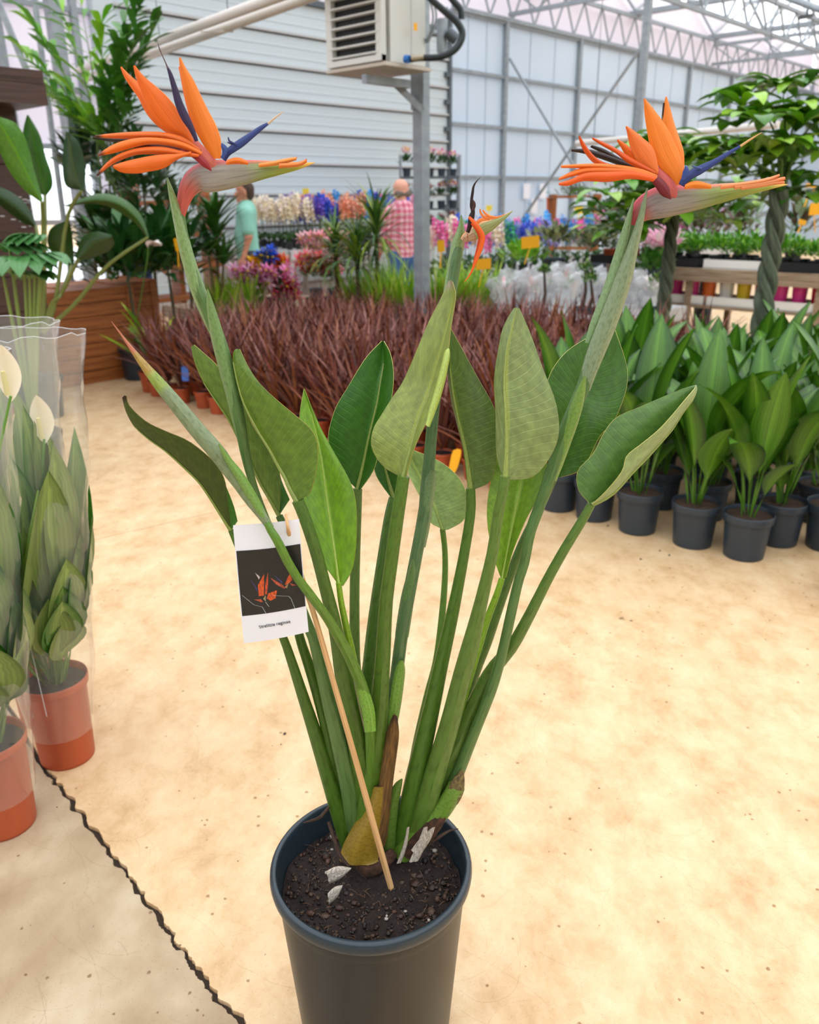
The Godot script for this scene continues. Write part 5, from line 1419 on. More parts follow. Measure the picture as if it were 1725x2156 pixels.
func build_cordylines() -> void:
	rng.seed = 11
	pot_shared = [pot_mesh(0.073, 0.055, 0.125, 0.022, 22), soil_mesh(0.066, 0.112, C(52, 38, 30))]
	var front := []
	var rest := []
	for k in 3: front.append(cordyline("potted_cordyline", "red-leaved cordyline in a terracotta pot on the outer edge of the bed", true, 100 + k))
	for k in 4: rest.append(cordyline("potted_cordyline", "red-leaved cordyline inside the dense bed, surrounded by its own kind", false, 200 + k))
	rng.seed = 12
	var fk := 0
	var rk := 0
	for row in 11:
		for i in 17:
			var s := 0.05 + i * 0.222 + rf(-0.03, 0.03)
			var u := -8.22 + row * 0.245 + rf(-0.03, 0.03)
			if s > 3.62 + row * 0.06: continue
			var at := hall(u, 4.77 + s, 0)
			var turn := rf(0, TAU)
			var size := rf(0.94, 1.1)
			if row == 0 or (i == 0 and row < 5):
				var o: Node3D = front[fk % 3]
				if fk < 3:
					o.position = at
					o.rotation.y = turn
				else: dup(o, at, turn, size)
				fk += 1
			else:
				var o: Node3D = rest[rk % 4]
				if rk < 4:
					o.position = at
					o.rotation.y = turn
				else: dup(o, at, turn, size)
				rk += 1
	# labels stuck in the pots
	var tg := thing("plant_tag", "orange-yellow plant tag stuck in a cordyline pot", "tag", P(957, 1000, 4.12))
	var mb := MB.new()
	blade(mb, [[940, 1004], [946, 985], [951, 960], [955, 948]], [[946, 1004], [954, 985], [960, 960], [963, 945]], [[953, 1003], [963, 985], [970, 960], [971, 947]], 4.12, 4.12, 0.0, 0.0, Color.WHITE, Color.WHITE, Color.WHITE, 6, 2, 0.002, 0.0)
	part(tg, "tag_blade", mb, M.yellow_tag, true)
	var wt := thing("plant_tag", "white plant tag lying between the cordyline leaves", "tag", P(655, 900, 5.1))
	mb = MB.new()
	blade(mb, [[638, 882], [646, 895], [660, 912]], [[643, 880], [652, 893], [666, 910]], [[649, 879], [658, 892], [672, 908]], 5.05, 5.1, 0.0, 0.0, Color.WHITE, Color.WHITE, Color.WHITE, 5, 2, 0.002, 0.0)
	part(wt, "tag_blade", mb, M.card_white, true)
	var bt := thing("plant_tag", "small blue and white plant tag hanging over a terracotta pot rim", "tag", P(390, 780, 6.3))
	mb = MB.new()
	blade(mb, [[384, 802], [383, 790], [382, 772]], [[391, 803], [390, 790], [389, 771]], [[398, 802], [397, 789], [396, 771]], 6.2, 6.25, 0.0, 0.0, Color.WHITE, Color.WHITE, Color.WHITE, 4, 2, 0.003, 0.0)
	part(bt, "tag_blade", mb, M.pot_blue, true)

# ---------- the aspidistras ----------
func build_aspidistras() -> void:
	rng.seed = 21
	var pm := pot_mesh(0.108, 0.085, 0.205, 0.042, 36)
	var sm := soil_mesh(0.098, 0.188, C(84, 62, 46))
	var kinds := []
	for k in 6:
		rng.seed = 300 + k
		var t := thing("potted_aspidistra", "broad-leaved green aspidistra in a slate grey pot", "plant", Vector3.ZERO, "aspidistras in slate grey pots")
		part(t, "pot", pm, M.slate_pot)
		part(t, "soil", sm, M.soil)
		var n := 12
		for j in n:
			var mb := MB.new()
			var in_ := float(j) / n
			var az := j * 2.4 + rf(-0.4, 0.4)
			var L := lerpf(0.5, 0.8, in_) * rf(0.88, 1.12)
			if j < 2: L = rf(0.28, 0.4)
			var a0 := lerpf(0.32, 0.05, in_) + rf(-0.05, 0.05)
			var col := vary([C(42, 92, 18), C(28, 70, 18), C(66, 116, 22), C(38, 80, 38)][rng.randi() % 4], 0.15)
			gleaf(mb, Vector3(sin(az), 0, cos(az)) * rf(0.0, 0.04) + Vector3(0, 0.185, 0), az, L, rf(0.125, 0.175) * (0.7 if j < 2 else 1.0), a0, a0 + rf(0.2, 1.5), 0.42, 0.28, col, 16, 0.34, 0.04, C(100, 150, 44))
			part(t, "leaf", mb, M.glossy_foliage)
		kinds.append(t)
	rng.seed = 22
	var front := [[1175, 1068], [1250, 1088], [1341, 1115], [1457, 1143], [1565, 1168], [1636, 1140], [1740, 1150]]
	var spots := []
	var nth := ["first", "second", "third", "fourth", "fifth", "sixth", "seventh"]
	for q in front:
		var g := G(q[0], q[1])
		spots.append([g, "aspidistra in a slate grey pot, %s in the front row counting from the red bed" % nth[spots.size()]])
	for row in range(1, 9):
		for i in 16:
			var s := 3.72 + i * 0.262 + rf(-0.03, 0.03) + (row % 2) * 0.12
			if s < 3.66 + row * 0.07: continue
			var at := hall(-8.18 + row * 0.29 + rf(-0.03, 0.03), 4.77 + s, 0)
			var px := 862.5 + at.x / -at.z * 1847.0
			if px > 1860: continue
			var ok := true
			for f in spots:
				if (f[0] as Vector3).distance_to(at) < 0.225: ok = false
			if ok: spots.append([at, "broad-leaved green aspidistra packed into the rows behind the first"])
	for k in spots.size():
		var o: Node3D = kinds[k % 6]
		var turn := rf(0, TAU)
		var size := rf(0.92, 1.08) if k < 14 else rf(0.84, 0.96)
		if k < 6:
			o.position = spots[k][0]
			o.rotation.y = turn
			o.set_meta("label", spots[k][1])
		else: dup(o, spots[k][0], turn, size, spots[k][1])

# ---------- shared builders for the stock further back ----------
func bush(mb: MB, c: Vector3, r: Vector3, n: int, L: float, W: float, cols: Array, droop := 0.6, nn := 4) -> void:
	for k in n:
		var a := k * 2.399
		var z := 1.0 - 1.5 * (k + 0.5) / n
		var q := sqrt(maxf(0.0, 1.0 - z * z))
		var f := rf(0.25, 0.85)
		var o := c + Vector3(cos(a) * q * r.x, z * r.y, sin(a) * q * r.z) * f
		var a0 := lerpf(0.1, 1.3, 1.0 - (z + 1.0) * 0.5) + rf(-0.3, 0.3)
		gleaf(mb, o, atan2(cos(a), sin(a)) + rf(-0.6, 0.6), L * rf(0.7, 1.3), W * rf(0.7, 1.2), a0, a0 + rf(0.2, droop * 2.0), 0.45, 0.2, vary(cols[rng.randi() % cols.size()], 0.2), nn)
func sleeve(mb: MB, c: Vector3, r0: float, r1: float, h: float) -> void:
	for i in 9:
		for j in 15:
			var a := TAU * j / 14.0
			var r := lerpf(r0, r1, i / 8.0) * (1.0 + 0.12 * sin(a * 5.0 + i))
			mb.vert(c + Vector3(cos(a) * r, h * i / 8.0, sin(a) * r))
	mb.grid(mb.v.size() - 135, 9, 15, true)
func sign_tag(label: String, x: float, y: float, w: float, h: float, y1: float, d: float, m: Material, tilt := 0.2, x1 := 0.0) -> void:
	var foot := P(x + x1, y1, d)
	var t := thing("price_tag", label, "sign", foot)
	var c := P(x, y, d)
	var k := axial(c) / F
	var pw := w * k
	var phh := h * k
	var mb := MB.new()
	mb.box(Transform3D(Basis(Vector3(cos(tilt), sin(tilt) * 0.3, sin(tilt)), Vector3(-0.15 * tilt, 1, 0.1).normalized(), Vector3(-sin(tilt), 0, cos(tilt))), c), Vector3(pw, phh, 0.006))
	var o := part(t, "plate", mb, m, true)
	bar(t, "stick", c - Vector3(0, phh * 0.4, 0.006), foot, 0.014, 0.006, m)
func bench(called: String, label: String, u0: float, u1: float, n0: float, n1: float, h: float, m: Material, lower := -1.0) -> Node3D:
	var t := thing(called, label, "bench", hall((u0 + u1) * 0.5, (n0 + n1) * 0.5, 0))
	var mb := MB.new()
	mb.box(Transform3D(Basis(HU, Vector3.UP, HN), hall((u0 + u1) * 0.5, (n0 + n1) * 0.5, h - 0.02)), Vector3(u1 - u0, 0.04, n1 - n0))
	part(t, "top", mb, m, true)
	mb = MB.new()
	for e in [[u0, u0 + 0.02, n0, n1], [u1 - 0.02, u1, n0, n1], [u0, u1, n0, n0 + 0.02], [u0, u1, n1 - 0.02, n1]]:
		mb.box(Transform3D(Basis(HU, Vector3.UP, HN), hall((e[0] + e[1]) * 0.5, (e[2] + e[3]) * 0.5, h - 0.065)), Vector3(e[1] - e[0] + 0.01, 0.12, e[3] - e[2] + 0.01))
	part(t, "rim", mb, m, true)
	if lower > 0:
		mb = MB.new()
		mb.box(Transform3D(Basis(HU, Vector3.UP, HN), hall((u0 + u1) * 0.5, (n0 + n1) * 0.5, lower)), Vector3(u1 - u0 - 0.1, 0.03, n1 - n0 - 0.1))
		part(t, "lower_shelf", mb, m, true)
	var nl := maxi(2, int((n1 - n0) / 1.1) + 1) if n1 - n0 > u1 - u0 else maxi(2, int((u1 - u0) / 1.1) + 1)
	for k in nl:
		for s in 2:
			var p: Vector3
			if n1 - n0 > u1 - u0: p = hall([u0 + 0.06, u1 - 0.06][s], lerpf(n0 + 0.06, n1 - 0.06, float(k) / (nl - 1)), 0)
			else: p = hall(lerpf(u0 + 0.06, u1 - 0.06, float(k) / (nl - 1)), [n0 + 0.06, n1 - 0.06][s], 0)
			bar(t, "leg", p, p + Vector3.UP * (h - 0.05), 0.06, 0.06, m)
	return t
func orchid(cname: String, cols: Array, sd: int) -> Node3D:
	rng.seed = sd
	var t := thing("potted_orchid", "tall-stemmed %s orchid in a small pot on the display bench" % cname, "plant", Vector3.ZERO, "%s orchids on the display benches" % cname)
	part(t, "pot", orchid_parts[0], M.black_plastic)
	var mb := MB.new()
	for k in 6: gleaf(mb, Vector3(0, 0.1, 0), k * 1.05 + rf(-0.2, 0.2), rf(0.14, 0.22), 0.055, 0.5, 1.5, 0.5, 0.2, vary(C(52, 92, 40), 0.2), 5)
	part(t, "leaves", mb, M.foliage)
	for s in 2:
		mb = MB.new()
		var x := [-0.03, 0.035][s] as float
		var tip := Vector3(x * 2.2, 0.62 + s * 0.05, 0.05)
		tube(mb, [Vector3(x * 0.5, 0.1, 0), Vector3(x, 0.35, 0), Vector3(x * 1.5, 0.55, 0.01), tip], [0.004, 0.004, 0.003, 0.002], 5, C(88, 100, 56))
		var st := part(t, "flower_stem", mb, M.foliage)
		mb = MB.new()
		for k in 12:
			var y := 0.38 + s * 0.04 + k * 0.023
			var a := k * 2.2 + s
			var c := Vector3(x * 1.5, y, 0.01) + Vector3(cos(a), 0, sin(a)) * 0.035
			var col := vary(cols[rng.randi() % cols.size()], 0.12)
			var fd := rf(0, TAU)
			for p in 5:
				var ph := p * TAU / 5.0 + 0.3
				gleaf(mb, c, fd + (PI * 0.5 if sin(ph) > 0 else -PI * 0.5), 0.05, 0.05, acos(cos(ph)), acos(cos(ph)), 0.55, 0.15, vary(col, 0.08), 3)
		part(st, "blossoms", mb, M.flower)
	return t
var orchid_parts := []
var orchid_kinds := {}
var orchid_used := {}
func put_orchid(kind: String, at: Vector3, where: String) -> void:
	var turn := rf(0, TAU)
	var o: Node3D = orchid_kinds[kind]
	if not orchid_used.has(kind):
		orchid_used[kind] = true
		o.position = at
		o.rotation.y = turn
	else: o = dup(o, at, turn, rf(0.88, 1.1))
	o.set_meta("label", "%s orchid in a small pot on the %s" % [kind, where])
	o.set_meta("group", "%s orchids on the %s" % [kind, where])
func crate(label: String, c: Vector3, w: float, dp: float, h: float, m: Material) -> Node3D:
	var t := thing("plant_crate", label, "crate", c, "crates and trays on the benches")
	var mb := MB.new()
	var b := Transform3D(Basis(HN, Vector3.UP, HU), Vector3(0, 0, 0))
	mb.box(b * Transform3D(Basis(), Vector3(0, 0.008, 0)), Vector3(w, 0.012, dp))
	part(t, "base", mb, m)
	for s in [-1, 1]:
		mb = MB.new()
		mb.box(b * Transform3D(Basis(), Vector3(0, h * 0.5, s * (dp * 0.5 - 0.006))), Vector3(w, h, 0.012))
		part(t, "side", mb, m)
		mb = MB.new()
		mb.box(b * Transform3D(Basis(), Vector3(s * (w * 0.5 - 0.006), h * 0.5, 0)), Vector3(0.012, h, dp - 0.024))
		part(t, "side", mb, m)
	return t

# ---------- right: bench, trays, braided pachiras ----------
func build_right_side() -> void:
	rng.seed = 31
	var bw := bench("display_bench", "long grey wooden display bench carrying trays of small green plants", -3.3, -2.1, 5.7, 11.0, 0.80, M.grey_wood, 0.42)
	# trays of young plants on top
	for k in 7:
		var n := 6.15 + k * 0.66
		var c := hall(-3.02, n, 0.80)
		if k == 2: crate("white plastic crate of young plants on the bench top", c, 0.6, 0.4, 0.09, M.white_plastic)
		else: crate("black plastic tray of young plants on the bench top", c, 0.62, 0.4, 0.09, M.black_plastic)
		if k < 1: continue
		for i in 4:
			for j in 2:
				var at := c + HN * (-0.22 + i * 0.148) + HU * (-0.1 + j * 0.2) + Vector3.UP * 0.02
				if young == null or i + j + k == 1:
					young = thing("young_plant", "small bushy bright green plant standing in a bench tray", "plant", at, "young green plants in the bench trays")
					part(young, "pot", pot_mesh(0.06, 0.045, 0.1, 0.02, 14), M.black_plastic)
					var mb := MB.new()
					bush(mb, Vector3(0, 0.17, 0), Vector3(0.11, 0.13, 0.11), 70, 0.075, 0.03, [C(96, 160, 40), C(70, 130, 34), C(130, 180, 60)], 0.6)
					part(young, "foliage", mb, M.foliage)
				else: dup(young, at, rf(0, TAU), rf(0.9, 1.12))
	for i in 3:
		var c := hall(-3.05, 6.0 + i * 0.26, 0.82)
		var t := thing("potted_calathea", "dark brown-leaved foliage plant in a terracotta pot on the bench", "plant", c, "dark foliage plants on the bench")
		part(t, "pot", pot_mesh(0.09, 0.07, 0.13, 0.025, 18), M.terracotta_plastic)
		var mb := MB.new()
		bush(mb, Vector3(0, 0.3, 0), Vector3(0.17, 0.2, 0.17), 26, 0.2, 0.11, [C(70, 50, 46), C(50, 60, 44), C(150, 130, 116), C(96, 66, 54)], 0.7, 5)
		part(t, "foliage", mb, M.glossy_foliage)
	# crates with coloured pots on the shelf below
	var cols := ["pot_red", "pot_yellow", "pot_white", "pot_orange", "pot_pink", "pot_pink", "pot_orange", "pot_white", "pot_yellow", "pot_red", "pot_pink", "pot_pink", "pot_red", "pot_yellow", "pot_white"]
	var wn := {"pot_red": "crimson", "pot_yellow": "yellow", "pot_white": "white", "pot_orange": "orange", "pot_pink": "bright pink"}
	var pmesh := pot_mesh(0.08, 0.06, 0.23, 0.02, 18)
	for k in 6: crate("white plastic crate of coloured pots on the lower shelf", hall(-3.05, 6.3 + k * 0.62, 0.435), 0.58, 0.36, 0.09, M.white_plastic)
	for k in 20:
		var n := 6.12 + k * 0.182
		var cn: String = cols[k % cols.size()]
		var t := thing("colour_pot", "%s flower pot standing in a white crate on the lower shelf" % wn[cn], "pot", hall(-3.1, n, 0.455), "coloured pots in the white crates")
		part(t, "pot_body", pmesh, M[cn])
	# more foliage at the back of the bench
	for k in 9:
		var c := hall(-2.35, 6.1 + k * 0.55, 0.8)
		var t := thing("bench_foliage_plant", "mixed green foliage plant in a black pot at the back of the bench", "plant", c, "foliage plants along the back of the bench")
		part(t, "pot", pot_mesh(0.09, 0.07, 0.14, 0.02, 16), M.black_plastic)
		var mb := MB.new()
		bush(mb, Vector3(0, 0.38, 0), Vector3(0.22, 0.28, 0.22), 60, 0.17, 0.06, [C(60, 96, 50), C(110, 140, 96), C(90, 70, 60), C(150, 160, 140)], 0.8)
		part(t, "foliage", mb, M.foliage)
	# braided pachiras
	var p1 := P(1421, 418, 6.9)
	p1.y = 0
	pachira("braided money tree with the shorter crown, behind the aspidistras", p1, P(1421, 455, 6.9).y, 0.056, [[1290, 420, 6.7], [1345, 470, 6.8], [1440, 340, 7.0], [1390, 360, 6.9], [1480, 350, 7.1], [1500, 440, 6.8], [1420, 320, 7.2], [1530, 400, 7.2], [1460, 430, 6.6], [1340, 400, 7.2], [1400, 420, 6.7], [1300, 470, 7.1], [1540, 460, 7.0], [1370, 330, 7.3]], 41)
	var p2 := P(1641, 418, 5.85)
	p2.y = 0
	pachira("braided money tree with the tall dense crown and thick trunk", p2, P(1641, 400, 5.85).y, 0.068, [[1610, 230, 5.8], [1560, 290, 5.7], [1680, 230, 5.9], [1720, 280, 5.7], [1640, 290, 5.5], [1590, 340, 5.7], [1700, 340, 5.9], [1750, 220, 5.8], [1650, 200, 6.1], [1610, 390, 5.9], [1540, 330, 6.1], [1720, 390, 6.0]], 42)
	# yellow signs among the bench plants
	sign_tag("yellow price tag on a bent stick among the bench plants", 1708, 395, 32, 13, 435, 8.3, M.yellow_tag, -0.5, -14)
	sign_tag("broad yellow price tag on an upright stick over the bench tray", 1717, 440, 22, 24, 490, 8.1, M.yellow_tag, 0.2)
	sign_tag("small yellow price tag leaning low over the green tray", 1690, 468, 26, 10, 490, 8.2, M.yellow_tag, -0.6, -10)
	# brown wooden edge at the far right of the floor
	var wd := thing("wooden_crate", "reddish brown wooden crate corner standing on the concrete floor", "crate", G(1800, 1262))
	var c0 := G(1800, 1262)
	for k in 3:
		var mb := MB.new()
		mb.box(Transform3D(Basis(), Vector3(0.08, 0.035 + k * 0.068, 0)), Vector3(0.28, 0.06, 0.3))
		part(wd, "board", mb, M.orange_wood)
var young: Node3D
func pachira(label: String, at: Vector3, top: float, r: float, heads: Array, sd: int) -> void:
	rng.seed = sd
	var t := thing("money_tree", label, "tree", at)
	part(t, "pot", pot_mesh(0.15, 0.12, 0.26, 0.04), M.slate_pot)
	part(t, "soil", soil_mesh(0.135, 0.235, C(60, 44, 34)), M.soil)
	for k in 3:
		var pts := []
		var rad := []
		for i in 41:
			var v := i / 40.0
			var a := TAU * (v * 2.6 + k / 3.0)
			pts.append(Vector3(cos(a) * r * 0.55, lerpf(0.2, top, v), sin(a) * r * 0.55))
			rad.append(r * lerpf(0.62, 0.46, v))
		var mb := MB.new()
		tube(mb, pts, rad, 9, C(112, 124, 100))
		part(t, "braided_stem", mb, M.bark)
	for h in heads:
		var c := P(h[0], h[1], h[2]) - at
		var mb := MB.new()
		tube(mb, [Vector3(0, top - 0.05, 0), Vector3(c.x * 0.3, lerpf(top, c.y, 0.6), c.z * 0.3), c], [r * 0.3, 0.008, 0.004], 6, C(96, 130, 60))
		part(t, "branch", mb, M.foliage)
		for g in 4:
			var cc := c + Vector3(rf(-0.17, 0.17), rf(-0.12, 0.12), rf(-0.15, 0.15))
			mb = MB.new()
			for k in 6:
				var col := vary([C(100, 160, 36), C(70, 130, 30), C(160, 204, 60), C(126, 180, 48)][rng.randi() % 4], 0.15)
				gleaf(mb, cc, k * TAU / 6.0 + rf(-0.2, 0.2), rf(0.22, 0.34), rf(0.09, 0.125), rf(0.8, 1.4), rf(1.7, 2.7), 0.6, 0.2, col, 7)
			part(t, "leaf_whorl", mb, M.glossy_foliage)

# ---------- left: kiosk, palms and planters ----------
func build_left_side() -> void:
	rng.seed = 51
	# dark wooden kiosk
	var e := P(91, 148, 6.0)
	var k := thing("wooden_kiosk", "dark brown wooden kiosk with a heavy roof fascia", "kiosk", Vector3(e.x, 0, e.z))
	var y1 := P(91, 148, 6.0).y
	var y0 := P(91, 222, 6.0).y
	for j in 4:
		var mb := MB.new()
		var ya := lerpf(y0, y1, [0.0, 0.62, 0.69, 0.76][j])
		var yb := lerpf(y0, y1, [0.6, 0.675, 0.745, 1.0][j])
		mb.box(Transform3D(Basis(HU, Vector3.UP, HN), Vector3(e.x, (ya + yb) * 0.5, e.z) - HU * 1.0 - HN * (0.5 + j * 0.004)), Vector3(2.0, yb - ya, 1.0))
		part(k, "fascia_board", mb, M.dark_wood, true)
	var cx := P(43, 300, 6.3)
	for j in 9:
		var mb := MB.new()
		mb.box(Transform3D(Basis(HU, Vector3.UP, HN), Vector3(cx.x, 0.125 + j * 0.25, cx.z) - HU * 0.7 - HN * 0.4), Vector3(1.4, 0.243, 0.8))
		part(k, "wall_board", mb, M.dark_wood, true)
	for q in [[5, 455], [28, 462], [40, 415], [52, 420], [62, 422], [46, 466], [50, 478], [58, 470], [66, 476], [70, 440]]:
		var o := bar(k, "price_label", P(q[0] - 4, q[1], 5.95), P(q[0] + 4, q[1], 5.95), 0.012, 0.004, M.card_white)
	# banana-leaved plant
	var bp := P(48, 600, 6.0)
	bp.y = 0
	var t := thing("banana_plant", "large banana-leaved plant in front of the brown kiosk", "plant", bp)
	part(t, "pot", pot_mesh(0.17, 0.13, 0.3, 0.04), M.slate_pot)
	var g1 := C(96, 160, 40)
	var leaves := [
		[[[85, 425], [52, 400], [20, 360], [0, 320], [-20, 285], [-30, 245]], [[88, 425], [62, 375], [40, 330], [24, 300], [8, 272], [-10, 245]], [[90, 420], [72, 360], [62, 320], [50, 285], [30, 258], [0, 247]], g1],
		[[[92, 412], [65, 385], [49, 350], [46, 310], [50, 270], [57, 243]], [[95, 412], [88, 370], [80, 330], [72, 295], [66, 268], [58, 242]], [[98, 411], [110, 392], [108, 365], [96, 330], [84, 285], [60, 243]], C(64, 128, 44)],
		[[[74, 478], [50, 470], [20, 448], [-10, 425], [-40, 410]], [[76, 477], [55, 455], [25, 430], [-10, 408], [-40, 396]], [[76, 474], [62, 440], [35, 412], [0, 394], [-40, 385]], C(44, 84, 30)],
		[[[175, 400], [140, 392], [132, 350], [134, 310], [140, 280]], [[172, 402], [160, 370], [152, 340], [148, 310], [142, 278]], [[178, 400], [180, 360], [175, 330], [165, 300], [146, 280]], C(62, 96, 64)],
		[[[310, 500], [285, 470], [240, 440], [195, 428], [140, 435]], [[312, 500], [290, 462], [250, 430], [200, 422], [138, 434]], [[313, 498], [296, 452], [258, 418], [205, 408], [140, 432]], C(70, 118, 44)],
		[[[145, 560], [115, 540], [100, 510], [108, 480], [140, 465]], [[150, 560], [140, 530], [135, 505], [135, 485], [142, 464]], [[156, 558], [155, 530], [153, 505], [150, 485], [146, 464]], C(48, 86, 28)],
		[[[160, 540], [165, 520], [175, 500], [200, 488], [235, 495]], [[165, 545], [185, 525], [200, 510], [220, 505], [237, 498]], [[170, 550], [200, 540], [225, 530], [240, 515], [238, 500]], C(44, 80, 28)],
	]
	for i in leaves.size():
		var q: Array = leaves[i]
		var mb := MB.new()
		blade(mb, q[0], q[1], q[2], 5.3 + (i % 3) * 0.2, 5.2 + (i % 3) * 0.2, 0.08, 0.06, q[3], q[3], q[3] * 1.3, 18, 5, 0.003, 0.1)
		var o := part(t, "leaf", mb, M.strelitzia_leaf, true)
		mb = MB.new()
		var b0: Array = q[1][0]
		stalk(mb, [[b0[0], b0[1], 5.3 + (i % 3) * 0.2, 7], [lerpf(b0[0], 95, 0.4), b0[1] + 60, 5.4, 8], [lerpf(b0[0], 92, 0.7), 640, 5.4, 9], [90, 700, 5.4, 10]], 10, C(110, 120, 60), 8, 1.0)
		part(o, "petiole", mb, M.foliage)
	# lobed philodendron
	rng.seed = 52
	var pp := P(35, 700, 4.6)
	pp.y = 0
	t = thing("potted_philodendron", "philodendron with broad lobed leaves on long pale stems", "plant", pp)
	part(t, "pot", pot_mesh(0.15, 0.12, 0.26, 0.04), M.slate_pot)
	for q in [[50, 548, 0.30, 0.3], [20, 520, 0.26, 2.2], [75, 500, 0.2, 5.2], [5, 570, 0.24, 4.0], [85, 540, 0.2, 1.2], [62, 580, 0.2, 2.8]]:
		var c := P(q[0], q[1], 4.55) - pp
		var mb := MB.new()
		tube(mb, [Vector3(0, 0.25, 0), Vector3(c.x * 0.6, c.y * 0.7, c.z * 0.6), c], [0.014, 0.011, 0.007], 7, C(120, 140, 70))
		var st := part(t, "leaf_stem", mb, M.foliage)
		mb = MB.new()
		for j in 9:
			var az: float = q[3] + (j - 4) * 0.38
			gleaf(mb, c, az, q[2] * lerpf(1.0, 0.6, absf(j - 4) / 4.0), 0.11, 1.2, 2.7, 0.55, 0.15, vary(C(84, 140, 78), 0.12), 6)
		part(st, "leaf", mb, M.glossy_foliage)
	# slatted wooden planters
	for q in [[75, 640, 7.2, 1.5, "long orange-brown planter box of horizontal boards behind the philodendron"], [196, 640, 7.9, 1.0, "short orange-brown planter box of horizontal boards beside the dark foliage plants"]]:
		var c := P(q[0], q[1], q[2])
		c.y = 0
		t = thing("wooden_planter", q[4], "planter", c)
		for j in 7:
			var mb := MB.new()
			mb.box(Transform3D(Basis(HU, Vector3.UP, HN), Vector3(0, 0.055 + j * 0.115, 0)), Vector3(q[3], 0.108, 0.6))
			part(t, "board", mb, M.orange_wood)
		for s in [-1, 1]:
			var mb := MB.new()
			mb.box(Transform3D(Basis(HU, Vector3.UP, HN), Vector3(0, 0.4, 0) + HU * s * (q[3] * 0.5 - 0.03)), Vector3(0.07, 0.82, 0.62))
			part(t, "corner_post", mb, M.orange_wood)
	# fishtail palm
	rng.seed = 53
	var fp := P(190, 600, 8.6)
	fp.y = 0
	t = thing("fishtail_palm", "tall fishtail palm with ragged light green leaflets", "palm", fp)
	part(t, "pot", pot_mesh(0.2, 0.16, 0.34, 0.04), M.slate_pot)
	var fi := 0
	for q in [[205, 300, 60, 40, 0.0], [210, 290, 50, 120, 0.2], [215, 300, 130, 20, 0.1], [220, 310, 170, 5, 0.2], [220, 300, 215, 40, -0.1], [225, 290, 255, 95, -0.2], [215, 310, 65, 180, 0.1], [220, 300, 95, 205, 0.3], [235, 260, 300, -10, 0.0], [240, 280, 268, 20, 0.3], [240, 320, 285, 240, -0.3], [235, 320, 230, 190, -0.2], [225, 320, 150, 250, 0.0], [245, 300, 330, 50, 0.2], [240, 330, 255, 290, 0.2], [250, 250, 290, 70, -0.25], [230, 330, 200, 270, -0.1], [245, 240, 280, 150, 0.15], [250, 280, 262, 210, 0.25]]:
		var a := P(q[0], q[1], 8.5 + q[4] * 0.3) - fp
		var b := P(q[2], q[3], 8.5 + q[4]) - fp
		var mid := (a + b) * 0.5 + Vector3.UP * 0.10
		var mb := MB.new()
		tube(mb, [a - Vector3(0, 0.3, 0), a, mid, b] if fi % 5 else [Vector3(a.x * 0.6, 0.3, a.z * 0.6), a, mid, b], [0.012, 0.009, 0.006, 0.002], 6, C(104, 130, 56))
		fi += 1
		var st := part(t, "frond_stem", mb, M.foliage)
		mb = MB.new()
		var dk: bool = q[2] > 225
		for j in 22:
			var v := 0.12 + 0.88 * j / 21.0
			var c := a.lerp(mid, v * 2.0) if v < 0.5 else mid.lerp(b, v * 2.0 - 1.0)
			var az := atan2(b.x - a.x, b.z - a.z) + (0.9 if j % 2 else -0.9) + rf(-0.5, 0.5)
			gleaf(mb, c, az, rf(0.2, 0.34), rf(0.055, 0.09), rf(0.3, 1.3), rf(1.0, 2.0), 0.72, 0.25, vary([C(140, 190, 60), C(108, 168, 48), C(90, 150, 60)][rng.randi() % 3] if not dk else [C(60, 112, 44), C(76, 130, 46)][rng.randi() % 2], 0.15), 4)
		part(st, "leaflets", mb, M.foliage).set_meta("kind", "stuff")
	# dark climbing plant mid-left and low foliage plants
	rng.seed = 54
	for q in [[300, 390, 8.4, 0.5, 0.5, 230, "loose leafy climber with dark leaves below the fishtail palm", "climbing_plant", 0.16, 0.07, [C(58, 96, 56), C(76, 112, 70), C(48, 84, 44)]], [168, 345, 8.8, 0.24, 0.3, 55, "dark leaved rubber plant beside the bright door opening", "rubber_plant", 0.24, 0.11, [C(52, 84, 56), C(64, 96, 66)]], [265, 560, 7.4, 0.42, 0.36, 200, "dense dark peace lily clump with a single white flower", "foliage_clump", 0.26, 0.075, [C(40, 88, 34), C(60, 110, 52), C(34, 72, 34)]], [350, 545, 7.9, 0.42, 0.42, 200, "dense dark foliage plant with a yellow price tag", "foliage_clump", 0.26, 0.085, [C(34, 80, 34), C(46, 94, 42), C(70, 120, 50)]], [235, 500, 8.6, 0.36, 0.28, 130, "broad dark-leaved plant above the short planter box", "leafy_plant", 0.3, 0.12, [C(36, 78, 30), C(50, 92, 36), C(66, 104, 44)]], [385, 480, 9.0, 0.4, 0.5, 140, "grey-green leafy plant in front of the brown shelves", "leafy_plant", 0.18, 0.06, [C(70, 104, 60), C(90, 124, 80)]]]:
		var c := P(q[0], q[1], q[2])
		t = thing(q[7], q[6], "plant", Vector3(c.x, 0, c.z))
		part(t, "pot", pot_mesh(0.16, 0.13, 0.28, 0.04), M.slate_pot)
		var mb := MB.new()
		tube(mb, [Vector3(0, 0.25, 0), Vector3(0.02, c.y * 0.5, 0), Vector3(0, c.y, 0)], [0.02, 0.016, 0.01], 7, C(86, 80, 56))
		part(t, "stem", mb, M.foliage)
		mb = MB.new()
		bush(mb, Vector3(0, c.y, 0), Vector3(q[3], q[4], q[3]), q[5], q[8], q[9], q[10], 0.8, 6)
		part(t, "foliage", mb, M.glossy_foliage).set_meta("kind", "stuff")
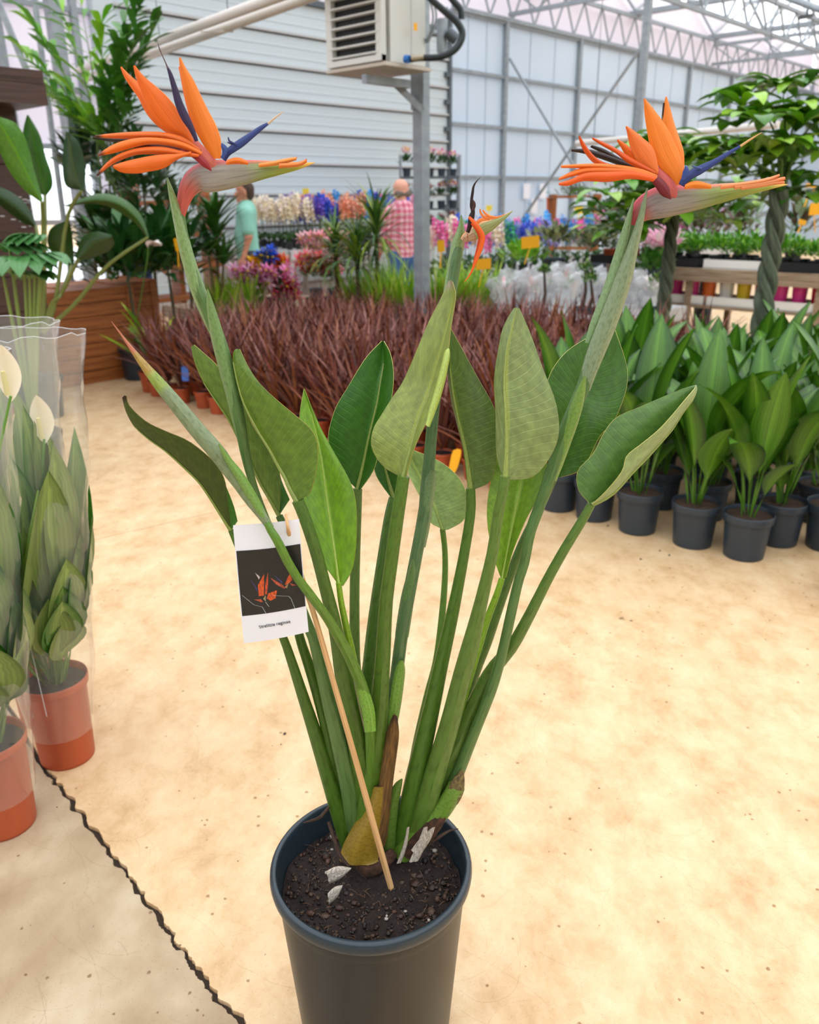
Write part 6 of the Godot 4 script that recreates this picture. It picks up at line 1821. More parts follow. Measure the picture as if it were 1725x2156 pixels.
		if q[7] == "foliage_clump" and q[0] == 265:
			mb = MB.new()
			var fpos := P(312, 522, 7.05) - Vector3(c.x, 0, c.z)
			tube(mb, [Vector3(0, 0.4, 0), fpos - Vector3(0.02, 0.1, 0), fpos], [0.006, 0.005, 0.004], 6, C(110, 150, 70))
			part(t, "flower_stem", mb, M.foliage)
			mb = MB.new()
			for j in 3: gleaf(mb, fpos, 1.2 + j * 0.5, 0.12, 0.12, 0.9 + j * 0.2, 1.7, 0.5, 0.5, C(246, 244, 238), 7)
			part(t, "white_spathe", mb, M.flower)
	sign_tag("small yellow price tag on a stick before the dark foliage plant", 373, 515, 13, 26, 562, 7.3, M.yellow_tag, 0.5, 3)
	# spiky palm in the gap
	var yp := P(455, 600, 8.3)
	yp.y = 0
	t = thing("potted_palm", "dark green palm with upright pointed leaves beside the mint-shirted person", "palm", yp)
	part(t, "pot", pot_mesh(0.15, 0.12, 0.26, 0.04), M.terracotta_plastic)
	for q in [[455, 470], [440, 540], [470, 560], [455, 505]]:
		var c := P(q[0], q[1], 8.3) - yp
		var mb := MB.new()
		tube(mb, [Vector3(0, 0.2, 0), Vector3(c.x * 0.5, c.y * 0.6, 0), c], [0.02, 0.016, 0.012], 6, C(110, 90, 60))
		var st := part(t, "cane", mb, M.foliage)
		mb = MB.new()
		for j in 22: gleaf(mb, c, j * 2.4, rf(0.28, 0.46), 0.05, rf(0.1, 1.0), rf(0.9, 1.6), 0.4, 0.3, vary(C(54, 96, 34), 0.25), 5)
		part(st, "leaf_rosette", mb, M.foliage)
	# brown wooden shelves behind
	var sh := P(372, 470, 10.4)
	sh.y = 0
	t = thing("wooden_shelf", "brown wooden plant shelving behind the leafy plants", "shelf", sh)
	for j in 4:
		var mb := MB.new()
		mb.box(Transform3D(Basis(HU, Vector3.UP, HN), Vector3(0, 0.4 + j * 0.36, 0)), Vector3(1.0, 0.05, 0.4))
		part(t, "shelf_board", mb, M.orange_wood)
	for a in [-0.47, 0.0, 0.47]:
		var mb := MB.new()
		mb.box(Transform3D(Basis(HU, Vector3.UP, HN), HU * a + Vector3.UP * 0.85 - HN * 0.1), Vector3(0.07, 1.7, 0.2))
		part(t, "upright", mb, M.orange_wood)
	# yellow-green dracaena in terracotta
	rng.seed = 55
	var cp := P(318, 790, 6.85)
	cp.y = 0
	t = thing("variegated_dracaena", "yellow-green variegated plant in a terracotta pot at the corner of the red bed", "plant", cp)
	part(t, "pot", pot_mesh(0.1, 0.08, 0.17, 0.03), M.terracotta_plastic)
	for j in 16:
		var mb := MB.new()
		gleaf(mb, Vector3(0, 0.16 + j * 0.012, 0), -1.9 + rf(-1.9, 1.9) if j < 12 else rf(0, TAU), rf(0.3, 0.5), rf(0.05, 0.075), rf(0.1, 0.9), rf(0.7, 1.8), 0.45, 0.25, vary([C(150, 190, 40), C(190, 210, 70), C(90, 140, 40)][j % 3], 0.1), 7)
		part(t, "leaf", mb, M.foliage)
	# green exit sign behind the palm
	var ex := thing("green_sign", "green sign board on the wall behind the fishtail palm", "sign", P(105, 200, 10.0))
	bar(ex, "board", P(92, 200, 10.0), P(122, 203, 10.0), 0.12, 0.02, mat("sign_green", S(60, 170, 140), 0.5))

# ---------- middle: benches of flowers, dracaenas, wrapped plants ----------
func build_middle() -> void:
	rng.seed = 61
	orchid_parts = [pot_mesh(0.05, 0.04, 0.1, 0.012, 12)]
	var pal := {"white": [C(246, 240, 226), C(240, 232, 200)], "violet": [C(134, 104, 206), C(110, 80, 190)], "blue": [C(52, 84, 206), C(70, 110, 226)], "peach": [C(246, 168, 130), C(244, 186, 160)], "sky blue": [C(80, 170, 236), C(120, 196, 240)], "pink": [C(244, 120, 190), C(246, 160, 210)], "green": [C(60, 170, 120), C(90, 190, 140)], "purple": [C(170, 60, 130), C(190, 100, 160)], "lilac": [C(180, 170, 230), C(150, 150, 226)]}
	var sd := 400
	for c in pal:
		orchid_kinds[c] = orchid(c, pal[c], sd)
		sd += 1
	rng.seed = 62
	bench("display_bench", "pale grey bench of orchids along the white clad wall", -4.35, -1.4, 0.4, 1.9, 0.86, M.panel_lip)
	var seq := ["white", "white", "white", "violet", "blue", "blue", "peach", "peach", "peach", "sky blue", "peach", "sky blue", "blue", "violet", "blue", "pink", "white"]
	for i in 17:
		for r in 4:
			put_orchid(seq[i], hall(-4.2 + i * 0.165 + rf(-0.02, 0.02), 1.75 - r * 0.33, 0.86), "bench along the white clad wall")
	bench("display_bench", "low white bench of bright dyed orchids behind the yellow price tags", -3.6, -0.4, 3.1, 4.7, 0.55, M.panel_lip)
	var seq2 := ["pink", "white", "green", "blue", "blue", "lilac", "lilac", "sky blue", "pink", "sky blue", "pink", "sky blue"]
	for i in 12:
		for r in 4:
			put_orchid(seq2[(i + (r / 2) * 5) % 12] if r < 2 else seq2[i], hall(-3.45 + i * 0.265 + rf(-0.03, 0.03), 4.5 - r * 0.36, 0.55), "low white bench behind the price tags")
	bench("display_bench", "distant bench of purple orchids near the free steel post", 0.4, 4.2, 3.2, 4.6, 0.62, M.panel_lip)
	for i in 15:
		for r in 2: put_orchid("purple" if r == 0 or i % 3 else "lilac", hall(0.55 + i * 0.25, 4.4 - r * 0.4, 0.62), "distant bench near the free post")
	for c in pal:
		if not orchid_used.has(c): put_orchid(c, hall(-1.0, 3.3, 0.55), "low white bench behind the price tags")
	# plant trolley with shelves
	var tr := P(905, 418, 14.6)
	tr.y = 0
	var t := thing("plant_trolley", "tall wire plant trolley with three shelves of orchids", "trolley", tr)
	for a in [[-0.48, -0.25], [0.48, -0.25], [-0.48, 0.25], [0.48, 0.25]]:
		bar(t, "upright", tr + Vector3(a[0], 0.1, a[1]), tr + Vector3(a[0], 2.15, a[1]), 0.03, 0.03, M.galvanised)
	for y in [0.3, 0.85, 1.33, 1.82]:
		var mb := MB.new()
		mb.box(Transform3D(Basis(), Vector3(0, y, 0)), Vector3(0.96, 0.03, 0.54))
		part(t, "shelf", mb, M.dark_steel)
	for a in [[-0.42, -0.2], [0.42, -0.2], [-0.42, 0.2], [0.42, 0.2]]:
		var mb := MB.new()
		lathe(mb, [[0.0, 0.0], [0.03, 0.0], [0.035, 0.05], [0.02, 0.11], [0.0, 0.11]], 10, Vector3(a[0], 0, a[1]))
		part(t, "caster", mb, M.black_plastic)
	var shelf_plant: Node3D = null
	for y in [0.865, 1.345, 1.835]:
		for i in 5:
			var at: Vector3 = tr + Vector3(-0.38 + i * 0.19, y, 0.1 + rf(-0.04, 0.04))
			if shelf_plant == null or rf(0, 1) < 0.25:
				shelf_plant = thing("trolley_plant", "small pink and white flowering pot plant on the trolley shelf", "plant", at, "flowering pot plants on the trolley")
				part(shelf_plant, "pot", pot_mesh(0.07, 0.055, 0.12, 0.015, 14), M.slate_pot)
				var mb := MB.new()
				bush(mb, Vector3(0, 0.2, 0), Vector3(0.1, 0.1, 0.1), 26, 0.12, 0.04, [C(46, 80, 40), C(60, 96, 50)], 0.6)
				part(shelf_plant, "foliage", mb, M.foliage)
				mb = MB.new()
				bush(mb, Vector3(0, 0.33, 0), Vector3(0.11, 0.08, 0.11), 30, 0.05, 0.045, [C(226, 130, 180), C(244, 226, 230), C(230, 200, 120)], 0.5, 3)
				part(shelf_plant, "blossoms", mb, M.flower)
			else: dup(shelf_plant, at, rf(0, TAU), rf(0.9, 1.1))
	# low table behind the bed with flowering plants
	rng.seed = 63
	bench("display_bench", "low grey wooden bench of flowering plants behind the red bed", -6.75, -5.1, 2.6, 4.4, 0.42, M.grey_wood)
	var azs := [["pink-flowered azalea with large pale blossoms", [C(255, 190, 230), C(255, 214, 240)], [[510, 582], [545, 588]], 1.0], ["pink-flowered azalea with yellow-centred blossoms", [C(252, 176, 224), C(255, 214, 240)], [[586, 578]], 1.0], ["magenta-flowered azalea on the low bench", [C(226, 40, 110), C(244, 90, 150)], [[600, 606]], 0.8], ["red and white flowering plant beside the ponytail palms", [C(244, 96, 96), C(255, 244, 240), C(250, 140, 160)], [[655, 545], [690, 552]], 0.7], ["pale pink blossoming plant behind the ponytail palms", [C(255, 226, 232), C(250, 190, 200)], [[700, 505], [660, 508], [735, 510]], 0.7], ["yellow flowering plant between the pink azaleas", [C(236, 214, 30), C(240, 190, 40)], [[548, 556]], 0.45], ["bright blue flowering plant at the mint-shirted person's hip", [C(50, 100, 220), C(80, 140, 236)], [[562, 536]], 0.45], ["orange flowering plant beside the pink azaleas", [C(246, 130, 50)], [[588, 548]], 0.35]]
	for a in azs:
		for q in a[2]:
			var c := P(q[0], q[1], 8.7 + (0.9 if q[1] < 530 else 0.0))
			t = thing("flowering_plant", a[0], "plant", Vector3(c.x, 0.42, c.z), "flowering pot plants on the low bench")
			part(t, "pot", pot_mesh(0.08, 0.06, 0.14, 0.02, 14), M.slate_pot)
			var mb := MB.new()
			bush(mb, Vector3(0, c.y - 0.56, 0), Vector3(0.17, 0.15, 0.17) * a[3], 70, 0.11, 0.04, [C(56, 100, 40), C(80, 130, 50)], 0.7)
			part(t, "foliage", mb, M.foliage).set_meta("kind", "stuff")
			mb = MB.new()
			for k in 22:
				var o := Vector3(rf(-0.19, 0.19) * a[3], c.y - 0.42 + rf(-0.1, 0.1) * a[3], rf(0.06, 0.24) * a[3])
				var col := vary(a[1][rng.randi() % a[1].size()], 0.08)
				var fd := rf(-0.5, 0.5)
				for p in 7:
					var ph := p * TAU / 7.0 + 0.2
					gleaf(mb, o, fd + (PI * 0.5 if sin(ph) > 0 else -PI * 0.5), 0.08, 0.07, acos(cos(ph)), acos(cos(ph)), 0.6, 0.1, vary(col, 0.05), 3)
				ball(mb, o + Vector3(0, 0, 0.012), Vector3(0.013, 0.013, 0.01), C(226, 190, 40), 3, 5)
			part(t, "blossoms", mb, M.flower)
	# ponytail / dracaena trees
	rng.seed = 64
	for q in [[792, 500, 8.2, 0.5, "tall bushy ponytail palm with arching leaves in front of the plaid shirt"], [707, 535, 8.4, 0.36, "short ponytail palm with dark arching leaves over the low bench"], [752, 545, 8.0, 0.38, "short ponytail palm leaning against the tall one"]]:
		var c := P(q[0], q[1], q[2])
		t = thing("ponytail_palm", q[4], "palm", Vector3(c.x, 0, c.z))
		part(t, "pot", pot_mesh(0.11, 0.09, 0.18, 0.03, 18), M.slate_pot)
		var mb := MB.new()
		tube(mb, [Vector3(0, 0.15, 0), Vector3(0.01, c.y * 0.5, 0), Vector3(0, c.y, 0)], [0.035, 0.022, 0.02], 8, C(104, 78, 56))
		part(t, "trunk", mb, M.bark)
		mb = MB.new()
		for k in 120:
			var v := k / 120.0
			var a0 := lerpf(1.5, 0.0, v) + rf(-0.2, 0.2)
			gleaf(mb, Vector3(0, c.y - 0.1 + v * 0.2, 0), k * 2.4 + rf(-0.3, 0.3), q[3] * rf(0.7, 1.25), 0.026, a0, a0 + rf(0.6, 1.9), 0.3, 0.3, vary([C(70, 104, 52), C(96, 132, 56), C(52, 84, 44), C(140, 160, 60)][rng.randi() % 4], 0.15), 7)
		part(t, "leaf_crown", mb, M.foliage).set_meta("kind", "stuff")
	# bright grassy pots at the foot of the heater post
	for q in [[805, 592, 7.9], [838, 590, 7.95], [862, 596, 7.9], [920, 600, 8.0], [960, 596, 8.0], [1000, 592, 8.1], [780, 598, 8.1], [945, 605, 7.9], [745, 604, 8.3], [975, 585, 8.3], [1030, 590, 8.3], [825, 580, 8.3], [455, 622, 8.3], [490, 618, 8.4], [525, 615, 8.5]]:
		var c := P(q[0], q[1], q[2])
		t = thing("potted_grass", "bright yellow-green grassy plant in a pot behind the red bed", "plant", Vector3(c.x, 0, c.z), "bright grassy plants behind the red bed")
		part(t, "pot", pot_mesh(0.08, 0.06, 0.3, 0.02, 14), M.terracotta_plastic)
		var mb := MB.new()
		for k in 70: gleaf(mb, Vector3(rf(-0.03, 0.03), 0.28, rf(-0.03, 0.03)), k * 2.4, rf(0.45, 0.66) * (c.y + 0.12) / 0.75, 0.022, rf(0.0, 0.4), rf(0.3, 1.2), 0.3, 0.3, vary([C(150, 190, 40), C(116, 168, 40), C(190, 204, 96)][k % 3], 0.15), 5)
		part(t, "grass_blades", mb, M.foliage).set_meta("kind", "stuff")
	# table of plants wrapped in milky plastic, with bonsai and signs
	rng.seed = 65
	bench("display_bench", "table of plastic wrapped plants behind the dark red bed", -5.4, -3.9, 5.3, 7.35, 0.5, M.panel_lip)
	for q in [[1085, 592, 8.0], [1150, 582, 8.4], [1120, 604, 7.9], [1195, 600, 8.1], [1245, 585, 8.5], [1290, 600, 8.1], [1330, 590, 8.4], [1060, 612, 7.8], [1370, 608, 8.0], [1190, 575, 8.9], [1340, 565, 8.9]]:
		var c := P(q[0], q[1], q[2])
		t = thing("wrapped_plant", "small plant wrapped in crumpled milky plastic on the table", "plant", Vector3(c.x, 0.5, c.z), "plastic wrapped plants on the table")
		part(t, "pot", pot_mesh(0.07, 0.055, 0.1, 0.02, 12), M.pot_white)
		var mb := MB.new()
		bush(mb, Vector3(0, 0.18, 0), Vector3(0.08, 0.1, 0.08), 22, 0.09, 0.035, [C(90, 130, 60), C(236, 226, 230), C(236, 190, 200)], 0.6)
		part(t, "foliage", mb, M.foliage)
		mb = MB.new()
		var top := c.y - 0.5 + 0.1
		for i in 11:
			for j in 17:
				var a := TAU * j / 16.0
				var r := lerpf(0.075, 0.15, i / 10.0) * (1.0 + 0.22 * sin(a * 4.0 + i * 1.7) + 0.1 * sin(a * 9.0 - i))
				mb.vert(Vector3(cos(a) * r, maxf(0.25, top) * i / 10.0 + 0.02 * sin(a * 6.0) * i / 10.0, sin(a) * r))
		mb.grid(0, 11, 17, true)
		part(t, "plastic_wrap", mb, M.milky_wrap)
	for q in [[1146, 572, 7.6, 0.07], [1232, 568, 7.7, 0.1], [1245, 590, 7.6, 0.11], [1390, 590, 7.6, 0.1]]:
		var c := P(q[0], q[1], q[2])
		t = thing("bonsai_tree", "small round-headed bonsai tree among the plastic wrapped plants", "plant", Vector3(c.x, 0.5, c.z), "bonsai trees on the table")
		part(t, "pot", pot_mesh(0.06, 0.05, 0.06, 0.015, 12), M.slate_pot)
		var mb := MB.new()
		tube(mb, [Vector3(0, 0.04, 0), Vector3(0.02, (c.y - 0.5) * 0.5, 0), Vector3(0, c.y - 0.5, 0)], [0.02, 0.014, 0.01], 7, C(90, 72, 58))
		part(t, "trunk", mb, M.bark)
		mb = MB.new()
		bush(mb, Vector3(0, c.y - 0.5, 0), Vector3(q[3], q[3] * 0.8, q[3]), 90, 0.04, 0.024, [C(48, 84, 40), C(76, 116, 50), C(140, 170, 90)], 0.5, 3)
		part(t, "crown", mb, M.foliage).set_meta("kind", "stuff")
	for q in [[1100, 540, 9.3, 0.3, 0.14, [C(110, 160, 30), C(130, 180, 50)], "low bright green bush under the large yellow price tag"], [1170, 505, 9.6, 0.4, 0.16, [C(96, 110, 80), C(150, 150, 120), C(80, 84, 60)], "grey-leaved begonia plant with broad dull leaves"], [1255, 515, 9.2, 0.4, 0.16, [C(90, 104, 76), C(140, 140, 112), C(70, 80, 56)], "grey-leaved begonia plant beside the right flower stalk"], [1390, 515, 8.7, 0.2, 0.14, [C(248, 226, 236), C(250, 200, 220)], "white and pink blossoming plant behind the money tree"], [1320, 450, 11.5, 0.5, 0.6, [C(44, 76, 36), C(60, 96, 40)], "dark green shrub between the free post and the money tree"], [1375, 560, 8.6, 0.2, 0.14, [C(60, 110, 40), C(90, 130, 60)], "small green shrub beside the money tree trunk"], [1500, 480, 10.2, 0.5, 0.4, [C(70, 84, 60), C(110, 110, 100), C(84, 60, 56)], "mixed dark shrub beyond the bench"]]:
		var c := P(q[0], q[1], q[2])
		t = thing("bench_shrub", q[6], "plant", Vector3(c.x, 0, c.z))
		var lift := 0.5 if q[0] == 1100 else 0.0
		t.position.y = lift
		part(t, "pot", pot_mesh(0.13, 0.1, maxf(0.12, c.y - lift - q[4] * 1.2), 0.03, 16), M.slate_pot)
		var mb := MB.new()
		bush(mb, Vector3(0, c.y - lift, 0), Vector3(q[3], q[4], q[3]), 150, 0.11, 0.06, q[5], 0.8)
		part(t, "foliage", mb, M.flower if q[0] == 1390 else M.foliage).set_meta("kind", "stuff")
	sign_tag("large tilted yellow price tag standing over the plastic wrapped plants", 1117, 510, 38, 24, 556, 8.0, M.yellow_tag, 0.35, -12)
	sign_tag("narrow yellow price tag beside the heater post", 929, 518, 16, 24, 565, 8.0, M.yellow_tag, 0.5, -2)
	sign_tag("square orange-yellow price tag behind the drooping orange petal", 1018, 556, 32, 22, 605, 7.7, M.yellow_tag, 0.3, -10)
	sign_tag("lemon yellow price tag before the wooden rack", 1219, 442, 18, 16, 462, 11.5, M.lemon_tag, 0.2)
	sign_tag("pale yellow price tag above the white orchids", 644, 403, 14, 12, 425, 12.8, M.lemon_tag, 0.1)
	sign_tag("pale yellow price tag above the dyed orchids", 1030, 438, 13, 11, 462, 11.4, M.lemon_tag, 0.1)
	# wooden rack of dark plants in front of the translucent wall
	var rk := P(1210, 430, 18.0)
	rk.y = 0
	t = thing("wooden_rack", "small wooden rack with a mossy top in front of the translucent wall", "rack", rk)
	for a in [[-0.45, 0.2], [0.45, 0.2], [-0.45, -0.2], [0.45, -0.2]]: bar(t, "rack_post", rk + Vector3(a[0], 0, a[1]), rk + Vector3(a[0], 1.55, a[1]), 0.07, 0.07, M.orange_wood)
	for y in [0.5, 1.05, 1.5]:
		var mb := MB.new()
		mb.box(Transform3D(Basis(), Vector3(0, y, 0)), Vector3(1.0, 0.05, 0.5))
		part(t, "shelf_board", mb, M.orange_wood)
	var mo := MB.new()
	bush(mo, Vector3(0, 1.5, 0), Vector3(0.55, 0.2, 0.3), 160, 0.12, 0.03, [C(80, 96, 60), C(100, 116, 80)], 0.5)
	t = thing("moss_plant", "mossy grey-green plant spread on the wooden rack's top", "plant", rk + Vector3(0, 0.03, 0))
	part(t, "foliage", mo, M.foliage).set_meta("kind", "stuff")
	var ob := thing("orange_box", "small orange box on the wall beside the wooden rack", "box", P(1157, 432, 18.0))
	bar(ob, "box_body", P(1157, 418, 18.3), P(1157, 446, 18.3), 0.12, 0.1, M.pot_orange)
	bar(ob, "box_lid", P(1157, 416, 18.3), P(1157, 419, 18.3), 0.14, 0.12, M.pot_orange)
	var nt := thing("wall_notice", "white notice sheets pinned to the translucent wall", "notice", hall(3.7, 0.05, 1.5))
	for k in 3:
		var mb := MB.new()
		mb.box(Transform3D(Basis(HU, Vector3.UP, HN), Vector3(0, 0.12 - (k % 2) * 0.3, 0.02) + HU * (k * 0.3)), Vector3(0.24, 0.3, 0.006))
		part(nt, "notice_sheet", mb, M.card_white)
	var gs := thing("green_sign", "small green safety sign on the translucent wall behind the dry flower", "sign", P(989, 417, 17.0))
	bar(gs, "board", P(985, 418, 17.0), P(994, 418, 17.0), 0.2, 0.01, M.sign_green)
	var gs2 := thing("green_sign", "small green safety sign above the orange wall box", "sign", P(1155, 403, 18.2))
	bar(gs2, "board", P(1150, 405, 18.2), P(1160, 405, 18.2), 0.18, 0.01, M.sign_green)

# ---------- people: bodies as smooth fields meshed with surface nets ----------
func net(bones: Array, cell: float, k: float) -> MB:
	var lo := Vector3.ONE * 1e9
	var hi := -lo
	for b in bones:
		var r: float = maxf(b[2], b[3])
		lo = lo.min((b[0] as Vector3).min(b[1]) - Vector3.ONE * (r + 3 * cell))
		hi = hi.max((b[0] as Vector3).max(b[1]) + Vector3.ONE * (r + 3 * cell))
	var nx := int((hi.x - lo.x) / cell) + 2
	var ny := int((hi.y - lo.y) / cell) + 2
	var nz := int((hi.z - lo.z) / cell) + 2
	var f := PackedFloat32Array()
	f.resize(nx * ny * nz)
	f.fill(1.0)
	for b in bones:
		var a: Vector3 = b[0]
		var e: Vector3 = b[1]
		var r0: float = b[2]
		var r1: float = b[3]
		var sq: float = b[4] if b.size() > 4 else 1.0      # flattening across z
		var d := e - a
		var dd := maxf(d.length_squared(), 1e-9)
		var rm := maxf(r0, r1) + k + 2 * cell
		var i0 := ((a.min(e) - Vector3.ONE * rm - lo) / cell).floor()
		var i1 := ((a.max(e) + Vector3.ONE * rm - lo) / cell).ceil()
		for z in range(maxi(0, int(i0.z)), mini(nz, int(i1.z) + 1)):
			for y in range(maxi(0, int(i0.y)), mini(ny, int(i1.y) + 1)):
				for x in range(maxi(0, int(i0.x)), mini(nx, int(i1.x) + 1)):
					var p := lo + Vector3(x, y, z) * cell
					var t := clampf((p - a).dot(d) / dd, 0, 1)
					var q := p - a - d * t
					q.z /= sq
					var s := q.length() - lerpf(r0, r1, t)
					var id := (z * ny + y) * nx + x
					var o := f[id]
					var h := clampf(0.5 + 0.5 * (o - s) / k, 0, 1)
					f[id] = lerpf(o, s, h) - k * h * (1.0 - h)
	var mb := MB.new()
	var at := {}
	for z in nz - 1:
		for y in ny - 1:
			for x in nx - 1:
				var id := (z * ny + y) * nx + x
				var sum := Vector3.ZERO
				var n := 0
				var s0 := f[id] < 0
				var same := true
				for c in 8:
					if (f[id + (c & 1) + ((c >> 1) & 1) * nx + (c >> 2) * nx * ny] < 0) != s0:
						same = false
						break
				if same: continue
				for c in 8:
					for ax in 3:
						if c & (1 << ax): continue
						var c2 := c | (1 << ax)
						var va := f[id + (c & 1) + ((c >> 1) & 1) * nx + (c >> 2) * nx * ny]
						var vb := f[id + (c2 & 1) + ((c2 >> 1) & 1) * nx + (c2 >> 2) * nx * ny]
						if (va < 0) != (vb < 0):
							var pa := Vector3(c & 1, (c >> 1) & 1, c >> 2)
							var pb := Vector3(c2 & 1, (c2 >> 1) & 1, c2 >> 2)
							sum += pa.lerp(pb, va / (va - vb))
							n += 1
				at[id] = mb.vert(lo + (Vector3(x, y, z) + sum / n) * cell)
	for id in at:
		var x: int = id % nx
		var y: int = (id / nx) % ny
		var z: int = id / (nx * ny)
		for ax in 3:
			var st: int = [1, nx, nx * ny][ax]
			var b1: int = [nx, nx * ny, 1][ax]
			var b2: int = [nx * ny, 1, nx][ax]
			if [y, z, x][ax] == 0 or [z, x, y][ax] == 0: continue
			if (f[id] < 0) == (f[id + st] < 0): continue
			if not (at.has(id - b1) and at.has(id - b2) and at.has(id - b1 - b2)): continue
			if f[id] < 0: mb.quad(at[id], at[id - b2], at[id - b1 - b2], at[id - b1])
			else: mb.quad(at[id], at[id - b1], at[id - b1 - b2], at[id - b2])
	return mb
func person(label: String, at: Vector3, turn: float, scale_: float, skin: Color, shirt: Material, trousers: Material, hair: Color, bald: bool, long_sleeves: bool, arm_fwd: float) -> void:
	# stands facing -z before the turn
	var t := thing("person", label, "person", at)
	t.rotation.y = turn
	t.scale = Vector3.ONE * scale_
	var V := func(x: float, y: float, z: float) -> Vector3: return Vector3(x, y, z)
	var sk := mat("skin_%d" % used.get("person", 0), skin, 0.55)
	var body := []
	body.append([V.call(0, 1.60, 0.0), V.call(0, 1.66, -0.005), 0.085, 0.095])              # head
	body.append([V.call(0, 1.56, -0.05), V.call(0, 1.52, -0.06), 0.05, 0.042])               # jaw
	body.append([V.call(0, 1.60, -0.10), V.call(0, 1.575, -0.115), 0.013, 0.018])            # nose
	for s in [-1, 1]: body.append([V.call(s * 0.092, 1.62, 0.01), V.call(s * 0.096, 1.585, 0.01), 0.02, 0.014, 0.7])   # ears
	body.append([V.call(0, 1.52, 0.015), V.call(0, 1.42, 0.02), 0.056, 0.066])               # neck
	body.append([V.call(0, 1.36, 0.01), V.call(0, 1.06, 0.0), 0.15, 0.155, 0.72])            # trunk
	body.append([V.call(0, 1.06, -0.01), V.call(0, 0.9, 0.0), 0.155, 0.15, 0.75])
	for s in [-1, 1]:
		body.append([V.call(s * 0.06, 1.40, 0.01), V.call(s * 0.17, 1.37, 0.01), 0.07, 0.065])
		var el: Vector3 = V.call(s * 0.235, 1.09, 0.02 - arm_fwd * 0.05)
		var wr: Vector3 = V.call(s * 0.23, 0.87, -0.05 - arm_fwd * 0.16)
		body.append([V.call(s * 0.185, 1.36, 0.01), el, 0.056, 0.044])
		body.append([el, wr, 0.043, 0.03])
		var hd: Vector3 = (wr - el).normalized()
		body.append([wr, wr + hd * 0.07, 0.03, 0.036, 0.7])
		for q in 4:
			var f0 := wr + hd * 0.09 + Vector3(0, 0, -0.03 + q * 0.02)
			body.append([f0, f0 + hd * [0.055, 0.07, 0.065, 0.05][q] + Vector3(-s * 0.014, 0, -0.01), 0.010, 0.008])
		body.append([wr + hd * 0.035 + Vector3(0, 0, -0.03), wr + hd * 0.09 + Vector3(0, 0, -0.055), 0.012, 0.009])
		body.append([V.call(s * 0.085, 0.9, 0.0), V.call(s * 0.095, 0.5, -0.01), 0.088, 0.06])
		body.append([V.call(s * 0.095, 0.5, -0.01), V.call(s * 0.1, 0.09, 0.02), 0.06, 0.04])
		body.append([V.call(s * 0.1, 0.05, 0.03), V.call(s * 0.11, 0.035, -0.14), 0.042, 0.034])
	part(t, "body", net(body, 0.016, 0.03), sk)
	var sh := []
	sh.append([V.call(0, 1.36, 0.01), V.call(0, 1.08, -0.015), 0.17, 0.178, 0.76])
	sh.append([V.call(0, 1.08, -0.02), V.call(0, 0.88, -0.005), 0.182, 0.182, 0.8])
	sh.append([V.call(0, 1.43, 0.018), V.call(0, 1.40, 0.018), 0.085, 0.1])
	for s in [-1, 1]:
		sh.append([V.call(s * 0.06, 1.40, 0.01), V.call(s * 0.175, 1.365, 0.01), 0.085, 0.082])
		var el: Vector3 = V.call(s * 0.235, 1.09, 0.02 - arm_fwd * 0.05)
		if long_sleeves:
			sh.append([V.call(s * 0.19, 1.36, 0.01), el, 0.076, 0.062])
			sh.append([el, V.call(s * 0.23, 0.89, -0.045 - arm_fwd * 0.15), 0.06, 0.046])
		else: sh.append([V.call(s * 0.19, 1.36, 0.01), V.call(s * 0.19, 1.36, 0.01).lerp(el, 0.72), 0.078, 0.078])
	part(t, "shirt", net(sh, 0.018, 0.035), shirt)
	var tr := []
	tr.append([V.call(0, 0.92, 0.0), V.call(0, 0.84, 0.0), 0.168, 0.172, 0.8])
	for s in [-1, 1]:
		tr.append([V.call(s * 0.09, 0.86, 0.0), V.call(s * 0.1, 0.5, -0.005), 0.108, 0.082])
		tr.append([V.call(s * 0.1, 0.5, -0.005), V.call(s * 0.105, 0.08, 0.015), 0.08, 0.066])
	part(t, "trousers", net(tr, 0.02, 0.03), trousers)
	var hm := mat("hair_%d" % used.get("person", 0), hair, 0.8)
	var ha := []
	if bald: ha.append([V.call(-0.07, 1.585, 0.045), V.call(0.07, 1.585, 0.045), 0.042, 0.042])
	else:
		ha.append([V.call(0, 1.65, 0.025), V.call(0, 1.69, 0.0), 0.1, 0.094])
		ha.append([V.call(0, 1.58, 0.05), V.call(0, 1.64, 0.04), 0.075, 0.085])
	part(t, "hair", net(ha, 0.014, 0.02), hm)
	var sm := []
	for s in [-1, 1]: sm.append([V.call(s * 0.1, 0.045, 0.05), V.call(s * 0.115, 0.04, -0.15), 0.05, 0.042])
	part(t, "shoes", net(sm, 0.016, 0.01), M.near_black)
	for s in [-1, 1]:
		var e := MB.new()
		ball(e, Vector3(s * 0.036, 1.615, -0.087), Vector3(0.014, 0.009, 0.01), C(240, 236, 230), 4, 8)
		ball(e, Vector3(s * 0.036, 1.615, -0.094), Vector3(0.006, 0.006, 0.005), C(40, 30, 26), 4, 8)
		part(t, "eye", e, M.painted)
	var mo := MB.new()
	ball(mo, Vector3(0, 1.54, -0.106), Vector3(0.026, 0.006, 0.008), C(170, 96, 84), 4, 8)
	part(t, "mouth", mo, M.painted)
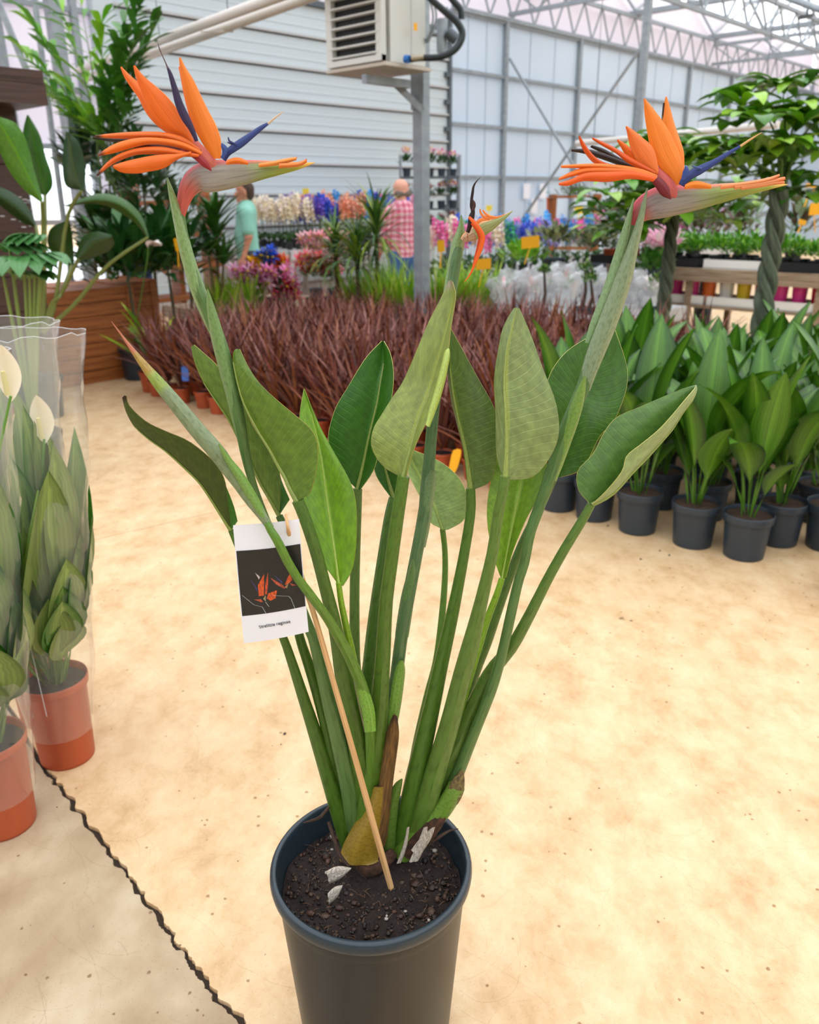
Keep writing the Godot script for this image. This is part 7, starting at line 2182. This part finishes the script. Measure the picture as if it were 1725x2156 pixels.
func build_people() -> void:
	var mint := mat("mint_cotton", S(138, 196, 178), 0.85)
	var dark := mat("dark_trousers", S(60, 60, 70), 0.85)
	var denim := mat("blue_denim", S(60, 96, 150), 0.85)
	var jacket := mat("denim_jacket", S(48, 62, 104), 0.85)
	var plaid := mat("plaid_cotton", Color.WHITE, 0.85)
	var im := Image.create(64, 64, false, Image.FORMAT_RGB8)
	im.fill(S(240, 196, 204))
	for x in 64:
		for y in 64:
			var a: float = [0.0, 0.5, 1.0, 0.5][(x / 8) % 4]
			var b: float = [0.0, 0.5, 1.0, 0.5][(y / 8) % 4]
			im.set_pixel(x, y, S(244, 214, 218).lerp(S(190, 50, 84), (a + b) * 0.5))
	plaid.albedo_texture = ImageTexture.create_from_image(im)
	plaid.uv1_triplanar = true
	plaid.uv1_scale = Vector3(7, 7, 7)
	var a := P(515, 418, 10.8)
	a.y = 0
	person("person in a mint green t-shirt and dark trousers standing by the orchids", a, 1.75, 0.99, S(206, 140, 112), mint, dark, S(70, 54, 44), false, false, 0.05)
	var b := P(845, 418, 10.6)
	b.y = 0
	person("bald person in a pink plaid shirt and blue jeans standing behind the ponytail palm", b, 0.5, 0.98, S(222, 160, 136), plaid, denim, S(110, 96, 88), true, true, 0.9)
	var c := P(272, 418, 9.6)
	c.y = 0
	person("person in a dark blue denim jacket half hidden behind the leafy plants", c, -0.7, 0.98, S(214, 150, 124), jacket, jacket, S(90, 60, 44), false, true, 0.6)

# ---------- crumbs and bits on the floor ----------
func build_debris() -> void:
	rng.seed = 71
	var bits := [[600, 1546, 7, 0], [592, 1568, 3, 0], [574, 1570, 2, 0], [1333, 1308, 6, 1], [1310, 1303, 10, 2], [197, 1952, 5, 2], [1000, 1410, 3, 0], [1350, 1178, 5, 0], [1410, 1170, 5, 0], [1390, 1160, 4, 0], [1690, 1210, 4, 1], [1280, 1108, 5, 0], [1160, 1700, 6, 2], [1262, 1660, 3, 0], [120, 1700, 3, 0], [380, 1990, 3, 0], [1145, 1460, 5, 1], [160, 1660, 5, 2], [500, 1812, 4, 1], [870, 1395, 3, 1]]
	for q in bits:
		var g := G(q[0], q[1])
		var r: float = q[2] * 0.5 * axial(g) / F
		var t := thing("soil_crumb", ["small dark soil crumb lying on the bare concrete", "dry dark leaf scrap lying on the bare concrete", "thin brown plant fibre lying on the bare concrete"][q[3]], "debris", g, ["soil crumbs on the floor", "leaf scraps on the floor", "plant fibres on the floor"][q[3]])
		var mb := MB.new()
		if q[3] == 2:
			for k in 4:
				var a := Vector3(rf(-1, 1), 0.1, rf(-1, 1)) * r * 1.6
				var b := Vector3(rf(-1, 1), 0.2, rf(-1, 1)) * r * 1.6
				tube(mb, [a, (a + b) * 0.5 + Vector3(0, r * 0.3, 0), b], [r * 0.08, r * 0.1, r * 0.05], 5, C(96, 74, 54))
		elif q[3] == 1:
			gleaf(mb, Vector3(0, r * 0.1, 0), rf(0, TAU), r * 2.4, r * 1.1, 1.45, 1.6, 0.5, 0.4, C(70, 52, 42), 5)
		else:
			for k in 3: ball(mb, Vector3(rf(-0.5, 0.5), 0.5, rf(-0.5, 0.5)) * r, Vector3(rf(0.6, 1.0), 0.55, rf(0.6, 1.0)) * r, vary(C(58, 46, 40), 0.2), 4, 6)
		part(t, "bit", mb, M.painted)
